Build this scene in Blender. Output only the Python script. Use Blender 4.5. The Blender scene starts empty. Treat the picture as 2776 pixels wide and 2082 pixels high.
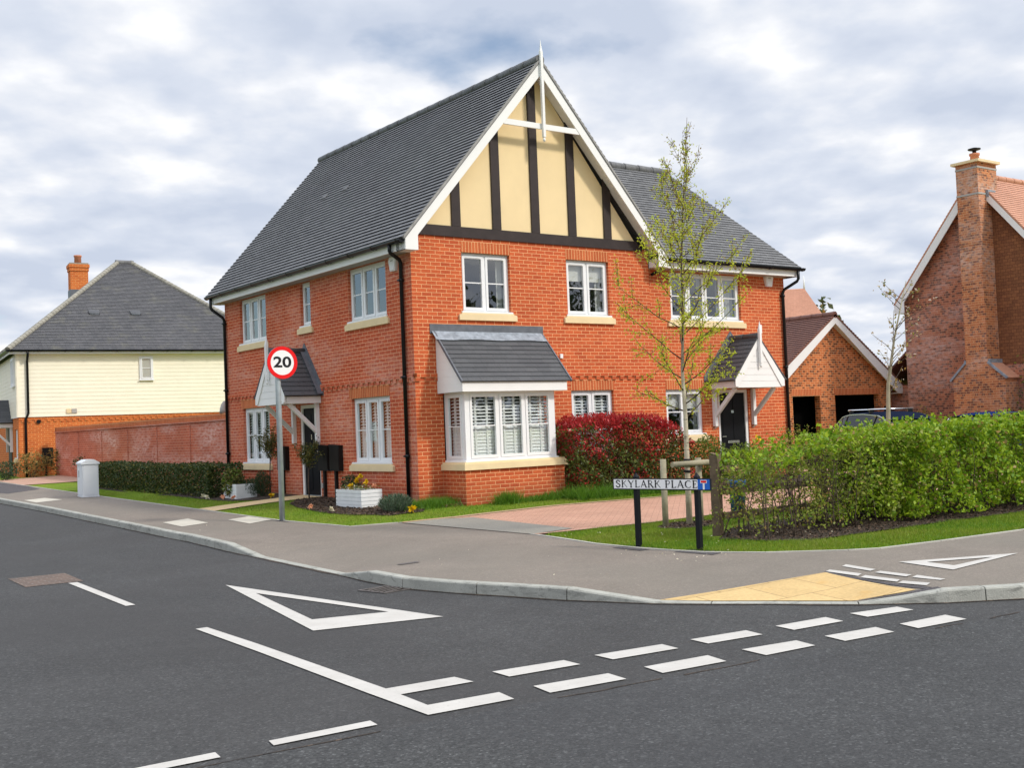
import bpy, math, random
import numpy as np
from mathutils import Vector, Matrix

random.seed(7)
RNG = np.random.default_rng(7)
S = bpy.context.scene
COL = S.collection
R = math.radians

# ------------------------------------------------------------------ camera
cam_d = bpy.data.cameras.new("camera")
cam = bpy.data.objects.new("camera", cam_d)
COL.objects.link(cam)
CAM = Vector((-11.526, -18.971, 1.350))
yaw, pitch, roll = 0.6292, 0.0385, -0.0393
fwd = Vector((math.sin(yaw) * math.cos(pitch), math.cos(yaw) * math.cos(pitch), math.sin(pitch)))
rgt0 = Vector((math.cos(yaw), -math.sin(yaw), 0))
up0 = rgt0.cross(fwd)
rgt = math.cos(roll) * rgt0 + math.sin(roll) * up0
upv = -math.sin(roll) * rgt0 + math.cos(roll) * up0
cam.matrix_world = Matrix((
    (rgt.x, upv.x, -fwd.x, CAM.x), (rgt.y, upv.y, -fwd.y, CAM.y),
    (rgt.z, upv.z, -fwd.z, CAM.z), (0, 0, 0, 1)))
cam_d.sensor_width = 36.0
cam_d.lens = 3147.7 / 2776 * 36.0
cam_d.clip_end = 3000
S.camera = cam

# ------------------------------------------------------------------ light
SUN_DIR = Vector((0.42, -0.80, 0.80)).normalized()
sun_d = bpy.data.lights.new("sun", 'SUN')
sun_d.energy = 2.1
sun_d.angle = R(7)
sun_d.color = (1.0, 0.93, 0.82)
sun = bpy.data.objects.new("sun", sun_d)
COL.objects.link(sun)
sun.rotation_euler = SUN_DIR.to_track_quat('Z', 'Y').to_euler()

S.view_settings.view_transform = 'Standard'
S.view_settings.look = 'None'
S.view_settings.gamma = 1
S.view_settings.exposure = 0.38
S.view_settings.use_curve_mapping = False


class NT:
    """tiny node-tree writer"""
    def __init__(s, tree):
        s.t = tree
        tree.nodes.clear()

    def n(s, typ, inp=None, **props):
        nd = s.t.nodes.new(typ)
        for k, v in props.items():
            setattr(nd, k, v)
        for k, v in (inp or {}).items():
            sock = nd.inputs[k]
            if isinstance(v, bpy.types.NodeSocket):
                s.t.links.new(v, sock)
            else:
                sock.default_value = v
        return nd

    def math(s, op, a, b=0.0, c=0.0):
        return s.n('ShaderNodeMath', {0: a, 1: b, 2: c}, operation=op).outputs[0]

    def mix(s, fac, a, b, mode='MIX'):
        nd = s.n('ShaderNodeMix', data_type='RGBA', blend_type=mode)
        for k, v in ((0, fac), (6, a), (7, b)):
            if isinstance(v, bpy.types.NodeSocket):
                s.t.links.new(v, nd.inputs[k])
            else:
                nd.inputs[k].default_value = v
        return nd.outputs[2]

    def ramp(s, fac, *stops):
        nd = s.n('ShaderNodeValToRGB', {0: fac})
        el = nd.color_ramp.elements
        while len(el) < len(stops):
            el.new(0.5)
        for e, (p, c) in zip(el, stops):
            e.position = p
            e.color = c if len(c) == 4 else (*c, 1)
        return nd.outputs[0]

    def remap(s, v, a, b, c=0.0, d=1.0):
        return s.n('ShaderNodeMapRange', {0: v, 1: a, 2: b, 3: c, 4: d}, clamp=True).outputs[0]

    def noise(s, vec, scale, detail=3, rough=0.5, dist=0.0):
        return s.n('ShaderNodeTexNoise', {'Vector': vec, 'Scale': scale, 'Detail': detail, 'Roughness': rough,
                                          'Distortion': dist}).outputs[0]


# ------------------------------------------------------------------ sky
world = bpy.data.worlds.new("World")
S.world = world
world.use_nodes = True
W = NT(world.node_tree)
sky = W.n('ShaderNodeTexSky', sky_type='NISHITA', sun_disc=False,
          sun_elevation=math.asin(SUN_DIR.z), sun_rotation=math.atan2(SUN_DIR.x, SUN_DIR.y))
bg1 = W.n('ShaderNodeBackground', {'Color': sky.outputs[0], 'Strength': 0.11})
tc = W.n('ShaderNodeTexCoord').outputs['Generated']
sp = W.n('ShaderNodeSeparateXYZ', {0: tc})
zz = W.math('ADD', W.math('MAXIMUM', sp.outputs[2], 0.0), 0.20)
px = W.math('DIVIDE', sp.outputs[0], zz)
py = W.math('DIVIDE', sp.outputs[1], zz)
# turn the cloud plane so the bands lie across the view
ca, sa = math.cos(yaw), math.sin(yaw)
qx = W.math('SUBTRACT', W.math('MULTIPLY', px, ca), W.math('MULTIPLY', py, sa))
qy = W.math('ADD', W.math('MULTIPLY', px, sa), W.math('MULTIPLY', py, ca))
pv = W.n('ShaderNodeCombineXYZ', {0: W.math('MULTIPLY', qx, 1.25), 1: W.math('MULTIPLY', qy, 1.15), 2: 3.7}).outputs[0]
big = W.noise(pv, 0.6, 2, 0.5)
n1 = W.noise(pv, 2.0, 10, 0.50, 0.0)
pv2 = W.n('ShaderNodeVectorMath', {0: pv, 1: (0.05, -0.11, 0.04)}, operation='ADD').outputs[0]
n2 = W.noise(pv2, 2.0, 4, 0.45, 0.0)
cov = W.math('ADD', n1, W.math('MULTIPLY', W.math('SUBTRACT', big, 0.5), 0.5))
# the cloud breaks up towards the north-west, out of view: blue sky that the side windows mirror
nw = W.n('ShaderNodeVectorMath', {0: tc, 1: (-0.475, 0.862, 0.17)}, operation='DOT_PRODUCT').outputs['Value']
gapw = W.math('MULTIPLY', W.remap(nw, 0.80, 0.93), 0.34)
mask = W.remap(W.math('SUBTRACT', cov, gapw), 0.17, 0.34)
edge = W.math('SUBTRACT', n1, n2)
lit = W.remap(edge, -0.20, 0.20)
lit2 = W.remap(cov, 0.38, 0.72)
shade = W.math('ADD', W.math('MULTIPLY', lit, 0.72), W.math('MULTIPLY', lit2, 0.28))
cloud = W.ramp(shade, (0.18, (0.50, 0.555, 0.665)), (0.42, (0.60, 0.645, 0.735)), (0.58, (0.71, 0.735, 0.79)), (0.78, (0.90, 0.90, 0.91)))
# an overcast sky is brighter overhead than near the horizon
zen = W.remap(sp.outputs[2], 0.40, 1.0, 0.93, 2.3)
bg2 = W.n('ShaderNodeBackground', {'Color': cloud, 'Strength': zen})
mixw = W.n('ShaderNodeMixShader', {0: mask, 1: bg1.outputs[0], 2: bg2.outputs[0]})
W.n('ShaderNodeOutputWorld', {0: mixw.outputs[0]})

# ------------------------------------------------------------------ materials
MATS = {}


def newmat(name):
    m = bpy.data.materials.new(name)
    m.use_nodes = True
    MATS[name] = m
    return m, NT(m.node_tree)


def finish(t, color, rough=0.7, bump=None, bstr=0.3, bdist=0.01, spec=0.35, metal=0.0, **kw):
    inp = {'Base Color': color, 'Roughness': rough, 'Specular IOR Level': spec, 'Metallic': metal}
    inp.update(kw)
    p = t.n('ShaderNodeBsdfPrincipled', inp)
    if bump is not None:
        b = t.n('ShaderNodeBump', {'Height': bump, 'Strength': bstr, 'Distance': bdist})
        t.t.links.new(b.outputs[0], p.inputs['Normal'])
    t.n('ShaderNodeOutputMaterial', {0: p.outputs[0]})
    return p


def c4(c):
    return (*c, 1.0)


def plain(name, col, rough=0.6, var=0.12, scale=6.0, bump=0.15, bscale=40.0, spec=0.35, metal=0.0, fine=0.0):
    """a paint, stone or metal with uneven tone and a slight surface grain"""
    m, t = newmat(name)
    v = t.n('ShaderNodeTexCoord').outputs['Object']
    a = t.noise(v, scale, 5, 0.6)
    f = t.remap(a, 0.3, 0.7, 1 - var, 1 + var)
    if fine:
        b = t.noise(v, bscale * 2, 2, 0.6)
        f = t.math('MULTIPLY', f, t.remap(b, 0.3, 0.7, 1 - fine, 1 + fine))
    colr = t.n('ShaderNodeVectorMath', {0: col, 3: f}, operation='SCALE')
    finish(t, colr.outputs[0], rough, t.noise(v, bscale, 4, 0.6), bump, 0.01, spec, metal)
    return m


def brick(name, c1, c2, mortar, var=0.25, bias=0.0, efflo=0.0, dark=None, msize=0.0058, bw=0.225, rh=0.075, effc=(0.62, 0.5, 0.45), offs=0.5):
    m, t = newmat(name)
    uv = t.n('ShaderNodeUVMap').outputs[0]
    wob = t.n('ShaderNodeVectorMath', {0: t.n('ShaderNodeTexNoise', {'Vector': uv, 'Scale': 11.0, 'Detail': 2.0}).outputs['Color'],
                                       3: 0.006}, operation='SCALE').outputs[0]
    vec = t.n('ShaderNodeVectorMath', {0: uv, 1: wob}, operation='ADD').outputs[0]
    bt = t.n('ShaderNodeTexBrick', {'Vector': vec, 'Color1': c4(c1), 'Color2': c4(c2), 'Mortar': c4(mortar), 'Scale': 1.0,
                                    'Mortar Size': msize, 'Mortar Smooth': 0.25, 'Bias': bias, 'Brick Width': bw,
                                    'Row Height': rh})
    bt.offset = offs
    col = bt.outputs[0]
    isb = t.math('SUBTRACT', 1.0, bt.outputs[1])
    if dark is not None:
        bt2 = t.n('ShaderNodeTexBrick', {'Vector': vec, 'Color1': (0, 0, 0, 1), 'Color2': (1, 1, 1, 1), 'Mortar': (0, 0, 0, 1),
                                         'Scale': 1.0, 'Mortar Size': msize, 'Mortar Smooth': 0.1, 'Brick Width': bw * 0.5,
                                         'Row Height': rh})
        bt2.offset = 0.5
        dm = t.math('MULTIPLY', t.remap(bt2.outputs[0], 0.60, 0.70), isb)
        col = t.mix(t.math('MULTIPLY', dm, 0.85), col, c4(dark))
    big = t.noise(uv, 0.9, 4, 0.6)
    fine = t.noise(uv, 34, 4, 0.65)
    f = t.math('MULTIPLY', t.remap(big, 0.3, 0.7, 1 - var * 0.35, 1 + var * 0.35), t.remap(fine, 0.25, 0.75, 1 - var, 1 + var))
    col = t.n('ShaderNodeVectorMath', {0: col, 3: f}, operation='SCALE').outputs[0]
    if efflo:
        st = t.n('ShaderNodeMapping', {0: uv, 3: (0.45, 1.2, 1.0)}).outputs[0]
        e1 = t.remap(t.noise(st, 0.8, 4, 0.6, 0.4), 0.44, 0.62)
        e2 = t.remap(t.noise(t.n('ShaderNodeMapping', {0: uv, 3: (5, 13.3, 1)}).outputs[0], 1.0, 3, 0.6), 0.35, 0.62)
        em = t.math('MULTIPLY', t.math('MULTIPLY', e1, e2), efflo)
        col = t.mix(em, col, c4(effc))
    sx_ = t.n('ShaderNodeSeparateXYZ', {0: uv})
    wet = t.math('MULTIPLY', t.remap(t.math('ADD', sx_.outputs[1], t.math('MULTIPLY', t.math('SUBTRACT', t.noise(uv, 2.2, 4, 0.6), 0.5), 0.5)), 0.05, 0.42, 0.30, 0.0), 1.0)
    col = t.mix(wet, col, (0.10, 0.05, 0.03, 1))
    hgt = t.math('ADD', isb, t.math('MULTIPLY', fine, 0.35))
    finish(t, col, 0.88, hgt, 0.55, 0.008, 0.2)
    return m


BRICK = brick("front brick", (0.575, 0.124, 0.043), (0.45, 0.084, 0.031), (0.78, 0.44, 0.22), 0.22)
BRICKW = brick("weathered brick", (0.55, 0.115, 0.048), (0.44, 0.080, 0.036), (0.78, 0.42, 0.25), 0.25, efflo=0.55, effc=(0.68, 0.40, 0.31))
BRICKL = brick("orange brick", (0.62, 0.165, 0.040), (0.50, 0.115, 0.030), (0.80, 0.42, 0.16), 0.25)
BRICKG = brick("garage brick", (0.60, 0.185, 0.060), (0.48, 0.130, 0.042), (0.76, 0.48, 0.26), 0.25, dark=(0.13, 0.045, 0.025))
BRICKR = brick("brown brick", (0.44, 0.165, 0.092), (0.33, 0.118, 0.072), (0.52, 0.30, 0.19), 0.3, efflo=0.8, dark=(0.11, 0.055, 0.045),
               effc=(0.58, 0.38, 0.33))
BRICKS = brick("stack brick", (0.54, 0.20, 0.085), (0.42, 0.145, 0.065), (0.68, 0.42, 0.22), 0.3, efflo=0.7, dark=(0.16, 0.065, 0.05),
               effc=(0.66, 0.48, 0.40))
BRICKWALL = brick("garden wall brick", (0.54, 0.140, 0.075), (0.44, 0.105, 0.058), (0.60, 0.32, 0.21), 0.25, efflo=0.95,
                  effc=(0.72, 0.42, 0.35))
SOLDIER = brick("soldier brick", (0.54, 0.140, 0.050), (0.42, 0.095, 0.034), (0.80, 0.47, 0.23), 0.22, offs=0.0)
TILEHUNG = brick("hung tiles", (0.26, 0.110, 0.050), (0.18, 0.075, 0.038), (0.05, 0.022, 0.014), 0.4, msize=0.004, bw=0.165, rh=0.1)


def tile_mat(name, c1, c2, var=0.3, lich=0.0, bw=0.165, gap=(0.02, 0.02, 0.022)):
    m, t = newmat(name)
    uv = t.n('ShaderNodeUVMap').outputs[0]
    bt = t.n('ShaderNodeTexBrick', {'Vector': uv, 'Color1': c4(c1), 'Color2': c4(c2), 'Mortar': c4(gap), 'Scale': 1.0,
                                    'Mortar Size': 0.0022, 'Mortar Smooth': 0.1, 'Brick Width': bw, 'Row Height': 1.0})
    col = bt.outputs[0]
    obj = t.n('ShaderNodeTexCoord').outputs['Object']
    a = t.noise(obj, 0.7, 4, 0.6)
    b = t.noise(obj, 25, 3, 0.6)
    f = t.math('MULTIPLY', t.remap(a, 0.3, 0.7, 1 - var * 0.5, 1 + var * 0.5), t.remap(b, 0.3, 0.7, 1 - var, 1 + var))
    col = t.n('ShaderNodeVectorMath', {0: col, 3: f}, operation='SCALE').outputs[0]
    if lich:
        l = t.math('MULTIPLY', t.remap(t.noise(obj, 1.3, 5, 0.7), 0.55, 0.75), lich)
        col = t.mix(l, col, (0.20, 0.19, 0.13, 1))
    finish(t, col, 0.62, b, 0.25, 0.006, 0.4)
    return m


SLATE = tile_mat("slate grey tile", (0.152, 0.153, 0.157), (0.108, 0.109, 0.114), 0.18)
SLATE2 = tile_mat("dark grey tile", (0.080, 0.083, 0.090), (0.062, 0.065, 0.072), 0.15, bw=0.30)
SLATEL = tile_mat("weathered grey tile", (0.105, 0.103, 0.108), (0.075, 0.075, 0.080), 0.22, 0.5)
CLAY = tile_mat("red clay tile", (0.56, 0.275, 0.175), (0.50, 0.24, 0.15), 0.12, gap=(0.34, 0.15, 0.09))
CLAYD = tile_mat("brown clay tile", (0.20, 0.088, 0.062), (0.16, 0.068, 0.050), 0.25, gap=(0.06, 0.03, 0.02))

WHITE = plain("white paint", (0.80, 0.80, 0.79), 0.45, 0.03, 2.0, 0.05, 30)
UPVC = plain("white plastic", (0.80, 0.81, 0.82), 0.28, 0.02, 2.0, 0.02, 30, 0.5)
CREAM = plain("cream render", (0.80, 0.63, 0.365), 0.85, 0.05, 1.2, 0.25, 90)
STONE = plain("cream cast stone", (0.76, 0.61, 0.37), 0.8, 0.07, 3.0, 0.2, 60)
TIMBER = plain("dark brown timber", (0.030, 0.020, 0.019), 0.55, 0.25, 4.0, 0.3, 25)
BLACKP = plain("black plastic", (0.006, 0.007, 0.009), 0.35, 0.15, 3.0, 0.05, 30, 0.3)
BLACKD = plain("black door paint", (0.006, 0.007, 0.009), 0.5, 0.1, 2.0, 0.04, 30, 0.15)
METER = plain("dark brown plastic", (0.012, 0.010, 0.009), 0.5, 0.2, 5.0, 0.1, 30, 0.2)
LEAD = plain("lead sheet", (0.115, 0.125, 0.145), 0.5, 0.25, 5.0, 0.3, 14)
LEADL = plain("bright lead", (0.26, 0.29, 0.33), 0.45, 0.35, 9.0, 0.3, 18)
SOFFIT = plain("grey soffit", (0.40, 0.385, 0.36), 0.7, 0.06, 3.0, 0.1, 40)
MORTAR = plain("ridge mortar", (0.27, 0.255, 0.215), 0.9, 0.25, 6.0, 0.4, 40)
VERGE = plain("verge mortar", (0.30, 0.295, 0.285), 0.9, 0.2, 9.0, 0.5, 50)
GALV = plain("galvanised steel", (0.42, 0.47, 0.50), 0.42, 0.15, 6.0, 0.1, 40, 0.5, 0.35)
CABINET = plain("cabinet grey white", (0.66, 0.69, 0.72), 0.5, 0.05, 2.0, 0.06, 60)
PLANTER = plain("white planter boards", (0.74, 0.76, 0.76), 0.6, 0.06, 5.0, 0.15, 30)
PAVSLAB = plain("pale concrete slab", (0.47, 0.44, 0.37), 0.9, 0.08, 4.0, 0.3, 80, fine=0.06)
def kerb_mat():
    m, t = newmat("kerb concrete")
    v = t.n('ShaderNodeTexCoord').outputs['Object']
    a = t.remap(t.noise(v, 2.3, 5, 0.65), 0.3, 0.7, 0.80, 1.12)
    f = t.remap(t.noise(v, 90, 3, 0.6), 0.3, 0.7, 0.88, 1.12)
    c = t.n('ShaderNodeVectorMath', {0: (0.355, 0.355, 0.315), 3: t.math('MULTIPLY', a, f)}, operation='SCALE').outputs[0]
    st = t.remap(t.noise(t.n('ShaderNodeMapping', {0: v, 3: (1, 1, 3.0)}).outputs[0], 4.5, 5, 0.7, 0.8), 0.52, 0.66)
    c = t.mix(t.math('MULTIPLY', st, 0.6), c, (0.115, 0.115, 0.105, 1))
    finish(t, c, 0.9, t.noise(v, 70, 4), 0.5, 0.01, 0.25)
    return m


KERB = kerb_mat()
EDGING = plain("edging concrete", (0.40, 0.385, 0.34), 0.9, 0.15, 3.0, 0.3, 60)
GRATE = plain("cast iron", (0.125, 0.112, 0.105), 0.7, 0.3, 20, 0.4, 60, 0.4, 0.3)
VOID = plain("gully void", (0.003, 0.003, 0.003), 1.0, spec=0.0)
WOODW = plain("weathered wood", (0.30, 0.27, 0.185), 0.85, 0.25, 7.0, 0.4, 30)
WOODP = plain("old fence wood", (0.13, 0.092, 0.060), 0.9, 0.35, 8.0, 0.5, 30)
WOODF = plain("pale fence board", (0.56, 0.43, 0.26), 0.85, 0.15, 4.0, 0.3, 30)
BARK = plain("twig bark", (0.085, 0.062, 0.045), 0.9, 0.3, 20.0, 0.4, 60)
RUBBER = plain("rubber", (0.012, 0.012, 0.013), 0.8)
RIM = plain("alloy rim", (0.45, 0.46, 0.47), 0.35, 0.05, 3, 0.02, 30, 0.5, 0.8)
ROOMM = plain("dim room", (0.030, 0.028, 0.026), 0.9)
BLIND = plain("roller blind", (0.62, 0.61, 0.57), 0.9, 0.05, 3.0)
SLAT = plain("shutter white", (0.82, 0.83, 0.83), 0.5, 0.04, 3.0)
CURTAIN = plain("grey curtain", (0.42, 0.42, 0.40), 0.9, 0.12, 3.0)
TERRA = plain("terracotta pot", (0.52, 0.20, 0.11), 0.8, 0.1, 8)
BOARD = plain("cream weatherboard", (0.89, 0.84, 0.68), 0.55, 0.03, 2.0, 0.06, 30)
SIGNW = plain("sign white", (0.82, 0.82, 0.82), 0.35, 0.02)
SIGNR = plain("sign red", (0.75, 0.006, 0.008), 0.35, 0.03)
SIGNB = plain("sign blue", (0.012, 0.12, 0.52), 0.35, 0.03)
SIGNK = plain("sign black", (0.008, 0.008, 0.010), 0.4, 0.05)
POSTK = plain("black post", (0.005, 0.006, 0.009), 0.5, 0.2, 12, 0.1, 40, 0.25)
BLUEPOT = plain("blue plastic", (0.015, 0.09, 0.26), 0.4)
NAVY = plain("navy car paint", (0.012, 0.017, 0.036), 0.45, 0.05, 2, 0.0, 30, 0.0)
BLUEC = plain("blue car paint", (0.010, 0.026, 0.11), 0.45, 0.05, 2, 0.0, 30, 0.0)
CHROME = plain("bright trim", (0.62, 0.63, 0.65), 0.2, 0.02, 2, 0.0, 30, 0.5, 0.9)
CARGLASS = plain("car glass", (0.006, 0.009, 0.010), 0.05, 0.05, 2, 0.0, 30, 0.4)
LAMPRED = plain("tail lamp", (0.25, 0.01, 0.012), 0.2)


def glass_mat():
    m, t = newmat("window glass")
    # double glazing: about a fifth reflected head-on, more at a glance, the same from both sides
    fa = t.n('ShaderNodeLayerWeight', {'Blend': 0.5}).outputs['Facing']
    fr = t.math('ADD', 0.17, t.math('MULTIPLY', t.math('POWER', fa, 4.0), 0.83))
    v = t.n('ShaderNodeTexCoord').outputs['Object']
    b = t.n('ShaderNodeBump', {'Height': t.noise(v, 1.3, 2), 'Strength': 0.04, 'Distance': 0.05}).outputs[0]
    g = t.n('ShaderNodeBsdfGlossy', {'Color': (0.96, 0.98, 1, 1), 'Roughness': 0.01, 'Normal': b}).outputs[0]
    tr = t.n('ShaderNodeBsdfTransparent', {'Color': (0.92, 0.95, 0.94, 1)}).outputs[0]
    t.n('ShaderNodeOutputMaterial', {0: t.n('ShaderNodeMixShader', {0: fr, 1: tr, 2: g}).outputs[0]})
    return m


GLASS = glass_mat()


def asphalt(name, col, speck=0.35, patch=0.14, warm=None, scale=1.0):
    m, t = newmat(name)
    v = t.n('ShaderNodeTexCoord').outputs['Object']
    vo = t.n('ShaderNodeTexVoronoi', {'Vector': v, 'Scale': 75.0 * scale}).outputs['Color']
    sv = t.n('ShaderNodeSeparateColor', {0: vo}).outputs[0]
    sp_ = t.ramp(sv, (0.0, (1 - speck,) * 3), (0.55, (1.0,) * 3), (0.90, (1 + speck * 0.6,) * 3), (1.0, (1 + speck * 3.2,) * 3))
    gr = t.remap(t.noise(v, 240, 3, 0.7), 0.3, 0.7, 1 - speck * 0.6, 1 + speck * 0.6)
    pa = t.remap(t.noise(v, 0.55, 5, 0.62, 0.6), 0.3, 0.7, 1 - patch, 1 + patch)
    st = t.remap(t.noise(v, 3.1, 4, 0.65), 0.35, 0.8, 1.0, 1 - patch)
    md = t.remap(t.noise(v, 14, 5, 0.75), 0.32, 0.68, 1 - speck * 0.45, 1 + speck * 0.45)
    f = t.math('MULTIPLY', t.math('MULTIPLY', t.math('MULTIPLY', gr, md), pa), st)
    c = t.n('ShaderNodeVectorMath', {0: c4(col)[:3], 3: f}, operation='SCALE').outputs[0]
    c = t.mix(1.0, c, sp_, 'MULTIPLY')
    if warm:
        wm = t.remap(t.noise(v, 0.33, 3, 0.5), 0.4, 0.65)
        c = t.mix(t.math('MULTIPLY', wm, 0.5), c, c4(warm), 'MIX')
    # small black cracks and chips
    cr = t.remap(t.noise(t.n('ShaderNodeMapping', {0: v, 3: (1.4, 4.5, 1)}).outputs[0], 2.2, 3, 0.6), 0.755, 0.80)
    c = t.mix(t.math('MULTIPLY', cr, 0.6), c, (0.012, 0.012, 0.013, 1))
    finish(t, c, 0.85, t.math('ADD', sv, gr), 0.45, 0.004, 0.3)
    return m


ROADM = asphalt("road asphalt", (0.050, 0.050, 0.0495), 0.34, 0.15, (0.046, 0.044, 0.043))
ROADN = asphalt("main road asphalt", (0.051, 0.052, 0.0515), 0.44, 0.15, (0.047, 0.047, 0.050))
PAVEM = asphalt("pavement asphalt", (0.195, 0.166, 0.138), 0.13, 0.12, (0.165, 0.150, 0.124))
PATCHM = asphalt("fresh asphalt", (0.075, 0.068, 0.070), 0.2, 0.08)
APRONM = asphalt("apron asphalt", (0.235, 0.222, 0.190), 0.10, 0.06)
PATHM = asphalt("path stone", (0.60, 0.44, 0.24), 0.10, 0.08)
PINKM = asphalt("pink paving", (0.42, 0.26, 0.19), 0.10, 0.08)
SOIL = asphalt("dark soil", (0.045, 0.032, 0.023), 0.5, 0.3, scale=0.4)


def paint_mat():
    m, t = newmat("road paint")
    v = t.n('ShaderNodeTexCoord').outputs['Object']
    a = t.noise(v, 4, 4, 0.6)
    w = t.remap(t.noise(v, 30, 5, 0.78), 0.57, 0.72)
    c = t.mix(t.remap(a, 0.3, 0.7), (0.44, 0.42, 0.385, 1), (0.51, 0.49, 0.455, 1))
    c = t.mix(t.math('MULTIPLY', w, 0.6), c, (0.22, 0.21, 0.20, 1))
    finish(t, c, 0.75, t.noise(v, 120, 2), 0.3, 0.003, 0.3)
    return m


PAINT = paint_mat()


def paver_mat(name, c1, c2, gap, bw, rh, ms, rot=0.0, stain=None):
    m, t = newmat(name)
    v = t.n('ShaderNodeMapping', {0: t.n('ShaderNodeTexCoord').outputs['Object'], 2: (0, 0, rot)}).outputs[0]
    bt = t.n('ShaderNodeTexBrick', {'Vector': v, 'Color1': c4(c1), 'Color2': c4(c2), 'Mortar': c4(gap), 'Scale': 1.0,
                                    'Mortar Size': ms, 'Mortar Smooth': 0.2, 'Brick Width': bw, 'Row Height': rh})
    f = t.math('MULTIPLY', t.remap(t.noise(v, 1.1, 4, 0.6), 0.3, 0.7, 0.9, 1.1), t.remap(t.noise(v, 30, 3, 0.6), 0.3, 0.7, 0.88, 1.12))
    c = t.n('ShaderNodeVectorMath', {0: bt.outputs[0], 3: f}, operation='SCALE').outputs[0]
    if stain:
        s1 = t.remap(t.noise(v, 1.6, 3, 0.5), 0.60, 0.72)
        c = t.mix(t.math('MULTIPLY', s1, 0.55), c, c4(stain))
    finish(t, c, 0.85, t.math('SUBTRACT', 1.0, bt.outputs[1]), 0.4, 0.006, 0.25)
    return m


PAVERS = paver_mat("block paving", (0.47, 0.275, 0.195), (0.42, 0.235, 0.165), (0.20, 0.11, 0.08), 0.20, 0.10, 0.0042, R(45))
TACTILE = paver_mat("buff tactile slab", (0.56, 0.40, 0.185), (0.51, 0.355, 0.160), (0.22, 0.145, 0.07), 0.60, 0.60, 0.005, R(8), (0.50, 0.27, 0.06))
ROADBRICK = paver_mat("road brick patch", (0.135, 0.092, 0.072), (0.095, 0.070, 0.058), (0.20, 0.175, 0.15), 0.20, 0.10, 0.006)


def lawn_mat():
    m, t = newmat("mown grass")
    v = t.n('ShaderNodeTexCoord').outputs['Object']
    a = t.noise(v, 1.2, 5, 0.65)
    b = t.noise(v, 22, 5, 0.7)
    c = t.ramp(b, (0.25, (0.055, 0.100, 0.008)), (0.5, (0.135, 0.220, 0.014)), (0.75, (0.235, 0.320, 0.028)))
    c = t.mix(t.math('MULTIPLY', t.remap(a, 0.45, 0.75), 0.5), c, (0.26, 0.25, 0.045, 1))
    finish(t, c, 0.9, t.noise(v, 60, 4, 0.7), 0.8, 0.03, 0.15)
    return m


LAWN = lawn_mat()


def leaf_mat(name, c1, c2, trans=0.35, rough=0.5):
    m, t = newmat(name)
    info = t.n('ShaderNodeNewGeometry')
    r = info.outputs['Random Per Island']
    c = t.mix(r, c4(c1), c4(c2))
    d = t.n('ShaderNodeBsdfPrincipled', {'Base Color': c, 'Roughness': rough, 'Specular IOR Level': 0.3}).outputs[0]
    tr = t.n('ShaderNodeBsdfTranslucent', {'Color': c}).outputs[0]
    t.n('ShaderNodeOutputMaterial', {0: t.n('ShaderNodeMixShader', {0: trans, 1: d, 2: tr}).outputs[0]})
    return m


L_BIRCH = leaf_mat("birch leaf", (0.66, 0.64, 0.05), (0.42, 0.54, 0.035), 0.5)
L_TWIGS = leaf_mat("bronze catkin", (0.30, 0.19, 0.06), (0.36, 0.28, 0.08), 0.3)
L_HEDGE = leaf_mat("hornbeam leaf", (0.36, 0.48, 0.022), (0.12, 0.25, 0.016), 0.35)
L_OLIVE = leaf_mat("thin hedge leaf", (0.30, 0.33, 0.050), (0.18, 0.22, 0.035), 0.35)
L_DARK = leaf_mat("dark hedge leaf", (0.060, 0.090, 0.020), (0.030, 0.055, 0.014), 0.2)
L_RED = leaf_mat("red photinia leaf", (0.58, 0.040, 0.045), (0.30, 0.028, 0.026), 0.3, 0.35)
L_PHOT = leaf_mat("green photinia leaf", (0.13, 0.165, 0.028), (0.055, 0.070, 0.018), 0.2, 0.35)
L_SHRUB = leaf_mat("bright shrub leaf", (0.20, 0.27, 0.035), (0.10, 0.17, 0.025), 0.3)
L_BAY = leaf_mat("bay leaf", (0.22, 0.19, 0.045), (0.12, 0.11, 0.030), 0.25)
L_ROSE = leaf_mat("rosemary leaf", (0.050, 0.095, 0.045), (0.030, 0.060, 0.028), 0.2)
L_LAV = leaf_mat("lavender leaf", (0.14, 0.19, 0.13), (0.08, 0.12, 0.07), 0.2)
L_GOLD = leaf_mat("straw leaf", (0.38, 0.25, 0.07), (0.26, 0.19, 0.06), 0.3)
L_GRASS = leaf_mat("grass blade", (0.250, 0.350, 0.022), (0.120, 0.215, 0.014), 0.35)
L_LONG = leaf_mat("long grass blade", (0.150, 0.300, 0.022), (0.070, 0.170, 0.016), 0.35)
L_PINE = leaf_mat("distant leaf", (0.10, 0.115, 0.045), (0.05, 0.065, 0.035), 0.2)
L_BLOSS = leaf_mat("pale blossom", (0.72, 0.62, 0.52), (0.50, 0.42, 0.22), 0.3)
L_CHIP = leaf_mat("bark chip", (0.13, 0.085, 0.055), (0.05, 0.035, 0.026), 0.0, 0.9)
L_TWIGF = leaf_mat("bare twig", (0.13, 0.10, 0.07), (0.08, 0.06, 0.045), 0.0, 0.9)
P_YEL = leaf_mat("yellow petal", (0.85, 0.60, 0.010), (0.80, 0.50, 0.010), 0.25)
P_WHITE = leaf_mat("cream petal", (0.80, 0.74, 0.55), (0.75, 0.68, 0.50), 0.25)
P_PEACH = leaf_mat("peach petal", (0.80, 0.42, 0.26), (0.80, 0.36, 0.20), 0.25)


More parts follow.
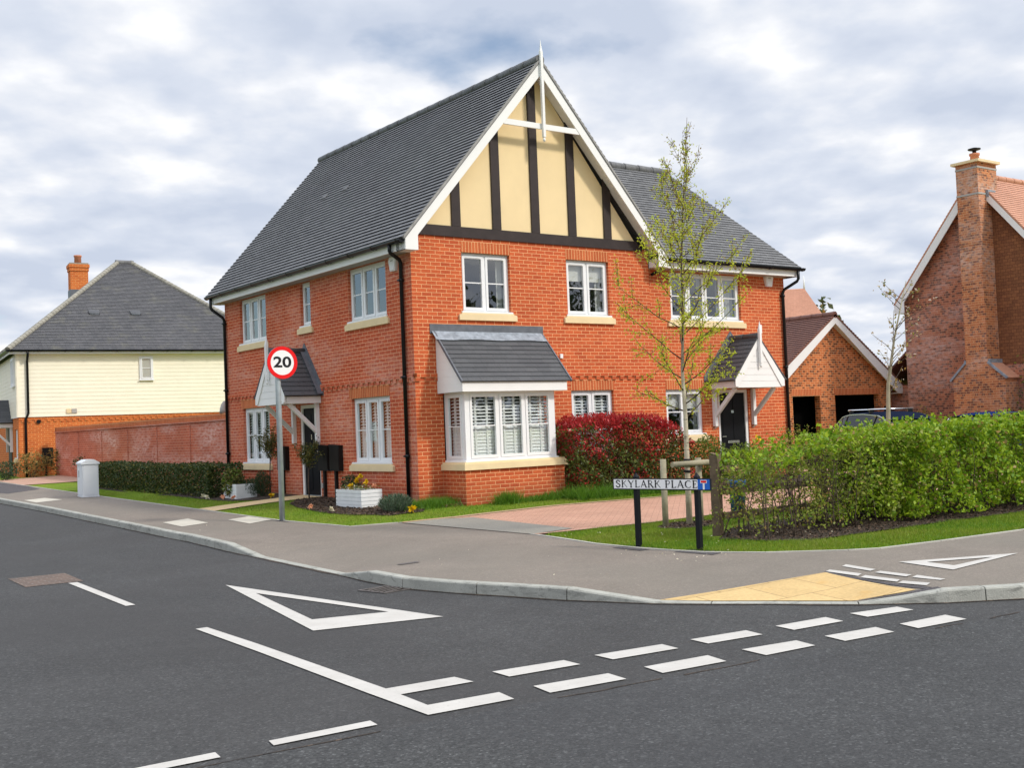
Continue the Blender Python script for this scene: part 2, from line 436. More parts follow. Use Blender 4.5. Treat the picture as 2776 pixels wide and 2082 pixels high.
def birch_mat():
    m, t = newmat("birch bark")
    v = t.n('ShaderNodeTexCoord').outputs['Object']
    st = t.n('ShaderNodeMapping', {0: v, 3: (3, 3, 16)}).outputs[0]
    a = t.remap(t.noise(st, 2.0, 4, 0.65), 0.60, 0.68)
    sp_ = t.n('ShaderNodeSeparateXYZ', {0: v})
    c = t.mix(t.remap(t.noise(v, 6, 3), 0.35, 0.65), (0.60, 0.53, 0.40, 1), (0.42, 0.35, 0.25, 1))
    c = t.mix(t.math('MULTIPLY', a, 0.85), c, (0.045, 0.035, 0.028, 1))
    # the young upper stem still has brown bark
    c = t.mix(t.remap(sp_.outputs[2], 2.0, 2.9), c, (0.13, 0.095, 0.07, 1))
    finish(t, c, 0.8, a, 0.3, 0.004)
    return m


BIRCHB = birch_mat()

# ------------------------------------------------------------------ mesh building
WPOS = {}


def tag(o, label=None, cat=None, group=None, kind=None):
    if label:
        o['label'] = label
    if cat:
        o['category'] = cat
    if group:
        o['group'] = group
    if kind:
        o['kind'] = kind
    return o


def thing(name, label, cat, loc, group=None):
    o = bpy.data.objects.new(name, None)
    o.empty_display_size = 0.2
    COL.objects.link(o)
    o.location = loc
    WPOS[o] = Vector(loc)
    return tag(o, label, cat, group)


def place(o, origin, parent=None):
    """origin is the wanted world position of the mesh's own origin"""
    origin = Vector(origin)
    WPOS[o] = origin
    if parent is not None:
        o.parent = parent
        o.location = origin - WPOS[parent]
    else:
        o.location = origin


def frame(origin, ux, uy):
    ux = Vector(ux).normalized()
    uy = Vector(uy).normalized()
    uz = ux.cross(uy)
    o = Vector(origin)
    return Matrix(((ux.x, uy.x, uz.x, o.x), (ux.y, uy.y, uz.y, o.y), (ux.z, uy.z, uz.z, o.z), (0, 0, 0, 1)))


class MB:
    def __init__(s, T=None):
        s.v, s.f, s.uv, s.mi, s.sm = [], [], [], [], []
        s.T = T or Matrix.Identity(4)
        s.mat = 0
        s.uvmode = 0

    def face(s, pts, uv=None, smooth=False):
        pts = [Vector(p) for p in pts]
        if uv is None:
            n = Vector((0, 0, 0))
            for i in range(len(pts)):
                a, b = pts[i], pts[(i + 1) % len(pts)]
                n += a.cross(b)
            if n.length < 1e-12:
                return
            n.normalize()
            if abs(n.z) < 0.75:
                h = Vector((0, 0, 1)).cross(n).normalized()
                uv = [(p.dot(h), p.z) for p in pts]
                # keep the bond running the same way on parallel faces
                if h.x < -0.5 or (abs(h.x) <= 0.5 and h.y < 0):
                    uv = [(-a, b) for a, b in uv]
            else:
                uv = [(p.x, p.y) for p in pts]
            if s.uvmode:
                uv = [(b, a) for a, b in uv]
        i0 = len(s.v)
        s.v.extend([s.T @ p for p in pts])
        s.f.append(tuple(range(i0, i0 + len(pts))))
        s.uv.extend(uv)
        s.mi.append(s.mat)
        s.sm.append(smooth)

    def box(s, x0, x1, y0, y1, z0, z1, skip=""):
        if x0 > x1: x0, x1 = x1, x0
        if y0 > y1: y0, y1 = y1, y0
        if z0 > z1: z0, z1 = z1, z0
        P = lambda a, b, c: (a, b, c)
        F = {'y-': [P(x0, y0, z0), P(x1, y0, z0), P(x1, y0, z1), P(x0, y0, z1)],
             'y+': [P(x1, y1, z0), P(x0, y1, z0), P(x0, y1, z1), P(x1, y1, z1)],
             'x-': [P(x0, y1, z0), P(x0, y0, z0), P(x0, y0, z1), P(x0, y1, z1)],
             'x+': [P(x1, y0, z0), P(x1, y1, z0), P(x1, y1, z1), P(x1, y0, z1)],
             'z+': [P(x0, y0, z1), P(x1, y0, z1), P(x1, y1, z1), P(x0, y1, z1)],
             'z-': [P(x0, y1, z0), P(x1, y1, z0), P(x1, y0, z0), P(x0, y0, z0)]}
        for k, q in F.items():
            if k not in skip:
                s.face(q)

    def prism(s, poly, y0, y1):
        """polygon given as (x,z), drawn from y0 to y1"""
        a = 0
        for i in range(len(poly)):
            p, q = poly[i], poly[(i + 1) % len(poly)]
            a += p[0] * q[1] - q[0] * p[1]
        if a < 0:
            poly = poly[::-1]
        s.face([(x, y0, z) for x, z in poly])
        s.face([(x, y1, z) for x, z in poly[::-1]])
        for i in range(len(poly)):
            p, q = poly[i], poly[(i + 1) % len(poly)]
            s.face([(p[0], y0, p[1]), (p[0], y1, p[1]), (q[0], y1, q[1]), (q[0], y0, q[1])])

    def beam(s, a, b, w, h, up=(0, 0, 1)):
        a, b = Vector(a), Vector(b)
        d = (b - a).normalized()
        sd = d.cross(Vector(up))
        if sd.length < 1e-4:
            sd = d.cross(Vector((0, 1, 0)))
        sd.normalize()
        u = sd.cross(d)
        c = [(-w / 2, -h / 2), (w / 2, -h / 2), (w / 2, h / 2), (-w / 2, h / 2)]
        A = [a + sd * x + u * y for x, y in c]
        B = [b + sd * x + u * y for x, y in c]
        s.face(A[::-1] if False else A)
        s.face(B[::-1])
        for i in range(4):
            j = (i + 1) % 4
            s.face([A[i], B[i], B[j], A[j]])

    def tube(s, path, radii, n=8, cap=True, smooth=True):
        path = [Vector(p) for p in path]
        if not isinstance(radii, (list, tuple)):
            radii = [radii] * len(path)
        rings = []
        ref = Vector((0.31, 0.2, 0.93))
        for i, p in enumerate(path):
            d = (path[min(i + 1, len(path) - 1)] - path[max(i - 1, 0)]).normalized()
            sd = d.cross(ref)
            if sd.length < 1e-3:
                sd = d.cross(Vector((1, 0, 0)))
            sd.normalize()
            u = sd.cross(d)
            rings.append([p + (sd * math.cos(2 * math.pi * k / n) + u * math.sin(2 * math.pi * k / n)) * radii[i] for k in range(n)])
        for i in range(len(rings) - 1):
            for k in range(n):
                j = (k + 1) % n
                s.face([rings[i][k], rings[i][j], rings[i + 1][j], rings[i + 1][k]], smooth=smooth)
        if cap:
            s.face(rings[0][::-1])
            s.face(rings[-1])

    def lathe(s, c, prof, n=16):
        c = Vector(c)
        rings = [[c + Vector((r * math.cos(2 * math.pi * k / n), r * math.sin(2 * math.pi * k / n), z)) for k in range(n)] for r, z in prof]
        for i in range(len(rings) - 1):
            for k in range(n):
                j = (k + 1) % n
                s.face([rings[i][k], rings[i][j], rings[i + 1][j], rings[i + 1][k]], smooth=True)
        s.face(rings[0][::-1])
        s.face(rings[-1])

    def tiles(s, a, b, c, d, gauge, h=0.018, base=0.05):
        """tiled slope: eaves a->b, top d->c, laid in lapped courses"""
        a, b, c, d = map(Vector, (a, b, c, d))
        n = (b - a).cross(d - a)
        n.normalize()
        if n.z < 0:
            n = -n
        e = (b - a).normalized()
        L = ((d + c) / 2 - (a + b) / 2).length
        k = max(2, int(round(L / gauge)))
        for i in range(k):
            t0, t1 = i / k, (i + 1) / k
            l0, r0, l1, r1 = a.lerp(d, t0), b.lerp(c, t0), a.lerp(d, t1), b.lerp(c, t1)
            u = lambda p: ((p - a).dot(e) + (0.08 if i % 2 else 0) + (i * 0.013), i + 0.5)
            P = [l0 + n * h, r0 + n * h, r1 + n * 0.003, l1 + n * 0.003]
            s.face(P, [(u(l0)[0], i + .2), (u(r0)[0], i + .2), (u(r1)[0], i + .8), (u(l1)[0], i + .8)])
            dn = ((l1 + r1) / 2 - (l0 + r0) / 2).normalized() * (h * 1.2)
            s.face([l0 + dn, r0 + dn, r0 + n * h, l0 + n * h], [(u(l0)[0], i + .4), (u(r0)[0], i + .4), (u(r0)[0], i + .6), (u(l0)[0], i + .6)])
            # verge ends of this course
            s.face([l0 - n * base, l0 + n * h, l1 + n * 0.003, l1 - n * base])
            s.face([r0 + n * h, r0 - n * base, r1 - n * base, r1 + n * 0.003])
        s.face([a - n * base, b - n * base, b + n * h, a + n * h])
        s.face([a - n * base, d - n * base, c - n * base, b - n * base])

    def ridge(s, a, b, r=0.11, seg=0.45, n=6, drop=0.03):
        a, b = Vector(a), Vector(b)
        L = (b - a).length
        k = max(1, int(L / seg))
        for i in range(k):
            p, q = a.lerp(b, i / k), a.lerp(b, (i + 1) / k + 0.01)
            q2 = p.lerp(q, 0.985)
            s.tube([p, p.lerp(q, 0.06), q2], [r * 1.06, r * 1.06, r * 0.96], n * 2, True, True)

    def build(s, name, mats, parent=None, origin=None):
        if not isinstance(mats, (list, tuple)):
            mats = [mats]
        V = np.array([tuple(p) for p in s.v], dtype=np.float64)
        if origin is None:
            lo, hi = V.min(0), V.max(0)
            origin = ((lo[0] + hi[0]) / 2, (lo[1] + hi[1]) / 2, lo[2])
        V = V - np.array(origin)
        me = bpy.data.meshes.new(name)
        me.from_pydata(V.tolist(), [], s.f)
        uvl = me.uv_layers.new(name="UVMap")
        uvl.data.foreach_set('uv', np.array(s.uv, dtype=np.float32).ravel())
        for m in mats:
            me.materials.append(m)
        me.polygons.foreach_set('material_index', np.array(s.mi, dtype=np.int32))
        me.polygons.foreach_set('use_smooth', np.array(s.sm, dtype=bool))
        if any(s.sm):
            import bmesh
            bm = bmesh.new()
            bm.from_mesh(me)
            bmesh.ops.remove_doubles(bm, verts=bm.verts, dist=1e-5)
            bm.to_mesh(me)
            bm.free()
        me.update()
        o = bpy.data.objects.new(name, me)
        COL.objects.link(o)
        place(o, origin, parent)
        return o


def quadmesh(name, V, nper, mats, midx=None, parent=None, origin=None, smooth=False):
    """many small separate faces at once; V is (N*nper,3)"""
    V = np.asarray(V, dtype=np.float64).reshape(-1, 3)
    if origin is None:
        lo, hi = V.min(0), V.max(0)
        origin = ((lo[0] + hi[0]) / 2, (lo[1] + hi[1]) / 2, lo[2])
    V = V - np.array(origin)
    N = len(V) // nper
    me = bpy.data.meshes.new(name)
    me.vertices.add(len(V))
    me.vertices.foreach_set('co', V.astype(np.float32).ravel())
    me.loops.add(len(V))
    me.loops.foreach_set('vertex_index', np.arange(len(V), dtype=np.int32))
    me.polygons.add(N)
    me.polygons.foreach_set('loop_start', np.arange(0, len(V), nper, dtype=np.int32))
    me.polygons.foreach_set('loop_total', np.full(N, nper, dtype=np.int32))
    for m in (mats if isinstance(mats, (list, tuple)) else [mats]):
        me.materials.append(m)
    if midx is not None:
        me.polygons.foreach_set('material_index', np.asarray(midx, dtype=np.int32))
    me.update(calc_edges=True)
    me.validate()
    o = bpy.data.objects.new(name, me)
    COL.objects.link(o)
    place(o, origin, parent)
    return o


def unit(a):
    return a / (np.linalg.norm(a, axis=-1, keepdims=True) + 1e-9)


def leaves(P, size, aspect=0.55, up=0.0, axis=None, spread=1.0):
    """leaf quads (pointed ovals of four corners) at points P, returned as (N*4,3)"""
    N = len(P)
    size = np.asarray(size) * RNG.uniform(0.65, 1.25, N) if np.ndim(size) == 0 else size
    d = RNG.normal(size=(N, 3))
    if axis is not None:
        d = d * spread + axis
    d[:, 2] += up
    d = unit(d)
    s = unit(np.cross(d, RNG.normal(size=(N, 3))))
    a = (size / 2)[:, None]
    nrm = np.cross(d, s)
    mid = P + nrm * a * 0.25
    V = np.stack([P - d * a, mid - s * a * aspect, P + d * a, mid + s * a * aspect], 1)
    return V.reshape(-1, 3)


def blades(P, h, w, lean=0.35, n=None):
    N = len(P)
    hh = h * RNG.uniform(0.5, 1.25, N)
    ang = RNG.uniform(0, 2 * np.pi, N)
    side = np.stack([np.cos(ang), np.sin(ang), np.zeros(N)], 1) * (w / 2)
    tip = P + np.stack([RNG.normal(0, lean, N) * hh, RNG.normal(0, lean, N) * hh, hh], 1)
    return np.stack([P - side, P + side, tip], 1).reshape(-1, 3)


# ------------------------------------------------------------------ levels of the ground
KERBF = [(-4.15, 60, 1), (-4.31, 14.6, 1), (-4.30, 9.86, 1), (-4.36, 5.91, 1), (-4.41, 2.14, 1), (-4.46, 0.24, 1), (-4.69, -2.05, 1),
         (-4.79, -3.42, 0), (-4.91, -5.11, 0), (-4.98, -6.20, 0), (-5.06, -7.11, 1), (-5.09, -7.95, 1), (-4.94, -8.66, 1), (-4.71, -9.33, 1),
         (-4.48, -10.05, 1), (-4.09, -10.87, 0.1), (-3.78, -11.30, 0), (-3.42, -11.74, 0), (-2.97, -12.33, 0), (-2.67, -12.60, 0.45),
         (-2.39, -12.85, 1), (-1.80, -13.20, 1), (-0.7, -13.55, 1), (1.0, -13.85, 1), (4.0, -14.1, 1), (90, -15.0, 1)]
PAVB = [(-2.0, 60), (-2.25, 20.0), (-2.35, 12.0), (-2.36, 5.6), (-2.36, 1.0), (-2.30, -1.50), (-1.40, -1.60), (-1.45, -5.40), (-1.63, -6.41),
        (-1.82, -7.3), (-1.86, -8.30), (-1.74, -9.2), (-1.37, -9.82), (-0.67, -10.44), (-0.33, -10.62), (0.69, -10.72), (2.33, -10.80),
        (6, -10.9), (90, -12.0)]


def slope(y):
    return 0.016 * np.clip(y - 1.0, 0, 70)


def zroad(x, y):
    return -0.34 + slope(y)


def near(poly, X, Y):
    """distance to a polyline and the position (index+t) on it"""
    best = np.full(X.shape, 1e9)
    par = np.zeros(X.shape)
    for i in range(len(poly) - 1):
        ax, ay = poly[i][0], poly[i][1]
        dx, dy = poly[i + 1][0] - ax, poly[i + 1][1] - ay
        t = np.clip(((X - ax) * dx + (Y - ay) * dy) / (dx * dx + dy * dy), 0, 1)
        d = np.hypot(X - ax - t * dx, Y - ay - t * dy)
        m = d < best
        best = np.where(m, d, best)
        par = np.where(m, i + t, par)
    return best, par


KUP = np.array([k[2] for k in KERBF])


def ztop_kerb(par):
    i = np.clip(par.astype(int), 0, len(KUP) - 2)
    u = KUP[i] + (KUP[i + 1] - KUP[i]) * (par - i)
    return 0.012 + 0.108 * u


def zpav(x, y):
    x, y = np.asarray(x, float), np.asarray(y, float)
    d, par = near(KERBF, x, y)
    k = zroad(x, y) + ztop_kerb(par) - 0.004
    b = -0.19 + slope(y)
    t = np.clip((d - 0.1) / 1.9, 0, 1)
    return k + (b - k) * t


def zland(x, y):
    x, y = np.asarray(x, float), np.asarray(y, float)
    P0 = -0.20 + slope(y)
    d, _ = near(PAVB, x, y)
    dx = np.maximum(np.maximum(-x, x - 10.75), 0)
    dy = np.maximum(np.maximum(-y, y - 9.1), 0)
    hd = np.hypot(dx, dy)
    H0 = -0.03 + 0.014 * np.clip(y - 1, 0, 70)
    base = P0 + 0.09 * np.clip(d / 3, 0, 1)
    t = 1 - np.clip(hd / 2.25, 0, 1)
    return base + (np.maximum(H0, base) - base) * t


def clip_cell(poly, x0, x1, y0, y1):
    out = poly
    for ax, val, sgn in ((0, x0, 1), (0, x1, -1), (1, y0, 1), (1, y1, -1)):
        src, out = out, []
        n = len(src)
        for i in range(n):
            p, q = src[i], src[(i + 1) % n]
            dp, dq = (p[ax] - val) * sgn, (q[ax] - val) * sgn
            if dp >= 0:
                out.append(p)
            if (dp >= 0) != (dq >= 0):
                t = dp / (dp - dq)
                out.append((p[0] + (q[0] - p[0]) * t, p[1] + (q[1] - p[1]) * t))
        if len(out) < 3:
            return []
    return out


def area2(p):
    return sum(p[i][0] * p[(i + 1) % len(p)][1] - p[(i + 1) % len(p)][0] * p[i][1] for i in range(len(p)))


def lines(lo, hi, step, far=None):
    out = []
    v = lo
    while v < hi - 1e-6:
        out.append(v)
        s = step
        if far:
            a, b, big = far
            if v < a - 1e-6 or v >= b - 1e-6:
                s = big
                if v < a - 1e-6:
                    s = min(big, a - v)
        v += s
    out.append(hi)
    return out


def sheet(name, poly, zf, off, mat, step=0.5, far=None, kind='structure', side=0.0):
    """a sheet over a ground polygon that follows a height function"""
    if area2(poly) < 0:
        poly = poly[::-1]
    xs = [p[0] for p in poly]
    ys = [p[1] for p in poly]
    fx = fy = None
    if far:
        fx, fy = (far[0], far[1], far[4]), (far[2], far[3], far[4])
    gx = lines(min(xs), max(xs), step, fx)
    gy = lines(min(ys), max(ys), step, fy)
    faces = []
    for j in range(len(gy) - 1):
        # clip the row first, then its cells
        row = clip_cell(poly, min(xs) - 1, max(xs) + 1, gy[j], gy[j + 1])
        if not row:
            continue
        rx0, rx1 = min(p[0] for p in row), max(p[0] for p in row)
        for i in range(len(gx) - 1):
            if gx[i + 1] < rx0 or gx[i] > rx1:
                continue
            c = clip_cell(row, gx[i], gx[i + 1], gy[j], gy[j + 1])
            if len(c) >= 3 and abs(area2(c)) > 1e-7:
                faces.append(c)
    allp = np.array([p for f in faces for p in f])
    Z = zf(allp[:, 0], allp[:, 1]) + off
    mb = MB()
    k = 0
    for f in faces:
        mb.face([(p[0], p[1], Z[k + i]) for i, p in enumerate(f)], [(p[0], p[1]) for p in f])
        k += len(f)
    o = mb.build(name, mat, None, (0, 0, 0))
    import bmesh
    bm = bmesh.new()
    bm.from_mesh(o.data)
    bmesh.ops.remove_doubles(bm, verts=bm.verts, dist=1e-4)
    bmesh.ops.recalc_face_normals(bm, faces=bm.faces)
    if bm.faces and sum(f.normal.z for f in bm.faces) < 0:
        bmesh.ops.reverse_faces(bm, faces=bm.faces)
    bm.to_mesh(o.data)
    bm.free()
    if kind:
        o['kind'] = kind
    return o


def inside(poly, X, Y):
    r = np.zeros(X.shape, bool)
    n = len(poly)
    for i in range(n):
        x0, y0 = poly[i]
        x1, y1 = poly[(i + 1) % n]
        c = ((y0 > Y) != (y1 > Y)) & (X < (x1 - x0) * (Y - y0) / ((y1 - y0) if y1 != y0 else 1e-9) + x0)
        r ^= c
    return r


def scatter(poly, n):
    xs = [p[0] for p in poly]
    ys = [p[1] for p in poly]
    X = RNG.uniform(min(xs), max(xs), n * 3)
    Y = RNG.uniform(min(ys), max(ys), n * 3)
    m = inside(poly, X, Y)
    return X[m][:n], Y[m][:n]

# ================================================================== the ground
def flat(x, y):
    return np.zeros_like(np.asarray(x, float))


g = MB()
g.face([(-1500, -1500, -0.62), (1500, -1500, -0.62), (1500, 1500, -0.62), (-1500, 1500, -0.62)])
o = g.build("ground", LAWN)
o['kind'] = 'structure'

KF = [(k[0], k[1]) for k in KERBF]
SEAM = [(-60, -12.55), (-8.0, -13.12), (-5.0, -13.36), (-2.9, -13.55), (-1.5, -13.62)]
# the side road: from its far end to the joint with the main road
sr = [(-13.5, 60), (-13.5, -12.85), (-8.0, -13.12), (-5.0, -13.36), (-2.9, -13.55), (-0.7, -13.62)]
sr += [(x + 0.06, y + 0.06) for x, y in KF[22:0:-1]] + [(-4.05, 60)]
sheet("side_road", sr, zroad, 0.0, ROADM, 1.0, (-13.5, 1, -14, 20, 8))
mr = [(-90, -12.5), (-13.5, -12.86), (-8.0, -13.12), (-5.0, -13.36), (-2.9, -13.55), (-0.7, -13.62), (1.0, -13.80), (4.0, -14.05), (90, -14.95),
      (90, -24), (-90, -21)]
sheet("main_road", mr, zroad, 0.003, ROADN, 1.5, (-14, 6, -24, -12, 12))
jp = [(-13.5, -12.86), (-10.5, -13.02), (-8.0, -13.12), (-6.6, -13.235), (-5.0, -13.36), (-3.9, -13.46), (-2.9, -13.55), (-1.6, -13.59)]
jd = []
for a, b in zip(jp[:-1], jp[1:]):
    for k in range(9):
        jd.append((a[0] + (b[0] - a[0]) * k / 9, a[1] + (b[1] - a[1]) * k / 9 + RNG.normal(0, 0.008)))
for k0 in range(0, len(jd) - 6, 6):
    if RNG.uniform() < 0.25:
        continue
    seg = jd[k0:k0 + int(RNG.integers(4, 8))]
    sheet("road_joint", [(x, y + RNG.uniform(0.001, 0.016)) for x, y in seg] + [(x, y - RNG.uniform(0.001, 0.014)) for x, y in seg[::-1]], zroad, 0.0055, SOIL, 4)
# far pavement, where the photographer stands, and the left-hand pavement of the side road
sheet("pavement", [(-90, -21), (90, -24), (90, -26.5), (-90, -23.5)], zroad, 0.11, PAVEM, 4, None)
sheet("pavement", [(-15.5, 60), (-15.5, -12.2), (-13.5, -12.2), (-13.5, 60)], zroad, 0.11, PAVEM, 4, None)

# kerb stones
mk = MB()
dense = []
for i in range(len(KERBF) - 1):
    a, b = KERBF[i], KERBF[i + 1]
    L = math.hypot(b[0] - a[0], b[1] - a[1])
    if a[0] > 8 or a[1] > 45:
        m = max(1, int(L / 2))
    else:
        m = max(1, int(L / 0.305))
    for k in range(m):
        t = k / m
        dense.append(tuple(a[j] + (b[j] - a[j]) * t for j in range(3)))
dense.append(KERBF[-1])


def kside(i):
    a, b = dense[max(i - 1, 0)], dense[min(i + 1, len(dense) - 1)]
    d = Vector((b[0] - a[0], b[1] - a[1], 0)).normalized()
    return Vector((-d.y, d.x, 0))


mk.mat = 0
for i in range(len(dense) - 1):
    A, B = dense[i], dense[i + 1]
    na, nb = kside(i), kside(i + 1)
    if A[1] > 50:
        continue
    gap = 0.006 if i % 3 == 0 else 0.0
    pa, pb = Vector((A[0], A[1], 0)), Vector((B[0], B[1], 0))
    if gap:
        pa = pa + (pb - pa).normalized() * gap
    if (i + 1) % 3 == 0:
        pb = pb - (pb - pa).normalized() * 0.006
    za = float(zroad(0, A[1])) + 0.012 + 0.108 * A[2]
    zb = float(zroad(0, B[1])) + 0.012 + 0.108 * B[2]
    fa, fb = float(zroad(0, A[1])) - 0.05, float(zroad(0, B[1])) - 0.05
    r = 0.018
    prof = lambda p, n, zt, zf: [p + Vector((0, 0, zf)), p + n * 0.012 + Vector((0, 0, zt - r)), p + n * 0.022 + Vector((0, 0, zt - 0.005)),
                                 p + n * 0.04 + Vector((0, 0, zt)), p + n * 0.125 + Vector((0, 0, zt)), p + n * 0.125 + Vector((0, 0, zf))]
    P, Q = prof(pa, na, za, fa), prof(pb, nb, zb, fb)
    for k in range(5):
        mk.face([P[k], Q[k], Q[k + 1], P[k + 1]], [(i * .3, k * .1), (i * .3 + .3, k * .1), (i * .3 + .3, k * .1 + .1), (i * .3, k * .1 + .1)])
    mk.face(P)
    mk.face(Q[::-1])
o = mk.build("kerb", [KERB], None, (0, 0, 0))
o['kind'] = 'structure'
# grey silt at the foot of the kerb
silt = [(k[0], k[1]) for k in dense if k[1] < 30 and k[0] < 8]
n_ = [kside(i) for i, k in enumerate(dense) if k[1] < 30 and k[0] < 8]
poly = [(p[0] + q.x * 0.02, p[1] + q.y * 0.02) for p, q in zip(silt, n_)] + [(p[0] - q.x * RNG.uniform(0.015, 0.06), p[1] - q.y * RNG.uniform(0.015, 0.06)) for p, q in list(zip(silt, n_))[::-1]]
sheet("kerb_dirt", poly, zroad, 0.005, SOIL, 1.0)

# the near pavement
kb = []
for i, k in enumerate(dense):
    if k[1] < 50:
        q = kside(i)
        kb.append((k[0] + q.x * 0.122, k[1] + q.y * 0.122))
pv_poly = kb + [(90, -12.0)] + PAVB[::-1][1:-1] + [(-2.05, 50)]
sheet("pavement", pv_poly, zpav, 0.0, PAVEM, 0.3, (-6, 6, -14.5, 20, 6))
# concrete edging between the pavement and the lawns
me_ = MB()
pe = [(-2.1, 50)] + PAVB[1:]
for i in range(len(pe) - 1):
    a, b = Vector((*pe[i], 0)), Vector((*pe[i + 1], 0))
    if a.x > 10:
        continue
    if i in (5,):
        pass
    d = (b - a).normalized()
    n = Vector((-d.y, d.x, 0))
    m = max(1, int((b - a).length / 0.9))
    for k in range(m):
        p, q = a.lerp(b, k / m), a.lerp(b, (k + 0.992) / m)
        zp, zq = float(zpav(p.x, p.y)) + 0.012, float(zpav(q.x, q.y)) + 0.012
        c = [(p - n * 0.002, zp), (q - n * 0.002, zq), (q + n * 0.048, zq), (p + n * 0.048, zp)]
        top = [Vector((v.x, v.y, z)) for v, z in c]
        bot = [Vector((v.x, v.y, z - 0.15)) for v, z in c]
        me_.face(top)
        for j in range(4):
            me_.face([bot[j], bot[(j + 1) % 4], top[(j + 1) % 4], top[j]])
o = me_.build("edging", EDGING, None, (0, 0, 0))
o['kind'] = 'structure'

# lawns and the ground of the whole plot
land = PAVB[:] + [(90, 60)]
land = [(p[0] + 0.0, p[1]) for p in land]
LANDO = sheet("lawn", land, zland, 0.0, LAWN, 0.4, (-3, 12, -12, 10, 8))

DRIVE = [(-1.42, -1.75), (-0.5, -2.02), (3.8, -2.25), (6.5, -2.3), (11.3, -1.6), (11.3, 4.0), (24, 4.0), (24, -7.9), (6, -7.4), (1.48, -6.22), (0.2, -6.05),
         (-1.46, -5.55)]
sheet("driveway", DRIVE, zland, 0.014, PAVERS, 0.4, (-2, 8, -8, 0, 3))
APRON = [(-1.42, -1.78), (-0.75, -2.0), (-0.35, -2.3), (-0.72, -5.52), (-1.46, -5.50)]
sheet("driveway_apron", APRON, zland, 0.022, APRONM, 0.3)
# border course and channel of the driveway
for pts in ([(-1.42, -1.70), (-0.5, -1.97), (3.8, -2.20), (6.5, -2.25)], [(-1.46, -5.62), (0.2, -6.12), (1.48, -6.29), (6, -7.47)]):
    pl = pts + [(x, y + (-0.10 if pts[0][1] > -3 else 0.10)) for x, y in pts[::-1]]
    sheet("driveway_border", pl, zland, 0.026, PINKM, 0.4)
sheet("drain_channel", [(-1.36, -1.72), (-1.24, -1.74), (-1.30, -5.52), (-1.42, -5.50)], zpav, 0.012, PATCHM, 0.5)

PATH = [(-2.30, 5.35), (-2.30, 4.45), (-1.0, 4.25), (-0.0, 4.05), (-0.0, 5.05), (-1.0, 5.05)]
sheet("garden_path", PATH, zland, 0.022, PATHM, 0.3)
BED1 = [(-0.02, 4.0), (-0.55, 4.15), (-1.0, 3.6), (-1.28, 2.6), (-1.45, 1.2), (-1.45, 0.0), (-1.15, -0.85), (-0.5, -0.95), (-0.02, -0.35)]
sheet("flower_bed", BED1, zland, 0.016, SOIL, 0.3)
BED2 = [(-0.02, 5.1), (-0.95, 5.12), (-1.35, 5.9), (-1.45, 7.0), (-1.45, 16.8), (-0.05, 16.8)]
sheet("flower_bed", BED2, zland, 0.016, SOIL, 0.5)
BED3 = [(-0.75, -8.5), (-0.55, -9.2), (-0.2, -9.55), (3.0, -9.55), (14, -9.7), (14, -8.0), (0.2, -7.8)]
sheet("hedge_bed", BED3, zland, 0.016, SOIL, 0.4)
BED4 = [(2.7, -1.25), (2.8, -0.02), (10.6, -0.0), (10.6, -1.5), (6.8, -2.1), (6.2, -1.5)]
sheet("flower_bed", BED4, zland, 0.016, SOIL, 0.4)
TB = [(0.31 + 0.5 * math.cos(a), -6.9 + 0.42 * math.sin(a)) for a in np.linspace(0, 6.28, 13)[:-1]]
sheet("tree_bed", TB, zland, 0.017, SOIL, 0.3)
sheet("side_drive", [(-2.20, 21.0), (-2.1, 25.8), (2.5, 25.9), (3, 20.4), (-0.75, 20.5)], zland, 0.02, PINKM, 1.0)
sheet("pavement_patch", [(-2.3, 24.2), (-2.26, 20.2), (-2.45, 18.0), (-3.6, 16.9), (-4.0, 20.0), (-4.0, 24.2)], zpav, 0.005, PATCHM, 1.0)

# tactile slabs at the dropped kerb and the dark infill beside them
sheet("tactile_paving", [(-2.05, -11.22), (-2.40, -12.52), (-2.90, -12.19), (-3.34, -11.63), (-3.70, -11.20), (-3.99, -10.84)],
      zpav, 0.006, TACTILE, 0.3)
sheet("pavement_patch", [(-2.42, -12.545), (-2.88, -12.225), (-2.60, -12.49), (-2.33, -12.74), (-2.28, -12.66)], zpav, 0.005, PATCHM, 0.3)
sheet("pavement_patch", [(-2.05, -11.20), (-1.99, -11.18), (-2.30, -12.62), (-2.37, -12.60)], zpav, 0.005, PATCHM, 0.3)
for q in ([(-2.0, -7.87), (-1.68, -7.90), (-1.70, -8.39), (-2.03, -8.42)], [(-1.88, -8.85), (-1.58, -8.85), (-1.53, -9.35), (-1.85, -9.46)]):
    sheet("pavement_patch", q, zpav, 0.005, PATCHM, 0.3)
sheet("pavement_patch", [(-2.42, 1.2), (-2.25, 1.2), (-2.25, 0.7), (-2.42, 0.72)], zpav, 0.005, PATCHM, 0.3)


# ------------------------------------------------------------------ road markings
def mark(name, poly, zf=zroad, off=0.008):
    return sheet(name, poly, zf, off, PAINT, 1.2)


def bar(cx, cy, ang, L, w):
    c, s_ = math.cos(ang), math.sin(ang)
    return [(cx + c * a - s_ * b, cy + s_ * a + c * b) for a, b in ((-L / 2, -w / 2), (L / 2, -w / 2), (L / 2, w / 2), (-L / 2, w / 2))]


def quad(*p):
    return list(p)


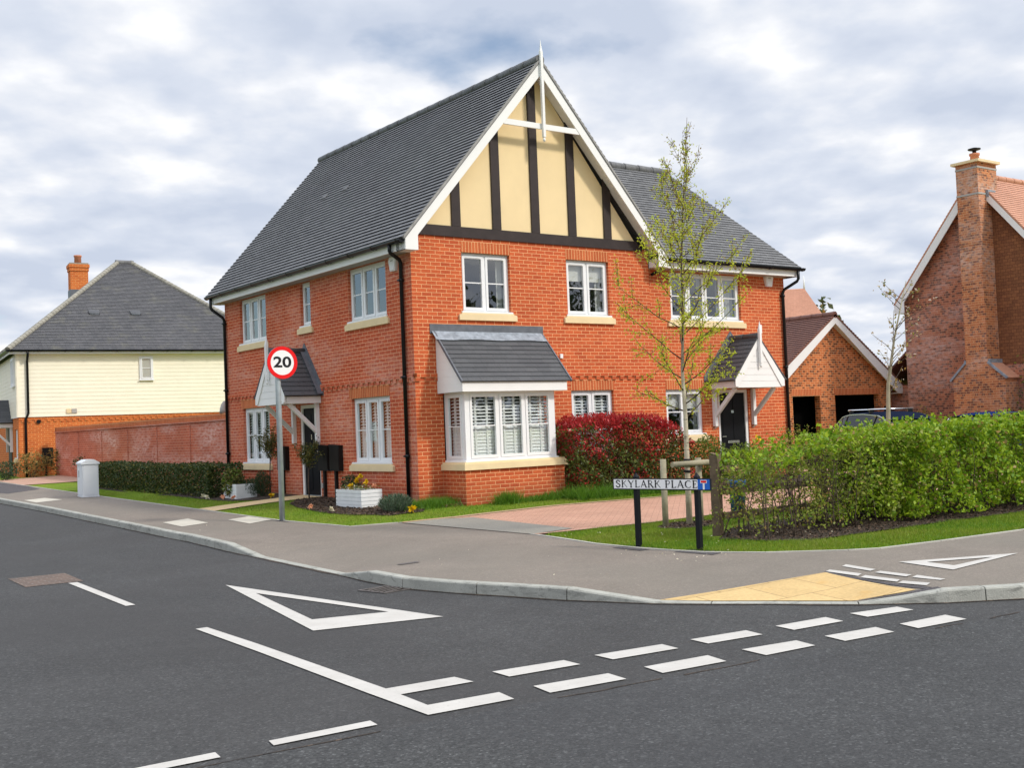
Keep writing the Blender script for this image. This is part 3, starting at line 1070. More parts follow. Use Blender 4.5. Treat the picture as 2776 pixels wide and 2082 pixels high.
mark("give_way_line", [(-7.755, -12.775), (-7.885, -12.99), (-7.28, -13.03), (-7.24, -12.81)])
mark("give_way_line", [(-7.7115, -12.18), (-7.728, -12.40), (-7.18, -12.43), (-7.19, -12.21)])
for q in ([(-6.98, -12.83), (-7.02, -13.06), (-6.42, -13.11), (-6.39, -12.89)], [(-6.08, -12.91), (-6.13, -13.15), (-5.56, -13.19), (-5.50, -12.95)],
          [(-5.18, -12.98), (-5.22, -13.25), (-4.71, -13.27), (-4.65, -13.04)], [(-4.37, -13.08), (-4.43, -13.32), (-3.89, -13.36), (-3.81, -13.13)],
          [(-3.57, -13.18), (-3.64, -13.40), (-3.05, -13.44), (-2.98, -13.20)],
          [(-6.91, -12.26), (-6.92, -12.48), (-6.33, -12.52), (-6.32, -12.32)], [(-6.05, -12.34), (-6.06, -12.56), (-5.46, -12.61), (-5.43, -12.40)],
          [(-5.15, -12.42), (-5.18, -12.64), (-4.63, -12.69), (-4.58, -12.47)], [(-4.28, -12.51), (-4.32, -12.74), (-3.75, -12.77), (-3.69, -12.54)],
          [(-3.41, -12.57), (-3.46, -12.79), (-2.93, -12.86), (-2.88, -12.66)]):
    mark("give_way_line", q)
mark("centre_line", [(-7.72, -8.78), (-7.61, -8.77), (-7.63, -9.94), (-7.71, -12.17), (-7.755, -12.775), (-7.885, -12.99), (-7.86, -12.2), (-7.77, -10.25)])
mark("centre_line", [(-7.57, -4.11), (-7.46, -4.11), (-7.60, -6.75), (-7.70, -6.75)])
for x0 in (-8.84, -9.79, -10.74, -11.7):
    mark("edge_line", [(x0, -12.85), (x0 - 0.02, -12.96), (x0 + 0.62, -12.975), (x0 + 0.635, -12.86)])
# give-way triangle of the road: three strokes meeting at the corners
TO = [(-6.31, -6.00), (-7.02, -9.71), (-5.84, -9.96)]
TI = [(-6.36, -6.98), (-6.75, -9.14), (-6.04, -9.31)]
mt = MB()
for i in range(3):
    j = (i + 1) % 3
    mt.face([(*TO[i], -0.332), (*TO[j], -0.332), (*TI[j], -0.332), (*TI[i], -0.332)])
o = mt.build("give_way_triangle", PAINT)
o['kind'] = 'structure'
TO = [(-1.22, -11.50), (-1.36, -12.22), (0.12, -12.03)]
TI = [(-1.06, -11.72), (-1.10, -12.06), (-0.32, -12.005)]
mt = MB()
for i in range(3):
    j = (i + 1) % 3
    mt.face([(p[0], p[1], float(zpav(p[0], p[1])) + 0.008) for p in (TO[i], TO[j], TI[j], TI[i])])
o = mt.build("give_way_triangle", PAINT)
o['kind'] = 'structure'
for q in ([(-1.93, -11.18), (-1.94, -11.58), (-2.05, -11.62), (-2.02, -11.20)], [(-1.99, -11.66), (-2.06, -12.11), (-2.15, -12.14), (-2.09, -11.68)],
          [(-2.10, -12.17), (-2.15, -12.50), (-2.25, -12.53), (-2.19, -12.18)],
          [(-1.63, -11.15), (-1.70, -11.57), (-1.79, -11.57), (-1.72, -11.17)], [(-1.75, -11.66), (-1.83, -12.08), (-1.92, -12.08), (-1.84, -11.66)],
          [(-1.86, -12.16), (-1.91, -12.50), (-1.99, -12.50), (-1.94, -12.16)]):
    mark("give_way_dash", q, zpav, 0.008)
sheet("road_brick_patch", [(-7.99, -2.87), (-7.28, -2.87), (-7.36, -4.02), (-8.05, -4.04)], zroad, 0.005, ROADBRICK, 1)

# ------------------------------------------------------------------ slabs and covers let into the surfaces
SL = "concrete slabs let into the pavement"


def cover(poly, label, mat, name="access_cover", cat="access cover", group=None, zf=zpav):
    o_ = sheet(name, poly, zf, 0.007, mat, 0.5, kind=None)
    return tag(o_, label, cat, group)


cover([(-4.03, 13.17), (-3.44, 13.46), (-3.32, 12.18), (-4.05, 11.83)], "pale concrete slab in the pavement beside the white utility cabinet", PAVSLAB, group=SL)
cover([(-3.91, 3.00), (-3.30, 3.30), (-3.38, 2.03), (-3.97, 1.80)], "pale concrete slab in the pavement nearest the kerb, left of the speed sign", PAVSLAB, group=SL)
cover([(-2.91, 2.23), (-2.38, 2.50), (-2.38, 1.41), (-2.97, 1.08)], "pale concrete slab at the lawn edge right beside the speed sign pole", PAVSLAB, group=SL)
cover([(-4.34, -6.66), (-4.28, -6.45), (-4.05, -6.52), (-4.11, -6.74)], "small dark iron cover set in the middle of the pavement corner", GRATE)
gp = Vector((-5.28, -7.91, -0.34))
gt = thing("gully_grate", "dark slotted iron drain grate against the corner kerb", "drain grate", gp)
b = MB(frame((-5.28, -7.91, -0.338), (0.98, 0.19, 0), (-0.19, 0.98, 0)))
b.face([(-0.17, -0.2, 0), (0.17, -0.2, 0), (0.17, 0.2, 0), (-0.17, 0.2, 0)])
b.build("pit", VOID, gt)
b = MB(frame((-5.28, -7.91, -0.338), (0.98, 0.19, 0), (-0.19, 0.98, 0)))
for s_ in (-1, 1):
    b.box(s_ * 0.17, s_ * 0.20, -0.22, 0.22, 0.001, 0.010)
    b.box(-0.17, 0.17, s_ * 0.20, s_ * 0.22, 0.001, 0.010)
for k in range(-2, 3):
    b.beam((-0.17, k * 0.072 - 0.05, 0.008), (0.17, k * 0.072 + 0.05, 0.008), 0.020, 0.008)
b.build("bars", GRATE, gt)


# ================================================================== building parts
def wall(mb, L, z0, z1, ops=(), depth=0.10, x0=0.0):
    """wall in the plane y=0 of the local frame, facing -y, with openings (xa,xb,za,zb)"""
    xs = sorted({x0, L} | {v for o in ops for v in o[:2]})
    zs = sorted({z0, z1} | {v for o in ops for v in o[2:4]})
    for i in range(len(xs) - 1):
        for j in range(len(zs) - 1):
            cx, cz = (xs[i] + xs[i + 1]) / 2, (zs[j] + zs[j + 1]) / 2
            if any(o[0] < cx < o[1] and o[2] < cz < o[3] for o in ops):
                continue
            mb.face([(xs[i], 0, zs[j]), (xs[i + 1], 0, zs[j]), (xs[i + 1], 0, zs[j + 1]), (xs[i], 0, zs[j + 1])],
                    [(xs[i], zs[j]), (xs[i + 1], zs[j]), (xs[i + 1], zs[j + 1]), (xs[i], zs[j + 1])])
    for a, b_, c, d in ops:
        mb.face([(a, 0, c), (a, 0, d), (a, depth, d), (a, depth, c)])
        mb.face([(b_, 0, c), (b_, depth, c), (b_, depth, d), (b_, 0, d)])
        mb.face([(a, 0, d), (b_, 0, d), (b_, depth, d), (a, depth, d)])
        mb.face([(a, 0, c), (a, depth, c), (b_, depth, c), (b_, 0, c)])


def soldier(parent, T, x0, x1, z0, h=0.225):
    mb = MB(T)
    mb.uvmode = 1
    off = x0 * 0
    mb.box(x0, x1, -0.004, 0.05, z0, z0 + h, skip="y+")
    for k in range(len(mb.uv)):
        mb.uv[k] = (mb.uv[k][0] - z0 + 0.0, mb.uv[k][1])
    return mb.build("brick_lintel", SOLDIER, parent)


def window(parent, T, x0, x1, z0, z1, lights, inside_=None, sill=True, recess=0.07, bars=True, widths=None, sillext=0.115, frame_w=0.05, sash=0.055,
           room=True, top_open=False):
    """casement window in the opening x0..x1, z0..z1 of the local wall frame"""
    mb = MB(T)
    y = recess
    fw = frame_w
    mb.box(x0, x0 + fw, y, y + 0.06, z0, z1)
    mb.box(x1 - fw, x1, y, y + 0.06, z0, z1)
    mb.box(x0 + fw, x1 - fw, y, y + 0.06, z1 - fw, z1)
    mb.box(x0 + fw, x1 - fw, y, y + 0.06, z0, z0 + fw + 0.01)
    # the little white sub-sill
    mb.box(x0 - 0.035, x1 + 0.035, -0.025, y + 0.0, z0 - 0.002, z0 + 0.032)
    inner0, inner1 = x0 + fw, x1 - fw
    ws = widths or [1.0 / lights] * lights
    edges = [inner0]
    for w in ws:
        edges.append(edges[-1] + w * (inner1 - inner0))
    panes = []
    for i in range(lights):
        a, b_ = edges[i], edges[i + 1]
        if i > 0:
            mb.box(a - 0.022, a + 0.022, y + 0.002, y + 0.058, z0 + fw + 0.01, z1 - fw)
            a += 0.022
        if i < lights - 1:
            b_ -= 0.022
        za, zb = z0 + fw + 0.012, z1 - fw
        mb.box(a + 0.003, a + sash, y - 0.012, y + 0.045, za, zb)
        mb.box(b_ - sash, b_ - 0.003, y - 0.012, y + 0.045, za, zb)
        mb.box(a + sash, b_ - sash, y - 0.012, y + 0.045, za, za + sash)
        mb.box(a + sash, b_ - sash, y - 0.012, y + 0.045, zb - sash, zb)
        # vent cover on the head
        mb.box(a + 0.08, b_ - 0.08, y - 0.02, y - 0.012, zb - 0.04, zb - 0.02)
        pa = (a + sash, b_ - sash, za + sash, zb - sash)
        if bars:
            zm = (pa[2] + pa[3]) / 2 + 0.005
            mb.box(pa[0], pa[1], y + 0.004, y + 0.030, zm - 0.011, zm + 0.011)
        panes.append(pa)
    fr = mb.build("window", UPVC, parent)
    pm = MB(T)
    for a, b_, c, d in panes:
        pm.face([(a, y + 0.016, c), (b_, y + 0.016, c), (b_, y + 0.016, d), (a, y + 0.016, d)])
    pm.build("pane", GLASS, fr)
    if sill:
        sm = MB(T)
        sm.prism([(0, 0)] * 0 or [(x0 - sillext, z0 - 0.150), (x1 + sillext, z0 - 0.150), (x1 + sillext, z0 - 0.045), (x1 + sillext - 0.03, z0 - 0.03), (x0 - sillext + 0.03, z0 - 0.03), (x0 - sillext, z0 - 0.045)], -0.05, -0.002)
        sm.box(x0 - 0.05, x1 + 0.05, -0.035, 0.06, z0 - 0.03, z0 - 0.004)
        sm.box(x0 + 0.001, x1 - 0.001, -0.002, 0.06, z0 - 0.15, z0 - 0.03)
        sm.build("sill", STONE, fr)
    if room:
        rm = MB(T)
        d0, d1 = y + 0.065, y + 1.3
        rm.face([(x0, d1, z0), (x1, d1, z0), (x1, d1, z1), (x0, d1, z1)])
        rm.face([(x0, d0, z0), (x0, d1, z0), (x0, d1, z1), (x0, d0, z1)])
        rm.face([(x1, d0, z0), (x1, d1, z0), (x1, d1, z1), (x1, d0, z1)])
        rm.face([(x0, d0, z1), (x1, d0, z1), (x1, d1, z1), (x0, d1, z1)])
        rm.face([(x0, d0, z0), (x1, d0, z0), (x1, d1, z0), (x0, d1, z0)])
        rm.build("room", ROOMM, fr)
    if inside_:
        for kind, arg in inside_:
            im = MB(T)
            if kind == 'blind':
                a, b_, frac = arg
                im.box(x0 + a * (x1 - x0), x0 + b_ * (x1 - x0), y + 0.10, y + 0.112, z1 - frac * (z1 - z0), z1 - 0.02)
                im.build("blind", BLIND, fr)
            elif kind == 'curtain':
                a, b_ = arg
                xa, xb = x0 + a * (x1 - x0), x0 + b_ * (x1 - x0)
                n = max(3, int((xb - xa) / 0.03))
                for k in range(n):
                    p, q = xa + (xb - xa) * k / n, xa + (xb - xa) * (k + 1) / n
                    yy = lambda t: y + 0.15 + 0.025 * math.sin(t * 55)
                    im.face([(p, yy(p), z0 + .02), (q, yy(q), z0 + .02), (q, yy(q), z1 - .02), (p, yy(p), z1 - .02)], smooth=True)
                im.build("curtain", CURTAIN, fr)
            elif kind == 'shutter':
                a, b_ = arg
                zm = (z0 + z1) / 2
                for pa in panes:
                    if not (a <= (pa[0] + pa[1]) / 2 <= b_):
                        continue
                    w = pa[1] - pa[0]
                    for st in (pa[0] + w * 0.24, pa[0] + w * 0.74):
                        im.box(st - 0.022, st + 0.022, y + 0.080, y + 0.105, z0 + 0.05, z1 - 0.05)
                    z = zm + 0.05
                    while z < pa[3] + 0.03:
                        im.face([(pa[0] - 0.03, y + 0.068, z), (pa[1] + 0.03, y + 0.068, z), (pa[1] + 0.03, y + 0.108, z + 0.030), (pa[0] - 0.03, y + 0.108, z + 0.030)])
                        z += 0.064
                    # closed lower slats
                    z = pa[2] - 0.02
                    while z < zm:
                        im.face([(pa[0] - 0.03, y + 0.088, z), (pa[1] + 0.03, y + 0.088, z), (pa[1] + 0.03, y + 0.110, z + 0.072), (pa[0] - 0.03, y + 0.110, z + 0.072)])
                        z += 0.064
                im.build("shutter", SLAT, fr)
    return fr


def rainpipe(parent, path, r=0.036, clips=()):
    mb = MB()
    mb.tube(path, r, 10)
    for c in clips:
        c = Vector(c)
        mb.tube([c - Vector((0, 0, 0.03)), c + Vector((0, 0, 0.03))], r * 1.3, 10)
        mb.box(c.x - 0.055, c.x + 0.055, c.y - 0.012, c.y + 0.06, c.z - 0.016, c.z + 0.016)
    return mb.build("downpipe", BLACKP, parent)


def gutter(parent, a, b, out, r=0.066):
    """half round gutter from a to b; out = horizontal unit vector away from the wall"""
    a, b, out = Vector(a), Vector(b), Vector(out)
    mb = MB()
    n = 8
    up = Vector((0, 0, 1))
    ring = lambda p, rr: [p + out * (rr * math.cos(math.pi + math.pi * k / n)) + up * (rr * math.sin(math.pi + math.pi * k / n)) for k in range(n + 1)]
    A, B, A2, B2 = ring(a, r), ring(b, r), ring(a, r - 0.006), ring(b, r - 0.006)
    for k in range(n):
        mb.face([A[k], B[k], B[k + 1], A[k + 1]], smooth=True)
        mb.face([A2[k + 1], B2[k + 1], B2[k], A2[k]], smooth=True)
    for k in (0, n):
        mb.face([A[k], B[k], B2[k], A2[k]])
    for p in (a, b):
        Q = ring(p, r)
        mb.face(Q)
    # bracket straps and unions
    L = (b - a).length
    m = max(2, int(L / 0.95))
    d = (b - a).normalized()
    for i in range(m + 1):
        p = a + d * (0.1 + (L - 0.2) * i / m)
        Q, Q2 = ring(p - d * 0.03, r + 0.014), ring(p + d * 0.03, r + 0.014)
        for k in range(n):
            mb.face([Q[k], Q2[k], Q2[k + 1], Q[k + 1]])
    return mb.build("gutter", BLACKP, parent)


def canopy(parent, T, u0, u1, dep, zb, finial_h=0.36):
    """gabled door canopy; local x along wall, -y outwards"""
    uc = (u0 + u1) / 2
    ze, zr = zb + 0.20, zb + 1.17
    can = MB(T)
    # boarded front gable
    nb = 7
    sl = (zr - ze) / (uc - u0)
    can.prism([(u0 + 0.02, zb), (u1 - 0.02, zb), (u1 - 0.02, zb + 0.15), (uc, zr - 0.06), (u0 + 0.02, zb + 0.15)], -dep + 0.012, -dep + 0.05)
    for k in range(nb):
        za, zc = zb + 0.145 * k, zb + 0.145 * (k + 1) - 0.006
        hw = lambda z: (u1 - u0) / 2 - 0.02 if z < zb + 0.15 else max(0.0, (zr - 0.06 - z) / sl)
        if hw(zc) < 0.03:
            break
        can.prism([(uc - hw(za), za), (uc + hw(za), za), (uc + hw(zc), zc), (uc - hw(zc), zc)], -dep, -dep + 0.013)
    can.box(u0, u0 + 0.025, -dep + 0.05, -0.004, zb, zb + 0.15)
    can.box(u1 - 0.025, u1, -dep + 0.05, -0.004, zb, zb + 0.15)
    can.box(u0 + 0.03, u1 - 0.03, -dep + 0.05, -0.006, zb + 0.02, zb + 0.04)
    # bargeboards
    for sgn in (-1, 1):
        e = uc + sgn * ((u1 - u0) / 2 + 0.03)
        can.prism([(e, zb + 0.02), (e, ze - 0.02), (uc, zr - 0.0), (uc, zr - 0.17), (e - sgn * 0.10, zb + 0.02)] if sgn < 0 else
                  [(e, zb + 0.02), (e, ze - 0.02), (uc, zr - 0.0), (uc, zr - 0.17), (e - sgn * 0.10, zb + 0.02)], -dep - 0.022, -dep - 0.001)
    cn = can.build("door_canopy", WHITE, parent)
    rf = MB(T)
    for sgn in (-1, 1):
        e = uc + sgn * ((u1 - u0) / 2 + 0.09)
        zz_ = ze - 0.03
        if sgn < 0:
            rf.tiles((e, -0.005, zz_), (e, -dep - 0.03, zz_), (uc, -dep - 0.03, zr + 0.02), (uc, -0.005, zr + 0.02), 0.135, 0.014, 0.02)
        else:
            rf.tiles((e, -dep - 0.03, zz_), (e, -0.005, zz_), (uc, -0.005, zr + 0.02), (uc, -dep - 0.03, zr + 0.02), 0.135, 0.014, 0.02)
    rf.ridge((uc, -dep - 0.02, zr + 0.01), (uc, -0.01, zr + 0.01), 0.075, 0.3, 6)
    rf.build("canopy_roof", SLATE2, cn)
    ld = MB(T)
    for sgn in (-1, 1):
        e = uc + sgn * ((u1 - u0) / 2 + 0.14)
        n = 6
        for k in range(n):
            t0, t1 = k / n, (k + 1) / n
            p = lambda t: (e + (uc - e) * t, ze - 0.03 + (zr + 0.06 - ze + 0.03) * t)
            (xa, za), (xb, zb_) = p(t0), p(t1)
            ld.prism([(xa, za - 0.02), (xb, zb_ - 0.02), (xb, zb_ + 0.14), (xa, za + 0.14)] if True else [], -0.016 - 0.002 * (k % 2), -0.001)
            ld.face([(xa, -0.14, za + 0.026), (xa, -0.01, za + 0.03), (xb, -0.01, zb_ + 0.03), (xb, -0.14, zb_ + 0.026)])
    ld.build("lead_flashing", LEAD, cn)
    fi = MB(T)
    yf = -dep - 0.06
    fi.box(uc - 0.032, uc + 0.032, yf - 0.032, yf + 0.032, zr - 0.62, zr + 0.14)
    fi.face([(uc - .032, yf - .032, zr + .14), (uc + .032, yf - .032, zr + .14), (uc + 0.012, yf, zr + finial_h)])
    fi.face([(uc + .032, yf - .032, zr + .14), (uc + .032, yf + .032, zr + .14), (uc + .012, yf, zr + finial_h)])
    fi.face([(uc + .032, yf + .032, zr + .14), (uc - .032, yf + .032, zr + .14), (uc + .012, yf, zr + finial_h)])
    fi.face([(uc - .032, yf + .032, zr + .14), (uc - .032, yf - .032, zr + .14), (uc + .012, yf, zr + finial_h)])
    fi.lathe((uc, yf, zr - 0.72), [(0.012, 0), (0.026, 0.02), (0.032, 0.045), (0.024, 0.075), (0.018, 0.09), (0.03, 0.10)], 10)
    fi.build("finial", WHITE, cn)
    for u in (u0 + 0.14, u1 - 0.14):
        br = MB(T)
        br.box(u - 0.045, u + 0.045, -0.085, -0.001, zb - 0.86, zb - 0.002)
        br.face([(u - .045, -.085, zb - .86), (u + .045, -.085, zb - .86), (u + .045, -.001, zb - .92), (u - .045, -.001, zb - .92)])
        br.beam((u, -0.06, zb - 0.62), (u, -dep + 0.16, zb - 0.01), 0.075, 0.085)
        br.build("bracket", WHITE, cn)
    return cn


def door(parent, T, x0, x1, z0, z1, letter=True):
    f = MB(T)
    y = 0.03
    f.box(x0, x0 + 0.085, y, y + 0.09, z0, z1)
    f.box(x1 - 0.085, x1, y, y + 0.09, z0, z1)
    f.box(x0 + 0.085, x1 - 0.085, y, y + 0.09, z1 - 0.075, z1)
    fr = f.build("door_frame", WHITE, parent)
    d = MB(T)
    a, b_ = x0 + 0.088, x1 - 0.088
    d.box(a, b_, y + 0.03, y + 0.07, z0 + 0.055, z1 - 0.078)
    for px0, px1 in ((0.12, 0.46), (0.54, 0.88)):
        for pz0, pz1 in ((0.08, 0.36), (0.44, 0.9)):
            w, h = b_ - a, z1 - z0
            d.box(a + px0 * w, a + px1 * w, y + 0.022, y + 0.031, z0 + pz0 * h, z0 + pz1 * h)
    dr = d.build("door", BLACKD, parent)
    t = MB(T)
    t.box(a, b_, y - 0.01, y + 0.06, z0 - 0.01, z0 + 0.05)
    t.build("threshold", GALV, dr)
    if letter:
        h = MB(T)
        h.box(a + 0.27 * (b_ - a), a + 0.73 * (b_ - a), y + 0.010, y + 0.022, z0 + 0.87, z0 + 0.93)
        h.build("letter_plate", CHROME, dr)
        h = MB(T)
        h.box(a + 0.04, a + 0.16, y - 0.015, y + 0.02, z0 + 1.02, z0 + 1.04)
        h.build("door_handle", CHROME, dr)
        h = MB(T)
        h.box(a + 0.45 * (b_ - a), a + 0.55 * (b_ - a), y + 0.012, y + 0.022, z0 + 1.58, z0 + 1.64)
        h.build("door_knocker", CHROME, dr)
    else:
        h = MB(T)
        h.box(a + 0.47 * (b_ - a), a + 0.53 * (b_ - a), y + 0.010, y + 0.022, z0 + 1.28, z0 + 1.40)
        h.build("door_knocker", CHROME, dr)
        h = MB(T)
        h.box(b_ - 0.10, b_ - 0.03, y - 0.015, y + 0.02, z0 + 1.0, z0 + 1.03)
        h.build("door_handle", CHROME, dr)


def alarm(parent, T, x, z):
    mb = MB(T)
    pr = [(x - 0.09, z), (x - 0.15, z + 0.22), (x - 0.11, z + 0.285), (x + 0.11, z + 0.285), (x + 0.15, z + 0.22), (x + 0.09, z)]
    mb.prism(pr, -0.06, -0.001)
    mb.prism([(x + (p[0] - x) * 0.86, z + 0.14 + (p[1] - z - 0.14) * 0.86) for p in pr], -0.075, -0.06)
    o_ = mb.build("alarm_box", WHITE, parent)
    m2 = MB(T)
    m2.box(x - 0.05, x + 0.05, -0.0765, -0.0752, z + 0.19, z + 0.215)
    m2.build("badge", SOFFIT, o_)


# ================================================================== the main brick house
HW, HL = 6.16, 9.20            # width of the gabled range and its length
WX1, WY0, WY1 = 10.75, 0.10, 3.96
TF = frame((0, 0, 0), (1, 0, 0), (0, 1, 0))            # front of the gabled range
TW = frame((0, WY0, 0), (1, 0, 0), (0, 1, 0))          # front of the side wing
TL = frame((0, HL, 0), (0, -1, 0), (1, 0, 0))          # left side, x runs towards the street corner
house = thing("brick_house", "large red brick corner house with half-timbered cream gable and dark grey roof", "house", (HW / 2, 2, -0.05))
yl = lambda y: HL - y

ZT = 4.83
fo = [(1.165, 2.335, 3.675, 4.875), (3.81, 4.98, 3.675, 4.875), (3.81, 4.98, 0.75, 2.10)]
mb = MB(TF)
wall(mb, HW, -0.4, 5.2, fo + [(0.62, 2.86, 0.62, 2.06)])
mb.build("front_wall", BRICK, house)
lo = [(yl(2.56), yl(0.98), 3.675, 4.80), (yl(4.83), yl(4.33), 3.80, 4.80), (yl(8.25), yl(6.70), 3.675, 4.80),
      (yl(2.56), yl(0.98), 0.75, 2.10), (yl(8.22), yl(6.67), 0.75, 2.10), (yl(5.05), yl(4.08), -0.02, 2.06)]
mb = MB(TL)
wall(mb, HL, -0.4, ZT, lo)
mb.build("side_wall", BRICKW, house)
wo = [(6.89, 9.19, 3.675, 4.775), (6.62, 7.79, 1.05, 2.09), (8.27, 9.29, -0.08, 2.07)]
mb = MB(TW)
wall(mb, WX1, -0.4, ZT, wo, x0=HW)
mb.T = Matrix.Identity(4)
mb.face([(HW, 0, -0.4), (HW, WY0, -0.4), (HW, WY0, ZT), (HW, 0, ZT)])
mb.face([(WX1, WY0, -0.4), (WX1, WY1, -0.4), (WX1, WY1, ZT), (WX1, WY0, ZT)])
mb.face([(WX1, WY1, -0.4), (HW, WY1, -0.4), (HW, WY1, ZT), (WX1, WY1, ZT)])
mb.face([(HW, WY1, -0.4), (HW, HL, -0.4), (HW, HL, ZT), (HW, WY1, ZT)])
mb.face([(HW, HL, -0.4), (0, HL, -0.4), (0, HL, ZT), (HW, HL, ZT)])
mb.face([(HW, HL, ZT), (0, HL, ZT), (HW / 2, HL, 8.4)])
mb.build("wing_wall", BRICK, house)

# dentil band
for T, a, b_, z in ((TF, 0.0, HW, 2.325), (TL, 0.0, yl(5.43), 2.325), (TL, yl(3.93), HL, 2.325)):
    mb = MB(T)
    mb.box(a - (0.028 if T is TF else 0), b_ + (0.028 if T is TL and b_ == HL else 0), -0.028, 0.03, z + 0.075, z + 0.150, skip="y+")
    x = a
    while x < b_ - 0.05:
        mb.box(x, min(x + 0.107, b_), -0.026, 0.03, z, z + 0.0745, skip="y+")
        x += 0.225
    mb.build("dentil_course", BRICK if T is TF else BRICKW, house)
for x0, x1, z in ((1.165, 2.335, 4.875), (3.81, 4.98, 4.875), (3.81, 4.98, 2.10)):
    soldier(house, TF, x0 - 0.0, x1 + 0.02, z)
soldier(house, TW, 6.62, 7.80, 2.09)
for y0, y1 in ((0.97, 2.66), (6.66, 8.32)):
    soldier(house, TL, yl(y1), yl(y0), 2.10)

# windows
window(house, TF, 1.165, 2.335, 3.675, 4.875, 2, [('curtain', (0.82, 0.97))])
window(house, TF, 3.81, 4.98, 3.675, 4.875, 2, [('blind', (0.0, 1.0, 0.36)), ('curtain', (0.80, 0.97))])
window(house, TF, 3.81, 4.98, 0.75, 2.10, 2, [('shutter', (3.8, 5.0))])
window(house, TL, yl(2.56), yl(0.98), 3.675, 4.80, 3)
window(house, TL, yl(4.83), yl(4.33), 3.80, 4.80, 1, sillext=0.12)
window(house, TL, yl(8.25), yl(6.70), 3.675, 4.80, 3)
window(house, TL, yl(2.56), yl(0.98), 0.75, 2.10, 3, [('shutter', (0, 20)), ('curtain', (0.02, 0.12))])
window(house, TL, yl(8.22), yl(6.67), 0.75, 2.10, 3, [('shutter', (0, 20)), ('curtain', (0.02, 0.3))])
window(house, TW, 6.89, 9.19, 3.675, 4.775, 4, [('curtain', (0.22, 0.30)), ('curtain', (0.46, 0.55)), ('curtain', (0.72, 0.97))])
window(house, TW, 6.62, 7.79, 1.05, 2.09, 2, [('blind', (0.0, 1.0, 0.42)), ('curtain', (0.86, 0.97))])
door(house, TL, yl(5.05), yl(4.08), 0.0, 2.06, False)
door(house, TW, 8.27, 9.29, -0.06, 2.07, True)
canopy(house, TL, yl(5.41), yl(3.96), 0.86, 2.075)
canopy(house, TW, 7.98, 9.565, 0.86, 2.08)
alarm(house, TL, yl(0.60), 4.52)
alarm(house, TW, 10.17, 4.56)

# front gable: render, timbers, bargeboards
RX, RZ = 3.08, 8.96               # ridge
SL_ = (RZ - 5.02) / (RX + 0.36)   # roof slope
roofz = lambda x: RZ - abs(x - RX) * SL_
mb = MB(TF)
mb.prism([(0.25, 5.2), (HW - 0.25, 5.2), (RX, RZ - 0.12)], 0.004, 0.14)
mb.build("gable_render", CREAM, house)


def timber(poly):
    m_ = MB(TF)
    m_.prism(poly, -0.032, 0.003)
    m_.build("timber", TIMBER, house)


timber([(0.18, 5.165), (HW - 0.18, 5.165), (HW - 0.36, 5.375), (0.36, 5.375)])
for c in (1.065, 2.05, 3.035, 4.015, 4.995):
    zt = lambda x: roofz(x) - 0.16
    timber([(c - 0.102, 5.3785), (c + 0.102, 5.3785), (c + 0.102, zt(c + 0.102)), (c - 0.102, zt(c - 0.102))])
YB = -0.30
VB = 0.285                        # depth of the bargeboard measured upright
for sgn in (-1, 1):
    X = lambda d: RX + sgn * d
    e = 3.38
    m_ = MB(TF)
    tz = lambda d: RZ - 0.055 - d * SL_
    m_.prism([(X(0), tz(0)), (X(e), tz(e)), (X(e), 4.80), (X(3.10), 4.80), (X(3.10), tz(3.10) - VB + 0.02), (X(0), tz(0) - VB)], YB - 0.03, YB)
    # boxed eaves end
    m_.box(X(3.10), X(e), YB, 0.0, 4.80, 4.815)
    m_.box(X(e) - sgn * 0.02, X(e), YB, 0.02, 4.80, 4.99)
    m_.box(X(3.10), X(3.10) + sgn * 0.018, YB, -0.001, 4.815, 4.99)
    m_.build("bargeboard", WHITE, house)
    # plain undercloak strip above the board, and the verge soffit
    v = MB(TF)
    v.prism([(X(0), RZ - 0.05), (X(e + 0.04), RZ - 0.05 - (e + .04) * SL_), (X(e + 0.04), RZ + 0.012 - (e + .04) * SL_), (X(0), RZ + 0.012)], YB - 0.045, YB + 0.02)
    v.build("verge", VERGE, house)
    v = MB(TF)
    v.face([(X(0), YB, RZ - 0.20), (X(3.2), YB, RZ - 0.20 - 3.2 * SL_), (X(3.2), 0.0, RZ - 0.20 - 3.2 * SL_), (X(0), 0.0, RZ - 0.20)])
    v.build("verge_soffit", WHITE, house)
m_ = MB(TF)
m_.box(RX - 0.98, RX + 0.98, YB - 0.022, YB + 0.02, 7.485, 7.60)
m_.build("collar_tie", WHITE, house)
m_ = MB(TF)
yf = YB - 0.065
m_.box(RX - 0.030, RX + 0.030, yf - 0.03, yf + 0.03, 7.31, 9.09)
for q in ([(-1, -1), (1, -1)], [(1, -1), (1, 1)], [(1, 1), (-1, 1)], [(-1, 1), (-1, -1)]):
    a, b_ = [(RX + p[0] * 0.028, yf + p[1] * 0.028) for p in q]
    c, d = [(RX + p[0] * 0.016, yf + p[1] * 0.016) for p in q]
    m_.face([(*a, 9.09), (*b_, 9.09), (*d, 9.16), (*c, 9.16)])
    m_.face([(*c, 9.16), (*d, 9.16), (RX, yf, 9.36)])
m_.lathe((RX, yf, 7.21), [(0.010, 0), (0.026, 0.02), (0.034, 0.05), (0.024, 0.08), (0.016, 0.09), (0.026, 0.10)], 12)
m_.build("finial", WHITE, house)

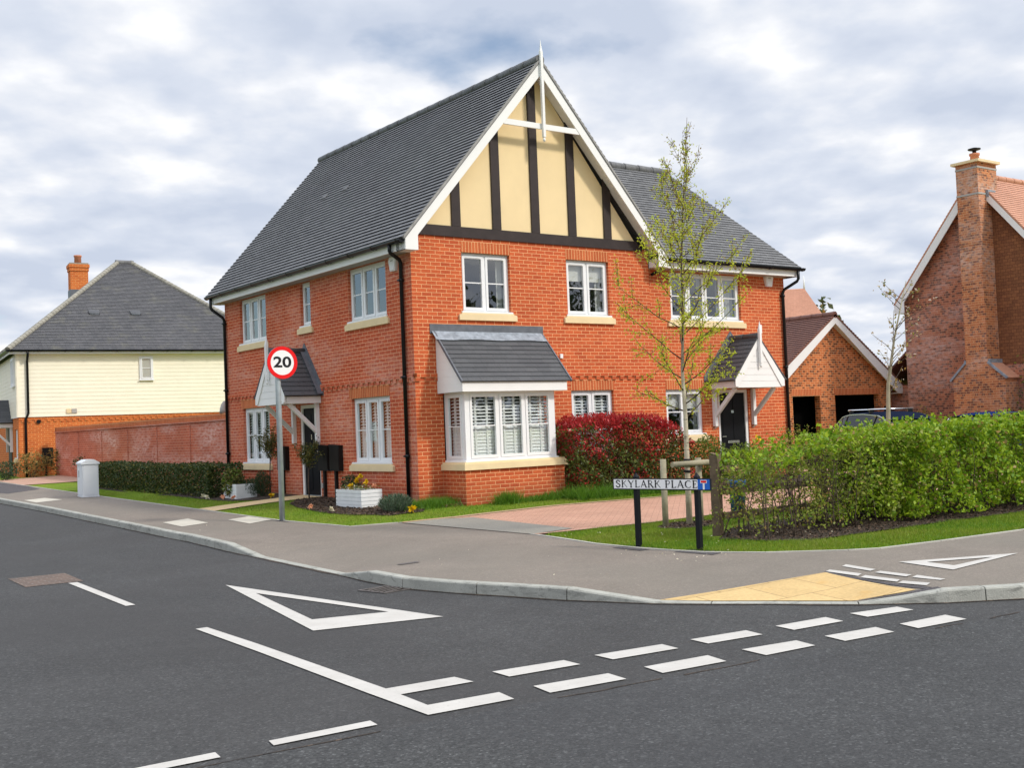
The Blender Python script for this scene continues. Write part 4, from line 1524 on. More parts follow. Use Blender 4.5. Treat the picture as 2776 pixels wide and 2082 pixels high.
# main roof and wing roof
rf = MB()
E0, EZ = -0.36, 5.02
Y0, Y1 = YB - 0.04, 9.55
rf.tiles((E0, Y1, EZ), (E0, Y0, EZ), (RX, Y0, RZ), (RX, Y1, RZ), 0.118, 0.026)
rf.tiles((2 * RX - E0, Y0, EZ), (2 * RX - E0, Y1, EZ), (RX, Y1, RZ), (RX, Y0, RZ), 0.118, 0.026)
rf.ridge((RX, Y0 + 0.0, RZ - 0.02), (RX, Y1, RZ - 0.02), 0.10, 0.45)
rf.build("roof", SLATE, house)
rf = MB()
wy0, wyr = -0.25, 2.03
wy1 = 2 * wyr - wy0
wzr = EZ + (wyr - wy0) * SL_
xv = 2 * RX - E0                   # valley foot
xt = RX + (RZ - wzr) / SL_         # valley top
xe = 11.02
xh = xe - (wyr - wy0)              # hip top
rf.tiles((xv, wy0, EZ), (xe, wy0, EZ), (xh, wyr, wzr), (xt, wyr, wzr), 0.112, 0.018)
rf.tiles((xe, wy1, EZ), (xv, wy1, EZ), (xt, wyr, wzr), (xh, wyr, wzr), 0.112, 0.018)
rf.tiles((xe, wy0, EZ), (xe, wy1, EZ), (xh, wyr, wzr), (xh, wyr, wzr), 0.112, 0.018)
rf.ridge((xt - 0.1, wyr, wzr - 0.02), (xh, wyr, wzr - 0.02), 0.10, 0.45)
rf.build("wing_roof", SLATE, house)
# lead valley showing beside the gable verge
v = MB()
v.face([(xv - .12, wy0 - 0.02, EZ + 0.03), (xv + .10, wy0, EZ + 0.03), (xt + .10, wyr, wzr + 0.03), (xt - .12, wyr, wzr + 0.03)])
v.build("lead_valley", LEAD, house)
# tile vents
for x, y in ((1.52, 5.35), (1.52, 6.45)):
    z = roofz(x)
    v = MB(frame((x, y, z + 0.02), (0, -1, 0), Vector((1, 0, SL_)).normalized()))
    v.box(-0.13, 0.13, -0.06, 0.06, -0.01, 0.022)
    v.build("tile_vent", SLATE, house)
v = MB(frame((8.1, 0.95, EZ + (0.95 - wy0) * SL_ + 0.02), (1, 0, 0), Vector((0, 1, SL_)).normalized()))
v.box(-0.2, 0.2, -0.08, 0.08, -0.01, 0.03)
v.build("tile_vent", LEADL, house)

# fascias, soffits, gutters, downpipes
f = MB()
f.box(-0.30, -0.275, YB + 0.02, 9.42, 4.81, 4.965)
f.box(-0.30, 0.0, 9.40, 9.42, 4.81, 5.0)
f.build("fascia", WHITE, house)
f = MB()
f.face([(-0.275, 0.0, 4.815), (-0.275, 9.40, 4.815), (0.10, 9.40, 4.815), (0.10, 0.0, 4.815)])
f.build("soffit", SOFFIT, house)
f = MB()
f.box(6.48, 10.95, -0.215, -0.19, 4.80, 4.965)
f.box(10.925, 10.95, -0.19, 4.2, 4.80, 4.965)
f.build("fascia", WHITE, house)
f = MB()
f.face([(6.16, -0.19, 4.805), (10.925, -0.19, 4.805), (10.925, 0.12, 4.805), (6.16, 0.12, 4.805)])
f.face([(10.7, -0.19, 4.805), (10.925, -0.19, 4.805), (10.925, 4.2, 4.805), (10.7, 4.2, 4.805)])
f.build("soffit", SOFFIT, house)
gutter(house, (-0.365, 9.50, 5.0), (-0.365, YB + 0.0, 5.0), (-1, 0, 0))
gutter(house, (6.50, -0.28, 5.0), (11.08, -0.28, 5.0), (0, -1, 0))
gutter(house, (11.01, -0.2, 5.0), (11.01, 4.3, 5.0), (1, 0, 0))
rainpipe(house, [(-0.365, 0.16, 4.95), (-0.365, 0.16, 4.83), (-0.34, 0.17, 4.79), (-0.09, 0.28, 4.70), (-0.055, 0.29, 4.64), (-0.055, 0.29, -0.08)], 0.038,
         [(-0.055, 0.29, z) for z in (4.3, 2.42, 0.9)])
rainpipe(house, [(-0.365, 9.22, 4.95), (-0.365, 9.22, 4.72), (-0.34, 9.20, 4.66), (-0.09, 9.12, 4.46), (-0.055, 9.12, 4.38), (-0.055, 9.12, 0.0)], 0.038,
         [(-0.055, 9.12, z) for z in (4.3, 2.6, 1.0)])
rainpipe(house, [(10.86, -0.28, 4.95), (10.86, -0.28, 4.74), (10.84, -0.25, 4.68), (10.66, 0.01, 4.50), (10.64, 0.045, 4.42), (10.64, 0.045, -0.1)], 0.038,
         [(10.64, 0.045, z) for z in (4.35, 2.6, 1.0)])
# short hopper pipe where the wing meets the gable
rainpipe(house, [(6.50, -0.26, 4.93), (6.42, -0.16, 4.78), (6.26, 0.03, 4.66)], 0.034)

# meter boxes and small fittings on the side wall
for y0, y1 in ((3.55, 4.0), (3.02, 3.47), (5.65, 6.1)):
    m_ = MB(TL)
    a, b_ = yl(y1), yl(y0)
    m_.box(a, b_, -0.10, -0.001, 0.60, 1.12)
    m_.prism([(a - 0.005, 1.12), (b_ + 0.005, 1.12), (b_ + 0.005, 1.14), (a - 0.005, 1.165)], -0.115, -0.001)
    m_.prism([(a + 0.02, 0.64), (b_ - 0.02, 0.64), (b_ - 0.02, 1.09), (a + 0.02, 1.09)], -0.108, -0.10)
    mt_ = m_.build("meter_box", METER, house)
    m_ = MB(TL)
    cx = (a + b_) / 2 - 0.06
    m_.box(cx - 0.035, cx + 0.035, -0.06, -0.001, -0.1, 0.599)
    m_.build("cable_duct", METER, mt_)
m_ = MB(TL)
m_.box(yl(4.03), yl(3.93), -0.04, -0.001, 0.22, 0.33)
m_.build("junction_box", SOFFIT, house)
m_ = MB(TF)
m_.box(3.54, 3.61, -0.03, -0.001, 2.78, 2.87)
m_.build("vent_cap", WHITE, house)
m_ = MB(TW)
m_.box(9.78, 9.86, -0.03, -0.001, 3.42, 3.62)
m_.build("vent_cap", WHITE, house)

# ------------------------------------------------------------------ bay window
bay = MB()
BX0, BX1, BY = 0.56, 2.93, -0.78
bay.face([(BX0, BY, -0.3), (BX1, BY, -0.3), (BX1, BY, 0.6), (BX0, BY, 0.6)])
bay.face([(BX0, 0, -0.3), (BX0, BY, -0.3), (BX0, BY, 0.6), (BX0, 0, 0.6)])
bay.face([(BX1, BY, -0.3), (BX1, 0, -0.3), (BX1, 0, 0.6), (BX1, BY, 0.6)])
bay.build("bay_wall", BRICK, house)
m_ = MB()
m_.box(BX0 - 0.045, BX1 + 0.045, BY - 0.05, -0.002, 0.60, 0.715)
m_.box(BX0 - 0.01, BX1 + 0.01, BY - 0.015, -0.002, 0.715, 0.748)
m_.build("bay_sill", STONE, house)
ax0, ax1, ay = 0.645, 2.80, -0.70
TB_ = frame((0, ay, 0), (1, 0, 0), (0, 1, 0))
window(house, TB_, ax0 + 0.06, ax1 - 0.06, 0.752, 2.085, 3, [('shutter', (0, 20))], sill=False, recess=0.0, room=False, widths=[0.345, 0.325, 0.33])
TBL = frame((ax0, 0, 0), (0, -1, 0), (1, 0, 0))
window(house, TBL, 0.03, -ay - 0.06, 0.752, 2.085, 1, [('shutter', (-1, 20))], sill=False, recess=0.0, room=False)
TBR = frame((ax1, ay, 0), (0, 1, 0), (-1, 0, 0))
window(house, TBR, 0.06, -ay - 0.03, 0.752, 2.085, 1, [('shutter', (-1, 20))], sill=False, recess=0.0, room=False)
m_ = MB()
for x0, x1 in ((ax0, ax0 + 0.06), (ax1 - 0.06, ax1)):
    m_.box(x0, x1, ay, ay + 0.06, 0.75, 2.085)
    m_.box(x0 if x0 == ax0 else x1 - 0.05, x0 + 0.05 if x0 == ax0 else x1, -0.03, -0.001, 0.75, 2.085)
m_.box(ax0 - 0.03, ax1 + 0.03, ay - 0.03, -0.001, 0.7485, 0.775)
m_.build("bay_post", UPVC, house)
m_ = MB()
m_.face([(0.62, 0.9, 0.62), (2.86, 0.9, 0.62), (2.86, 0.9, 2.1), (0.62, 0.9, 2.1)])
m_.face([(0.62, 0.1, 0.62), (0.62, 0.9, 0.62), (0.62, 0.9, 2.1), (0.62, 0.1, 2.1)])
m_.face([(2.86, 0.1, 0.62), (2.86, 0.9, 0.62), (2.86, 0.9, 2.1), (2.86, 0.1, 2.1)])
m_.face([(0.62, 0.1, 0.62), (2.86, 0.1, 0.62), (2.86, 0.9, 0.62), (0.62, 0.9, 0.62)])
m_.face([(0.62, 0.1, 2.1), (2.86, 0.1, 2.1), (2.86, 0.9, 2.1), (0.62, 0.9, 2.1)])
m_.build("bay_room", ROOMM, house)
# roof over the bay
m_ = MB()
cx0, cx1, cy = 0.495, 3.00, -0.857
m_.box(cx0, cx1, cy - 0.02, cy, 2.08, 2.265)
for x in (cx0, cx1 - 0.02):
    TS = frame((x, 0, 0), (0, -1, 0), (1, 0, 0))
    mm = m_
    T0, mm.T = mm.T, TS
    mm.prism([(0.002, 2.08), (-cy - 0.001, 2.08), (-cy - 0.001, 2.27), (0.05, 3.22), (0.002, 3.26)], 0.003, 0.017)
    nb = 8
    for k in range(nb):
        za, zb = 2.082 + 0.15 * k, 2.082 + 0.15 * (k + 1) - 0.005
        w_ = lambda z: -cy - 0.002 if z < 2.27 else max(0.02, -cy - (z - 2.27) / 1.165)
        mm.prism([(0.002, za), (w_(za), za), (w_(zb), zb), (0.002, zb)], 0.0, 0.0029) if x == cx0 else mm.prism([(0.002, za), (w_(za), za), (w_(zb), zb), (0.002, zb)], 0.0171, 0.02)
    mm.T = T0
m_.face([(cx0 + 0.02, cy, 2.09), (cx1 - 0.02, cy, 2.09), (cx1 - 0.02, -0.002, 2.09), (cx0 + 0.02, -0.002, 2.09)])
m_.build("bay_canopy", WHITE, house)
m_ = MB()
m_.tiles((cx0 - 0.03, cy - 0.06, 2.268), (cx1 + 0.075, cy - 0.06, 2.268), (cx1 + 0.075, -0.012, 3.275), (cx0 - 0.03, -0.012, 3.275), 0.118, 0.015, 0.018)
m_.build("bay_roof", SLATE2, house)
m_ = MB()
m_.box(0.37, 3.12, -0.014, -0.001, 3.25, 3.435)
n = 14
for k in range(n):
    xa, xb = 0.40 + (3.08 - 0.40) * k / n, 0.40 + (3.08 - 0.40) * (k + 1) / n
    m_.mat = 1
    P = lambda x, t: (x, -0.02 - 0.17 * t, 3.295 - 0.175 * t - (0.0))
    m_.face([P(xa, 1.0 + 0.06 * math.sin(k)), P(xb, 1.0 + 0.06 * math.sin(k + 1)), P(xb, 0), P(xa, 0)])
m_.mat = 0
for x in (cx0 - 0.035, cx1 + 0.08):
    m_.beam((x, cy - 0.07, 2.262), (x, -0.012, 3.275), 0.03, 0.05)
m_.build("lead_flashing", [LEAD, LEADL], house)

# ================================================================== neighbouring buildings
def simple_window(parent, T, x0, x1, z0, z1, lights, mat=None, sill=False):
    fr = window(parent, T, x0, x1, z0, z1, lights, None, sill=sill, recess=0.0, room=False, frame_w=0.05, sash=0.05)
    b_ = MB(T)
    b_.box(x0 + 0.05, x1 - 0.05, 0.022, 0.03, z0 + 0.05, z1 - 0.05)
    b_.build("blind", BLIND, fr)
    return fr


# --- the weatherboarded house further up the side road
hd = R(97)
Lx = Vector((math.sin(hd), math.cos(hd), 0))
Lin = Vector((-Lx.y, Lx.x, 0))
LC = Vector((-0.99, 26.74, 0))
TH = frame(LC, Lx, Lin)
TH2 = frame(LC + Lin * 10.0, -Lin, Lx)
h2 = thing("boarded_house", "distant house with cream weatherboarding over orange brick and a hipped grey roof", "house", (2, 28, 0.2))
LW, LD = 9.9, 10.0
zg, zc, ze2 = -0.1, 2.49, 4.86
m_ = MB(TH)
wall(m_, LW, zg, zc)
m_.T = TH2
wall(m_, LD, zg, zc, [(8.65, 9.55, 0.95, 2.05)])
m_.build("brick_wall", BRICKL, h2)
m_ = MB(TH)
m_.box(0, LW, -0.02, 0.02, 2.38, 2.48)
x = 0.1
while x < LW:
    m_.box(x, x + 0.107, -0.03, 0.0, 2.30, 2.379)
    x += 0.225
m_.build("dentil_course", BRICKL, h2)
m_ = MB(TH)
nb = 16
for T, L in ((TH, LW), (TH2, LD)):
    m_.T = T
    for k in range(nb):
        za, zb = zc + (ze2 - zc) * k / nb, zc + (ze2 - zc) * (k + 1) / nb
        m_.face([(-0.05, -0.055, za), (L + 0.05, -0.055, za), (L + 0.05, -0.047, zb), (-0.05, -0.047, zb)])
        m_.face([(-0.05, -0.04, za), (L + 0.05, -0.04, za), (L + 0.05, -0.055, za), (-0.05, -0.055, za)])
    m_.box(-0.055, 0.045, -0.070, -0.04, zc, ze2)
    m_.box(L - 0.03, L + 0.07, -0.070, -0.04, zc, ze2)
m_.build("weatherboarding", BOARD, h2)
simple_window(h2, frame(LC - Lin * 0.108, Lx, Lin), 4.40, 4.92, 3.80, 4.74, 1)
simple_window(h2, frame(LC + Lin * 10 - Lx * 0.108, -Lin, Lx), 8.70, 9.60, 3.65, 4.75, 2)
window(h2, TH2, 8.65, 9.55, 0.95, 2.05, 2, [('curtain', (0.1, 0.4))], recess=0.05)
m_ = MB(TH2)
m_.box(6.6, 7.7, -0.03, 0.02, 0.1, 2.2)
m_.build("door", BLACKD, h2)
m_ = MB(TH2)
m_.box(6.3, 8.0, -0.9, 0.0, 2.15, 2.35)
m_.prism([(6.25, 2.35), (8.05, 2.35), (7.15, 3.2)], -0.92, -0.88)
m_.box(6.4, 6.5, -0.1, 0.0, 1.2, 2.15)
m_.box(7.8, 7.9, -0.1, 0.0, 1.2, 2.15)
m_.beam((7.85, -0.06, 1.45), (7.85, -0.75, 2.15), 0.08, 0.08)
m_.build("door_canopy", WHITE, h2)
m_ = MB(TH2)
m_.tiles((6.2, -0.95, 2.34), (6.2, 0.0, 2.34), (7.15, 0.0, 3.25), (7.15, -0.95, 3.25), 0.13)
m_.tiles((8.1, 0.0, 2.34), (8.1, -0.95, 2.34), (7.15, -0.95, 3.25), (7.15, 0.0, 3.25), 0.13)
m_.build("canopy_roof", SLATE2, h2)
m_ = MB(TH)
ov, zr2 = 0.35, 9.17
ra, rb = 4.62, 5.18
k_ = dict(gauge=0.11, h=0.02)
e0, e1, f0, f1 = -ov, LW + ov, -ov, LD + ov
ym = LD / 2
m_.tiles((e0, f0, 4.99), (e1, f0, 4.99), (rb, ym, zr2), (ra, ym, zr2), **k_)
m_.tiles((e1, f0, 4.99), (e1, f1, 4.99), (rb, ym, zr2), (rb, ym, zr2), **k_)
m_.tiles((e0, f1, 4.99), (e0, f0, 4.99), (ra, ym, zr2), (ra, ym, zr2), **k_)
m_.tiles((e1, f1, 4.99), (e0, f1, 4.99), (ra, ym, zr2), (rb, ym, zr2), **k_)
rfo = m_.build("roof", SLATEL, h2)
m_ = MB(TH)
for a, b_ in (((e0, f0, 5.0), (ra, ym, zr2)), ((e1, f0, 5.0), (rb, ym, zr2)), ((e0, f1, 5.0), (ra, ym, zr2)), ((e1, f1, 5.0), (rb, ym, zr2))):
    m_ = MB(TH)
    m_.ridge(a, b_, 0.10, 0.19, 4)
    m_.build("hip_tiles", MORTAR, rfo)
m_ = MB(TH)
m_.ridge((ra - 0.1, ym, zr2), (rb + 0.1, ym, zr2), 0.11, 0.4)
m_.build("ridge_tiles", SLATE, rfo)
for x in (3.05, 4.65):
    yv = 1.72
    m_ = MB(frame(TH @ Vector((x, yv, 4.99 + (yv + ov) * (zr2 - 4.99) / (ym + ov) + 0.03)), Lx, (Lin + Vector((0, 0, (zr2 - 4.99) / (ym + ov)))).normalized()))
    m_.box(-0.2, 0.2, -0.12, 0.12, -0.01, 0.05)
    m_.mat = 1
    m_.box(-0.17, 0.17, -0.14, -0.121, -0.005, 0.03)
    m_.build("tile_vent", [SLATE2, LEADL], rfo)
m_ = MB(TH)
m_.box(e0 + 0.05, e1 - 0.05, f0 + 0.05, f0 + 0.075, 4.84, 4.955)
m_.box(e0 + 0.05, e0 + 0.075, f0 + 0.075, f1, 4.84, 4.955)
m_.box(e1 - 0.075, e1 - 0.05, f0 + 0.075, f1, 4.84, 4.955)
m_.face([(e0 + 0.07, f0 + 0.07, 4.85), (e1 - 0.07, f0 + 0.07, 4.85), (e1 - 0.07, 0.1, 4.85), (e0 + 0.07, 0.1, 4.85)])
m_.build("fascia", WHITE, h2)
V3 = lambda x, y, z: TH @ Vector((x, y, z))
gutter(h2, V3(e0, f0 - 0.01, 4.985), V3(e1, f0 - 0.01, 4.985), -Lin)
gutter(h2, V3(e0 - 0.01, f1, 4.985), V3(e0 - 0.01, f0, 4.985), -Lx)
rainpipe(h2, [V3(0.33, f0, 4.95), V3(0.33, f0, 4.82), V3(0.33, -0.12, 4.6), V3(0.33, -0.12, 2.62), V3(0.24, -0.05, 2.40), V3(0.24, -0.05, 0.1)], 0.045)
m_ = MB(TH)
m_.tube([(0.69, -0.06, 2.31), (0.69, 0.01, 2.31)], 0.075, 12)
m_.build("flue", BLACKP, h2)
for x in (1.76, 1.96):
    m_ = MB(TH)
    m_.box(x - 0.09, x + 0.09, -0.085, -0.04, 2.60, 2.76)
    m_.build("vent_cap", STONE if x < 1.8 else SOFFIT, h2)
for x0, x1, z0, z1 in ((0.79, 1.17, 0.72, 1.32), (2.90, 3.30, 0.72, 1.32)):
    m_ = MB(TH)
    m_.box(x0, x1, -0.09, 0, z0, z1)
    mt_ = m_.build("meter_box", METER, h2)
    m_ = MB(TH)
    m_.box(x0 + 0.1, x0 + 0.16, -0.05, 0, 0.0, z0)
    m_.build("cable_duct", METER, mt_)
# chimney behind the ridge
m_ = MB(TH)
CXa, CYa = 3.08, 5.6
m_.box(CXa - 0.36, CXa + 0.36, CYa - 0.32, CYa + 0.32, 7.0, 8.80)
m_.box(CXa - 0.39, CXa + 0.39, CYa - 0.35, CYa + 0.35, 8.80, 8.95)
m_.box(CXa - 0.42, CXa + 0.42, CYa - 0.38, CYa + 0.38, 8.95, 9.09)
ch = m_.build("chimney", BRICKL, h2)
m_ = MB(TH)
m_.box(CXa - 0.38, CXa + 0.38, CYa - 0.34, CYa + 0.34, 9.09, 9.15)
m_.build("flaunching", MORTAR, ch)
m_ = MB(TH)
m_.lathe((CXa, CYa, 9.15), [(0.15, 0), (0.14, 0.28), (0.165, 0.30), (0.165, 0.36), (0.12, 0.36)], 14)
m_.build("chimney_pot", TERRA, ch)
m_ = MB(TH)
m_.box(CXa - 0.38, CXa + 0.38, CYa - 0.34, CYa + 0.34, 7.60, 8.0)
m_.build("lead_flashing", LEAD, ch)

# --- brick garden wall running back from the corner house
gw = thing("garden_wall", "tall whitened red brick garden wall behind the low dark hedge", "wall", (0.2, 16, 0.1))
TG = frame((0.12, 26.0, 0), (0, -1, 0), (1, 0, 0))
m_ = MB(TG)
GL = 26.0 - 9.2
seg = [0.0, GL]
m_.box(0, GL, 0, 0.215, -0.2, 1.86)
for k in (2.6, 5.3, 8.0, 10.7, 13.4):
    m_.box(k, k + 0.44, -0.03, 0.0, -0.2, 1.80)
m_.build("wall", BRICKWALL, gw)
m_ = MB(TG)
m_.uvmode = 1
m_.box(0, GL, -0.012, 0.227, 1.895, 2.05)
m_.build("coping", SOLDIER, gw)
m_ = MB(TG)
m_.box(-0.01, GL, -0.045, 0.26, 1.861, 1.894)
m_.build("tile_crease", BRICKWALL, gw)
lt = MB(frame((0.2, 9.9, 2.0), (0, -1, 0), (1, 0, 0)))
lt.lathe((0, 0, 0.05), [(0.13, 0), (0.125, 0.10), (0.09, 0.22), (0.04, 0.30), (0.01, 0.32)], 14)
tag(lt.build("wall_cap", SOFFIT), "small grey cone cap standing on top of the garden wall", "cap")

# --- the house with the tall chimney on the right
h3 = thing("chimney_house", "brown brick house at right edge with tall external chimney and clay roof", "house", (26, 2, 0))
GX = 22.0
EY, EZ3 = 4.80, 4.98               # upper edge of the far eaves end
AY, AZ = 1.72, 8.78                # ridge
SR = 1.19                          # slope of the sunny side
NY, NZ = AY - 4.3, AZ - 4.3 * SR
m_ = MB()
lf = lambda y: AZ - (y - AY) * (AZ - EZ3) / (EY - AY) if y > AY else AZ - (AY - y) * SR
zs3 = 2.75
m_.face([(GX, 4.62, -0.3), (GX, -6.0, -0.3), (GX, -6.0, zs3), (GX, 4.62, zs3)])
m_.face([(GX, 4.62, zs3), (GX, 1.7, zs3), (GX, 1.7, lf(1.7) - 0.15), (GX, 4.62, lf(4.62) - 0.15)])
m_.face([(36, 4.62, -0.3), (GX, 4.62, -0.3), (GX, 4.62, lf(4.62)), (36, 4.62, lf(4.62))])
m_.face([(GX, -2.4, -0.3), (36, -2.4, -0.3), (36, -2.4, 3.9), (GX, -2.4, 3.9)])
m_.build("gable_wall", BRICKR, h3)
m_ = MB()
m_.face([(GX - 0.02, 1.7, zs3), (GX - 0.02, -2.4, zs3), (GX - 0.02, -2.4, lf(-2.4) - 0.15), (GX - 0.02, 1.7, lf(1.7) - 0.15)])
m_.build("tile_hanging", TILEHUNG, h3)
m_ = MB()
m_.tiles((GX - 0.28, EY + 0.02, EZ3), (36, EY + 0.02, EZ3), (36, AY, AZ), (GX - 0.28, AY, AZ), 0.11, 0.018)
m_.tiles((36, NY, NZ), (GX - 0.28, NY, NZ), (GX - 0.28, AY, AZ), (36, AY, AZ), 0.11, 0.018)
m_.ridge((GX - 0.28, AY, AZ), (36, AY, AZ), 0.10, 0.45)
m_.build("roof", CLAY, h3)
TR3 = frame((GX - 0.25, 0, 0), (0, -1, 0), (1, 0, 0))
for pts in ([(-AY, AZ - 0.05), (-EY, EZ3 - 0.05), (-EY, EZ3 - 0.30), (-4.42, EZ3 - 0.30), (-4.42, lf(4.42) - 0.42), (-AY, AZ - 0.45)],
            [(-AY, AZ - 0.05), (-NY, NZ - 0.05), (-NY, NZ - 0.32), (-AY, AZ - 0.36)]):
    m_ = MB(TR3)
    m_.prism(pts, -0.03, 0.0)
    m_.build("bargeboard", WHITE, h3)
m_ = MB()
m_.face([(GX - 0.25, EY, EZ3 - .1), (GX - .25, AY, AZ - .1), (GX + .02, AY, AZ - .1), (GX + .02, EY, EZ3 - .1)])
m_.face([(GX - 0.25, AY, AZ - .1), (GX - .25, NY, NZ - .1), (GX + .02, NY, NZ - .1), (GX + .02, AY, AZ - .1)])
m_.face([(GX - .25, 4.42, EZ3 - .29), (GX + 3, 4.42, EZ3 - .29), (GX + 3, EY, EZ3 - .29), (GX - .25, EY, EZ3 - .29)])
m_.build("verge_soffit", WHITE, h3)
m_ = MB()
FX = 21.3
m_.box(FX, GX + 0.35, 1.25, 1.99, 2.801, 9.05)
m_.box(FX, GX, 0.70, 2.46, -0.3, 2.33, skip='z+')
TC3 = frame((FX, 0, 0), (0, -1, 0), (1, 0, 0))
m_.T = TC3
m_.prism([(-2.46, 2.33), (-0.70, 2.33), (-1.24, 2.80), (-2.0, 2.80)], 0.0, GX - FX)
m_.T = Matrix.Identity(4)
st = m_.build("chimney", BRICKS, h3)
for z in (8.05, 8.87):
    m_ = MB()
    m_.box(FX - 0.012, GX + 0.36, 1.235, 2.005, z, z + 0.055)
    m_.build("stone_band", SOFFIT, st)
m_ = MB()
m_.box(FX - 0.10, GX + 0.42, 1.14, 2.10, 9.05, 9.13)
m_.build("chimney_cap", STONE, st)
m_ = MB()
m_.lathe((FX + 0.5, 1.62, 9.13), [(0.15, 0), (0.13, 0.22), (0.16, 0.24), (0.16, 0.30), (0.10, 0.30)], 14)
m_.build("chimney_pot", TERRA, st)
m_ = MB()
m_.lathe((FX + 0.5, 1.62, 9.43), [(0.06, 0), (0.06, 0.08), (0.19, 0.12), (0.20, 0.15), (0.05, 0.19)], 14)
m_.build("cowl", BLACKP, st)
for s_ in (-1, 1):
    m_ = MB(TC3)
    a, b_, c = ((-2.52, 2.28), (-1.99, 2.80), -1) if s_ < 0 else ((-0.64, 2.28), (-1.25, 2.80), 1)
    m_.mat = 0
    d = Vector((b_[0] - a[0], 0, b_[1] - a[1])).normalized()
    n = Vector((-d.z, 0, d.x)) if s_ < 0 else Vector((d.z, 0, -d.x))
    A, B = Vector((a[0], 0, a[1])), Vector((b_[0], 0, b_[1]))
    m_.prism([(A.x, A.z), (B.x, B.z), (B.x + n.x * .06, B.z + abs(n.z) * .06), (A.x + n.x * .06, A.z + abs(n.z) * .06)], -0.06, 0.02)
    m_.mat = 1
    m_.prism([(A.x, A.z), (B.x, B.z), (B.x + n.x * .05, B.z + abs(n.z) * .05), (A.x + n.x * .05, A.z + abs(n.z) * .05)], 0.0201, GX - FX)
    m_.mat = 0
    m_.box(B.x - 0.08, B.x + 0.08, 0.0202, GX - FX, B.z, B.z + 0.12)
    m_.build("shoulder_cap", [LEADL, CLAY], st)
m_ = MB()
m_.box(GX - 0.30, GX + 0.10, 1.16, 1.26, 7.98, 8.20)
m_.build("lead_flashing", LEADL, st)
# low lean-to beside it, between garage and house
m_ = MB()
m_.tiles((GX + 0.5, 6.3, 2.35), (30, 6.3, 2.35), (30, 4.62, 3.75), (GX + 0.5, 4.62, 3.75), 0.11)
m_.build("lean_to_roof", CLAYD, h3)
m_ = MB()
m_.box(GX + 0.6, 30, 4.64, 6.1, -0.3, 2.30)
m_.build("lean_to_wall", BRICKR, h3)

# --- double garage with its gable to the drive
ga = thing("garage", "orange brick double garage with white gable boards and two open black doorways", "garage", (19.2, 5.5, 0))
ax_, gz0 = 19.2, 5.5
hwid = 3.32
sg = (4.66 - 2.30) / 3.5
TGA = frame((0, gz0, 0), (1, 0, 0), (0, 1, 0))
ops = [(17.22, 18.56, -0.3, 2.02), (19.30, 21.62, -0.3, 2.03)]
m_ = MB(TGA)
wall(m_, ax_ + hwid - 0.25, -0.3, 2.40, ops, 0.22, x0=ax_ - hwid + 0.25)
zr_ = 4.50
m_.face([(ax_ - hwid + .25, 0, 2.4), (ax_ + hwid - .25, 0, 2.4), (ax_, 0, 4.58)], [(ax_ - hwid + .25, 2.4), (ax_ + hwid - .25, 2.4), (ax_, 4.58)])
m_.T = Matrix.Identity(4)
for x in (ax_ - hwid + .25, ax_ + hwid - .25):
    m_.face([(x, gz0, -.3), (x, gz0 + 6, -.3), (x, gz0 + 6, 2.4), (x, gz0, 2.4)])
m_.face([(ax_ - hwid, gz0 + 6, -.3), (ax_ + hwid, gz0 + 6, -.3), (ax_ + hwid, gz0 + 6, 2.4), (ax_ - hwid, gz0 + 6, 2.4)])
m_.build("wall", BRICKG, ga)
for a, b_ in ((17.20, 18.58), (19.28, 21.64)):
    soldier(ga, TGA, a, b_, 2.035)
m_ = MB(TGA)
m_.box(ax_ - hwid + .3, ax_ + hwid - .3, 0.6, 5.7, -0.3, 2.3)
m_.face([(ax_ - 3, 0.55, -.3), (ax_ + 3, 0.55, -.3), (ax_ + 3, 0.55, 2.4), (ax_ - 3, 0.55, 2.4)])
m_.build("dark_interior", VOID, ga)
m_ = MB(TGA)
ze_ = 4.66 - sg * 3.5
m_.tiles((ax_ - 3.5, 6.2, ze_), (ax_ - 3.5, -0.26, ze_), (ax_, -0.26, 4.66), (ax_, 6.2, 4.66), 0.125, 0.03)
m_.tiles((ax_ + 3.5, -0.26, ze_), (ax_ + 3.5, 6.2, ze_), (ax_, 6.2, 4.66), (ax_, -0.26, 4.66), 0.125, 0.03)
m_.ridge((ax_, -0.26, 4.65), (ax_, 6.2, 4.65), 0.10, 0.45)
m_.build("roof", CLAYD, ga)
for s_ in (-1, 1):
    m_ = MB(TGA)
    m_.prism([(ax_, 4.62), (ax_ + s_ * 3.46, 4.62 - sg * 3.46), (ax_ + s_ * 3.46, 4.62 - sg * 3.46 - 0.25), (ax_ + s_ * 3.15, 4.62 - sg * 3.46 - 0.25), (ax_, 4.36)], -0.25, -0.22)
    m_.box(ax_ + s_ * 3.07, ax_ + s_ * 3.44, -0.22, 0.0, 4.62 - sg * 3.46 - 0.25, 4.62 - sg * 3.46 - 0.23)
    m_.build("bargeboard", WHITE, ga)
    m_ = MB(TGA)
    m_.face([(ax_, -0.22, 4.40), (ax_ + s_ * 3.3, -0.22, 4.40 - sg * 3.3), (ax_ + s_ * 3.3, 0.0, 4.40 - sg * 3.3), (ax_, 0.0, 4.40)])
    m_.build("verge_soffit", WHITE, ga)
m_ = MB(TGA)
m_.box(21.86, 22.08, -0.12, -0.001, 1.2, 1.62)
m_.build("letter_box", BLACKP, ga)

# --- far house glimpsed over the garage
h4 = thing("far_house", "far house showing only its plain salmon clay roof over the garage", "house", (38, 31, 0))
d4 = Vector((-0.72, 0.69, 0)).normalized()
T4 = frame((43.18, 26.31, 0), d4, (-d4.y, d4.x, 0))
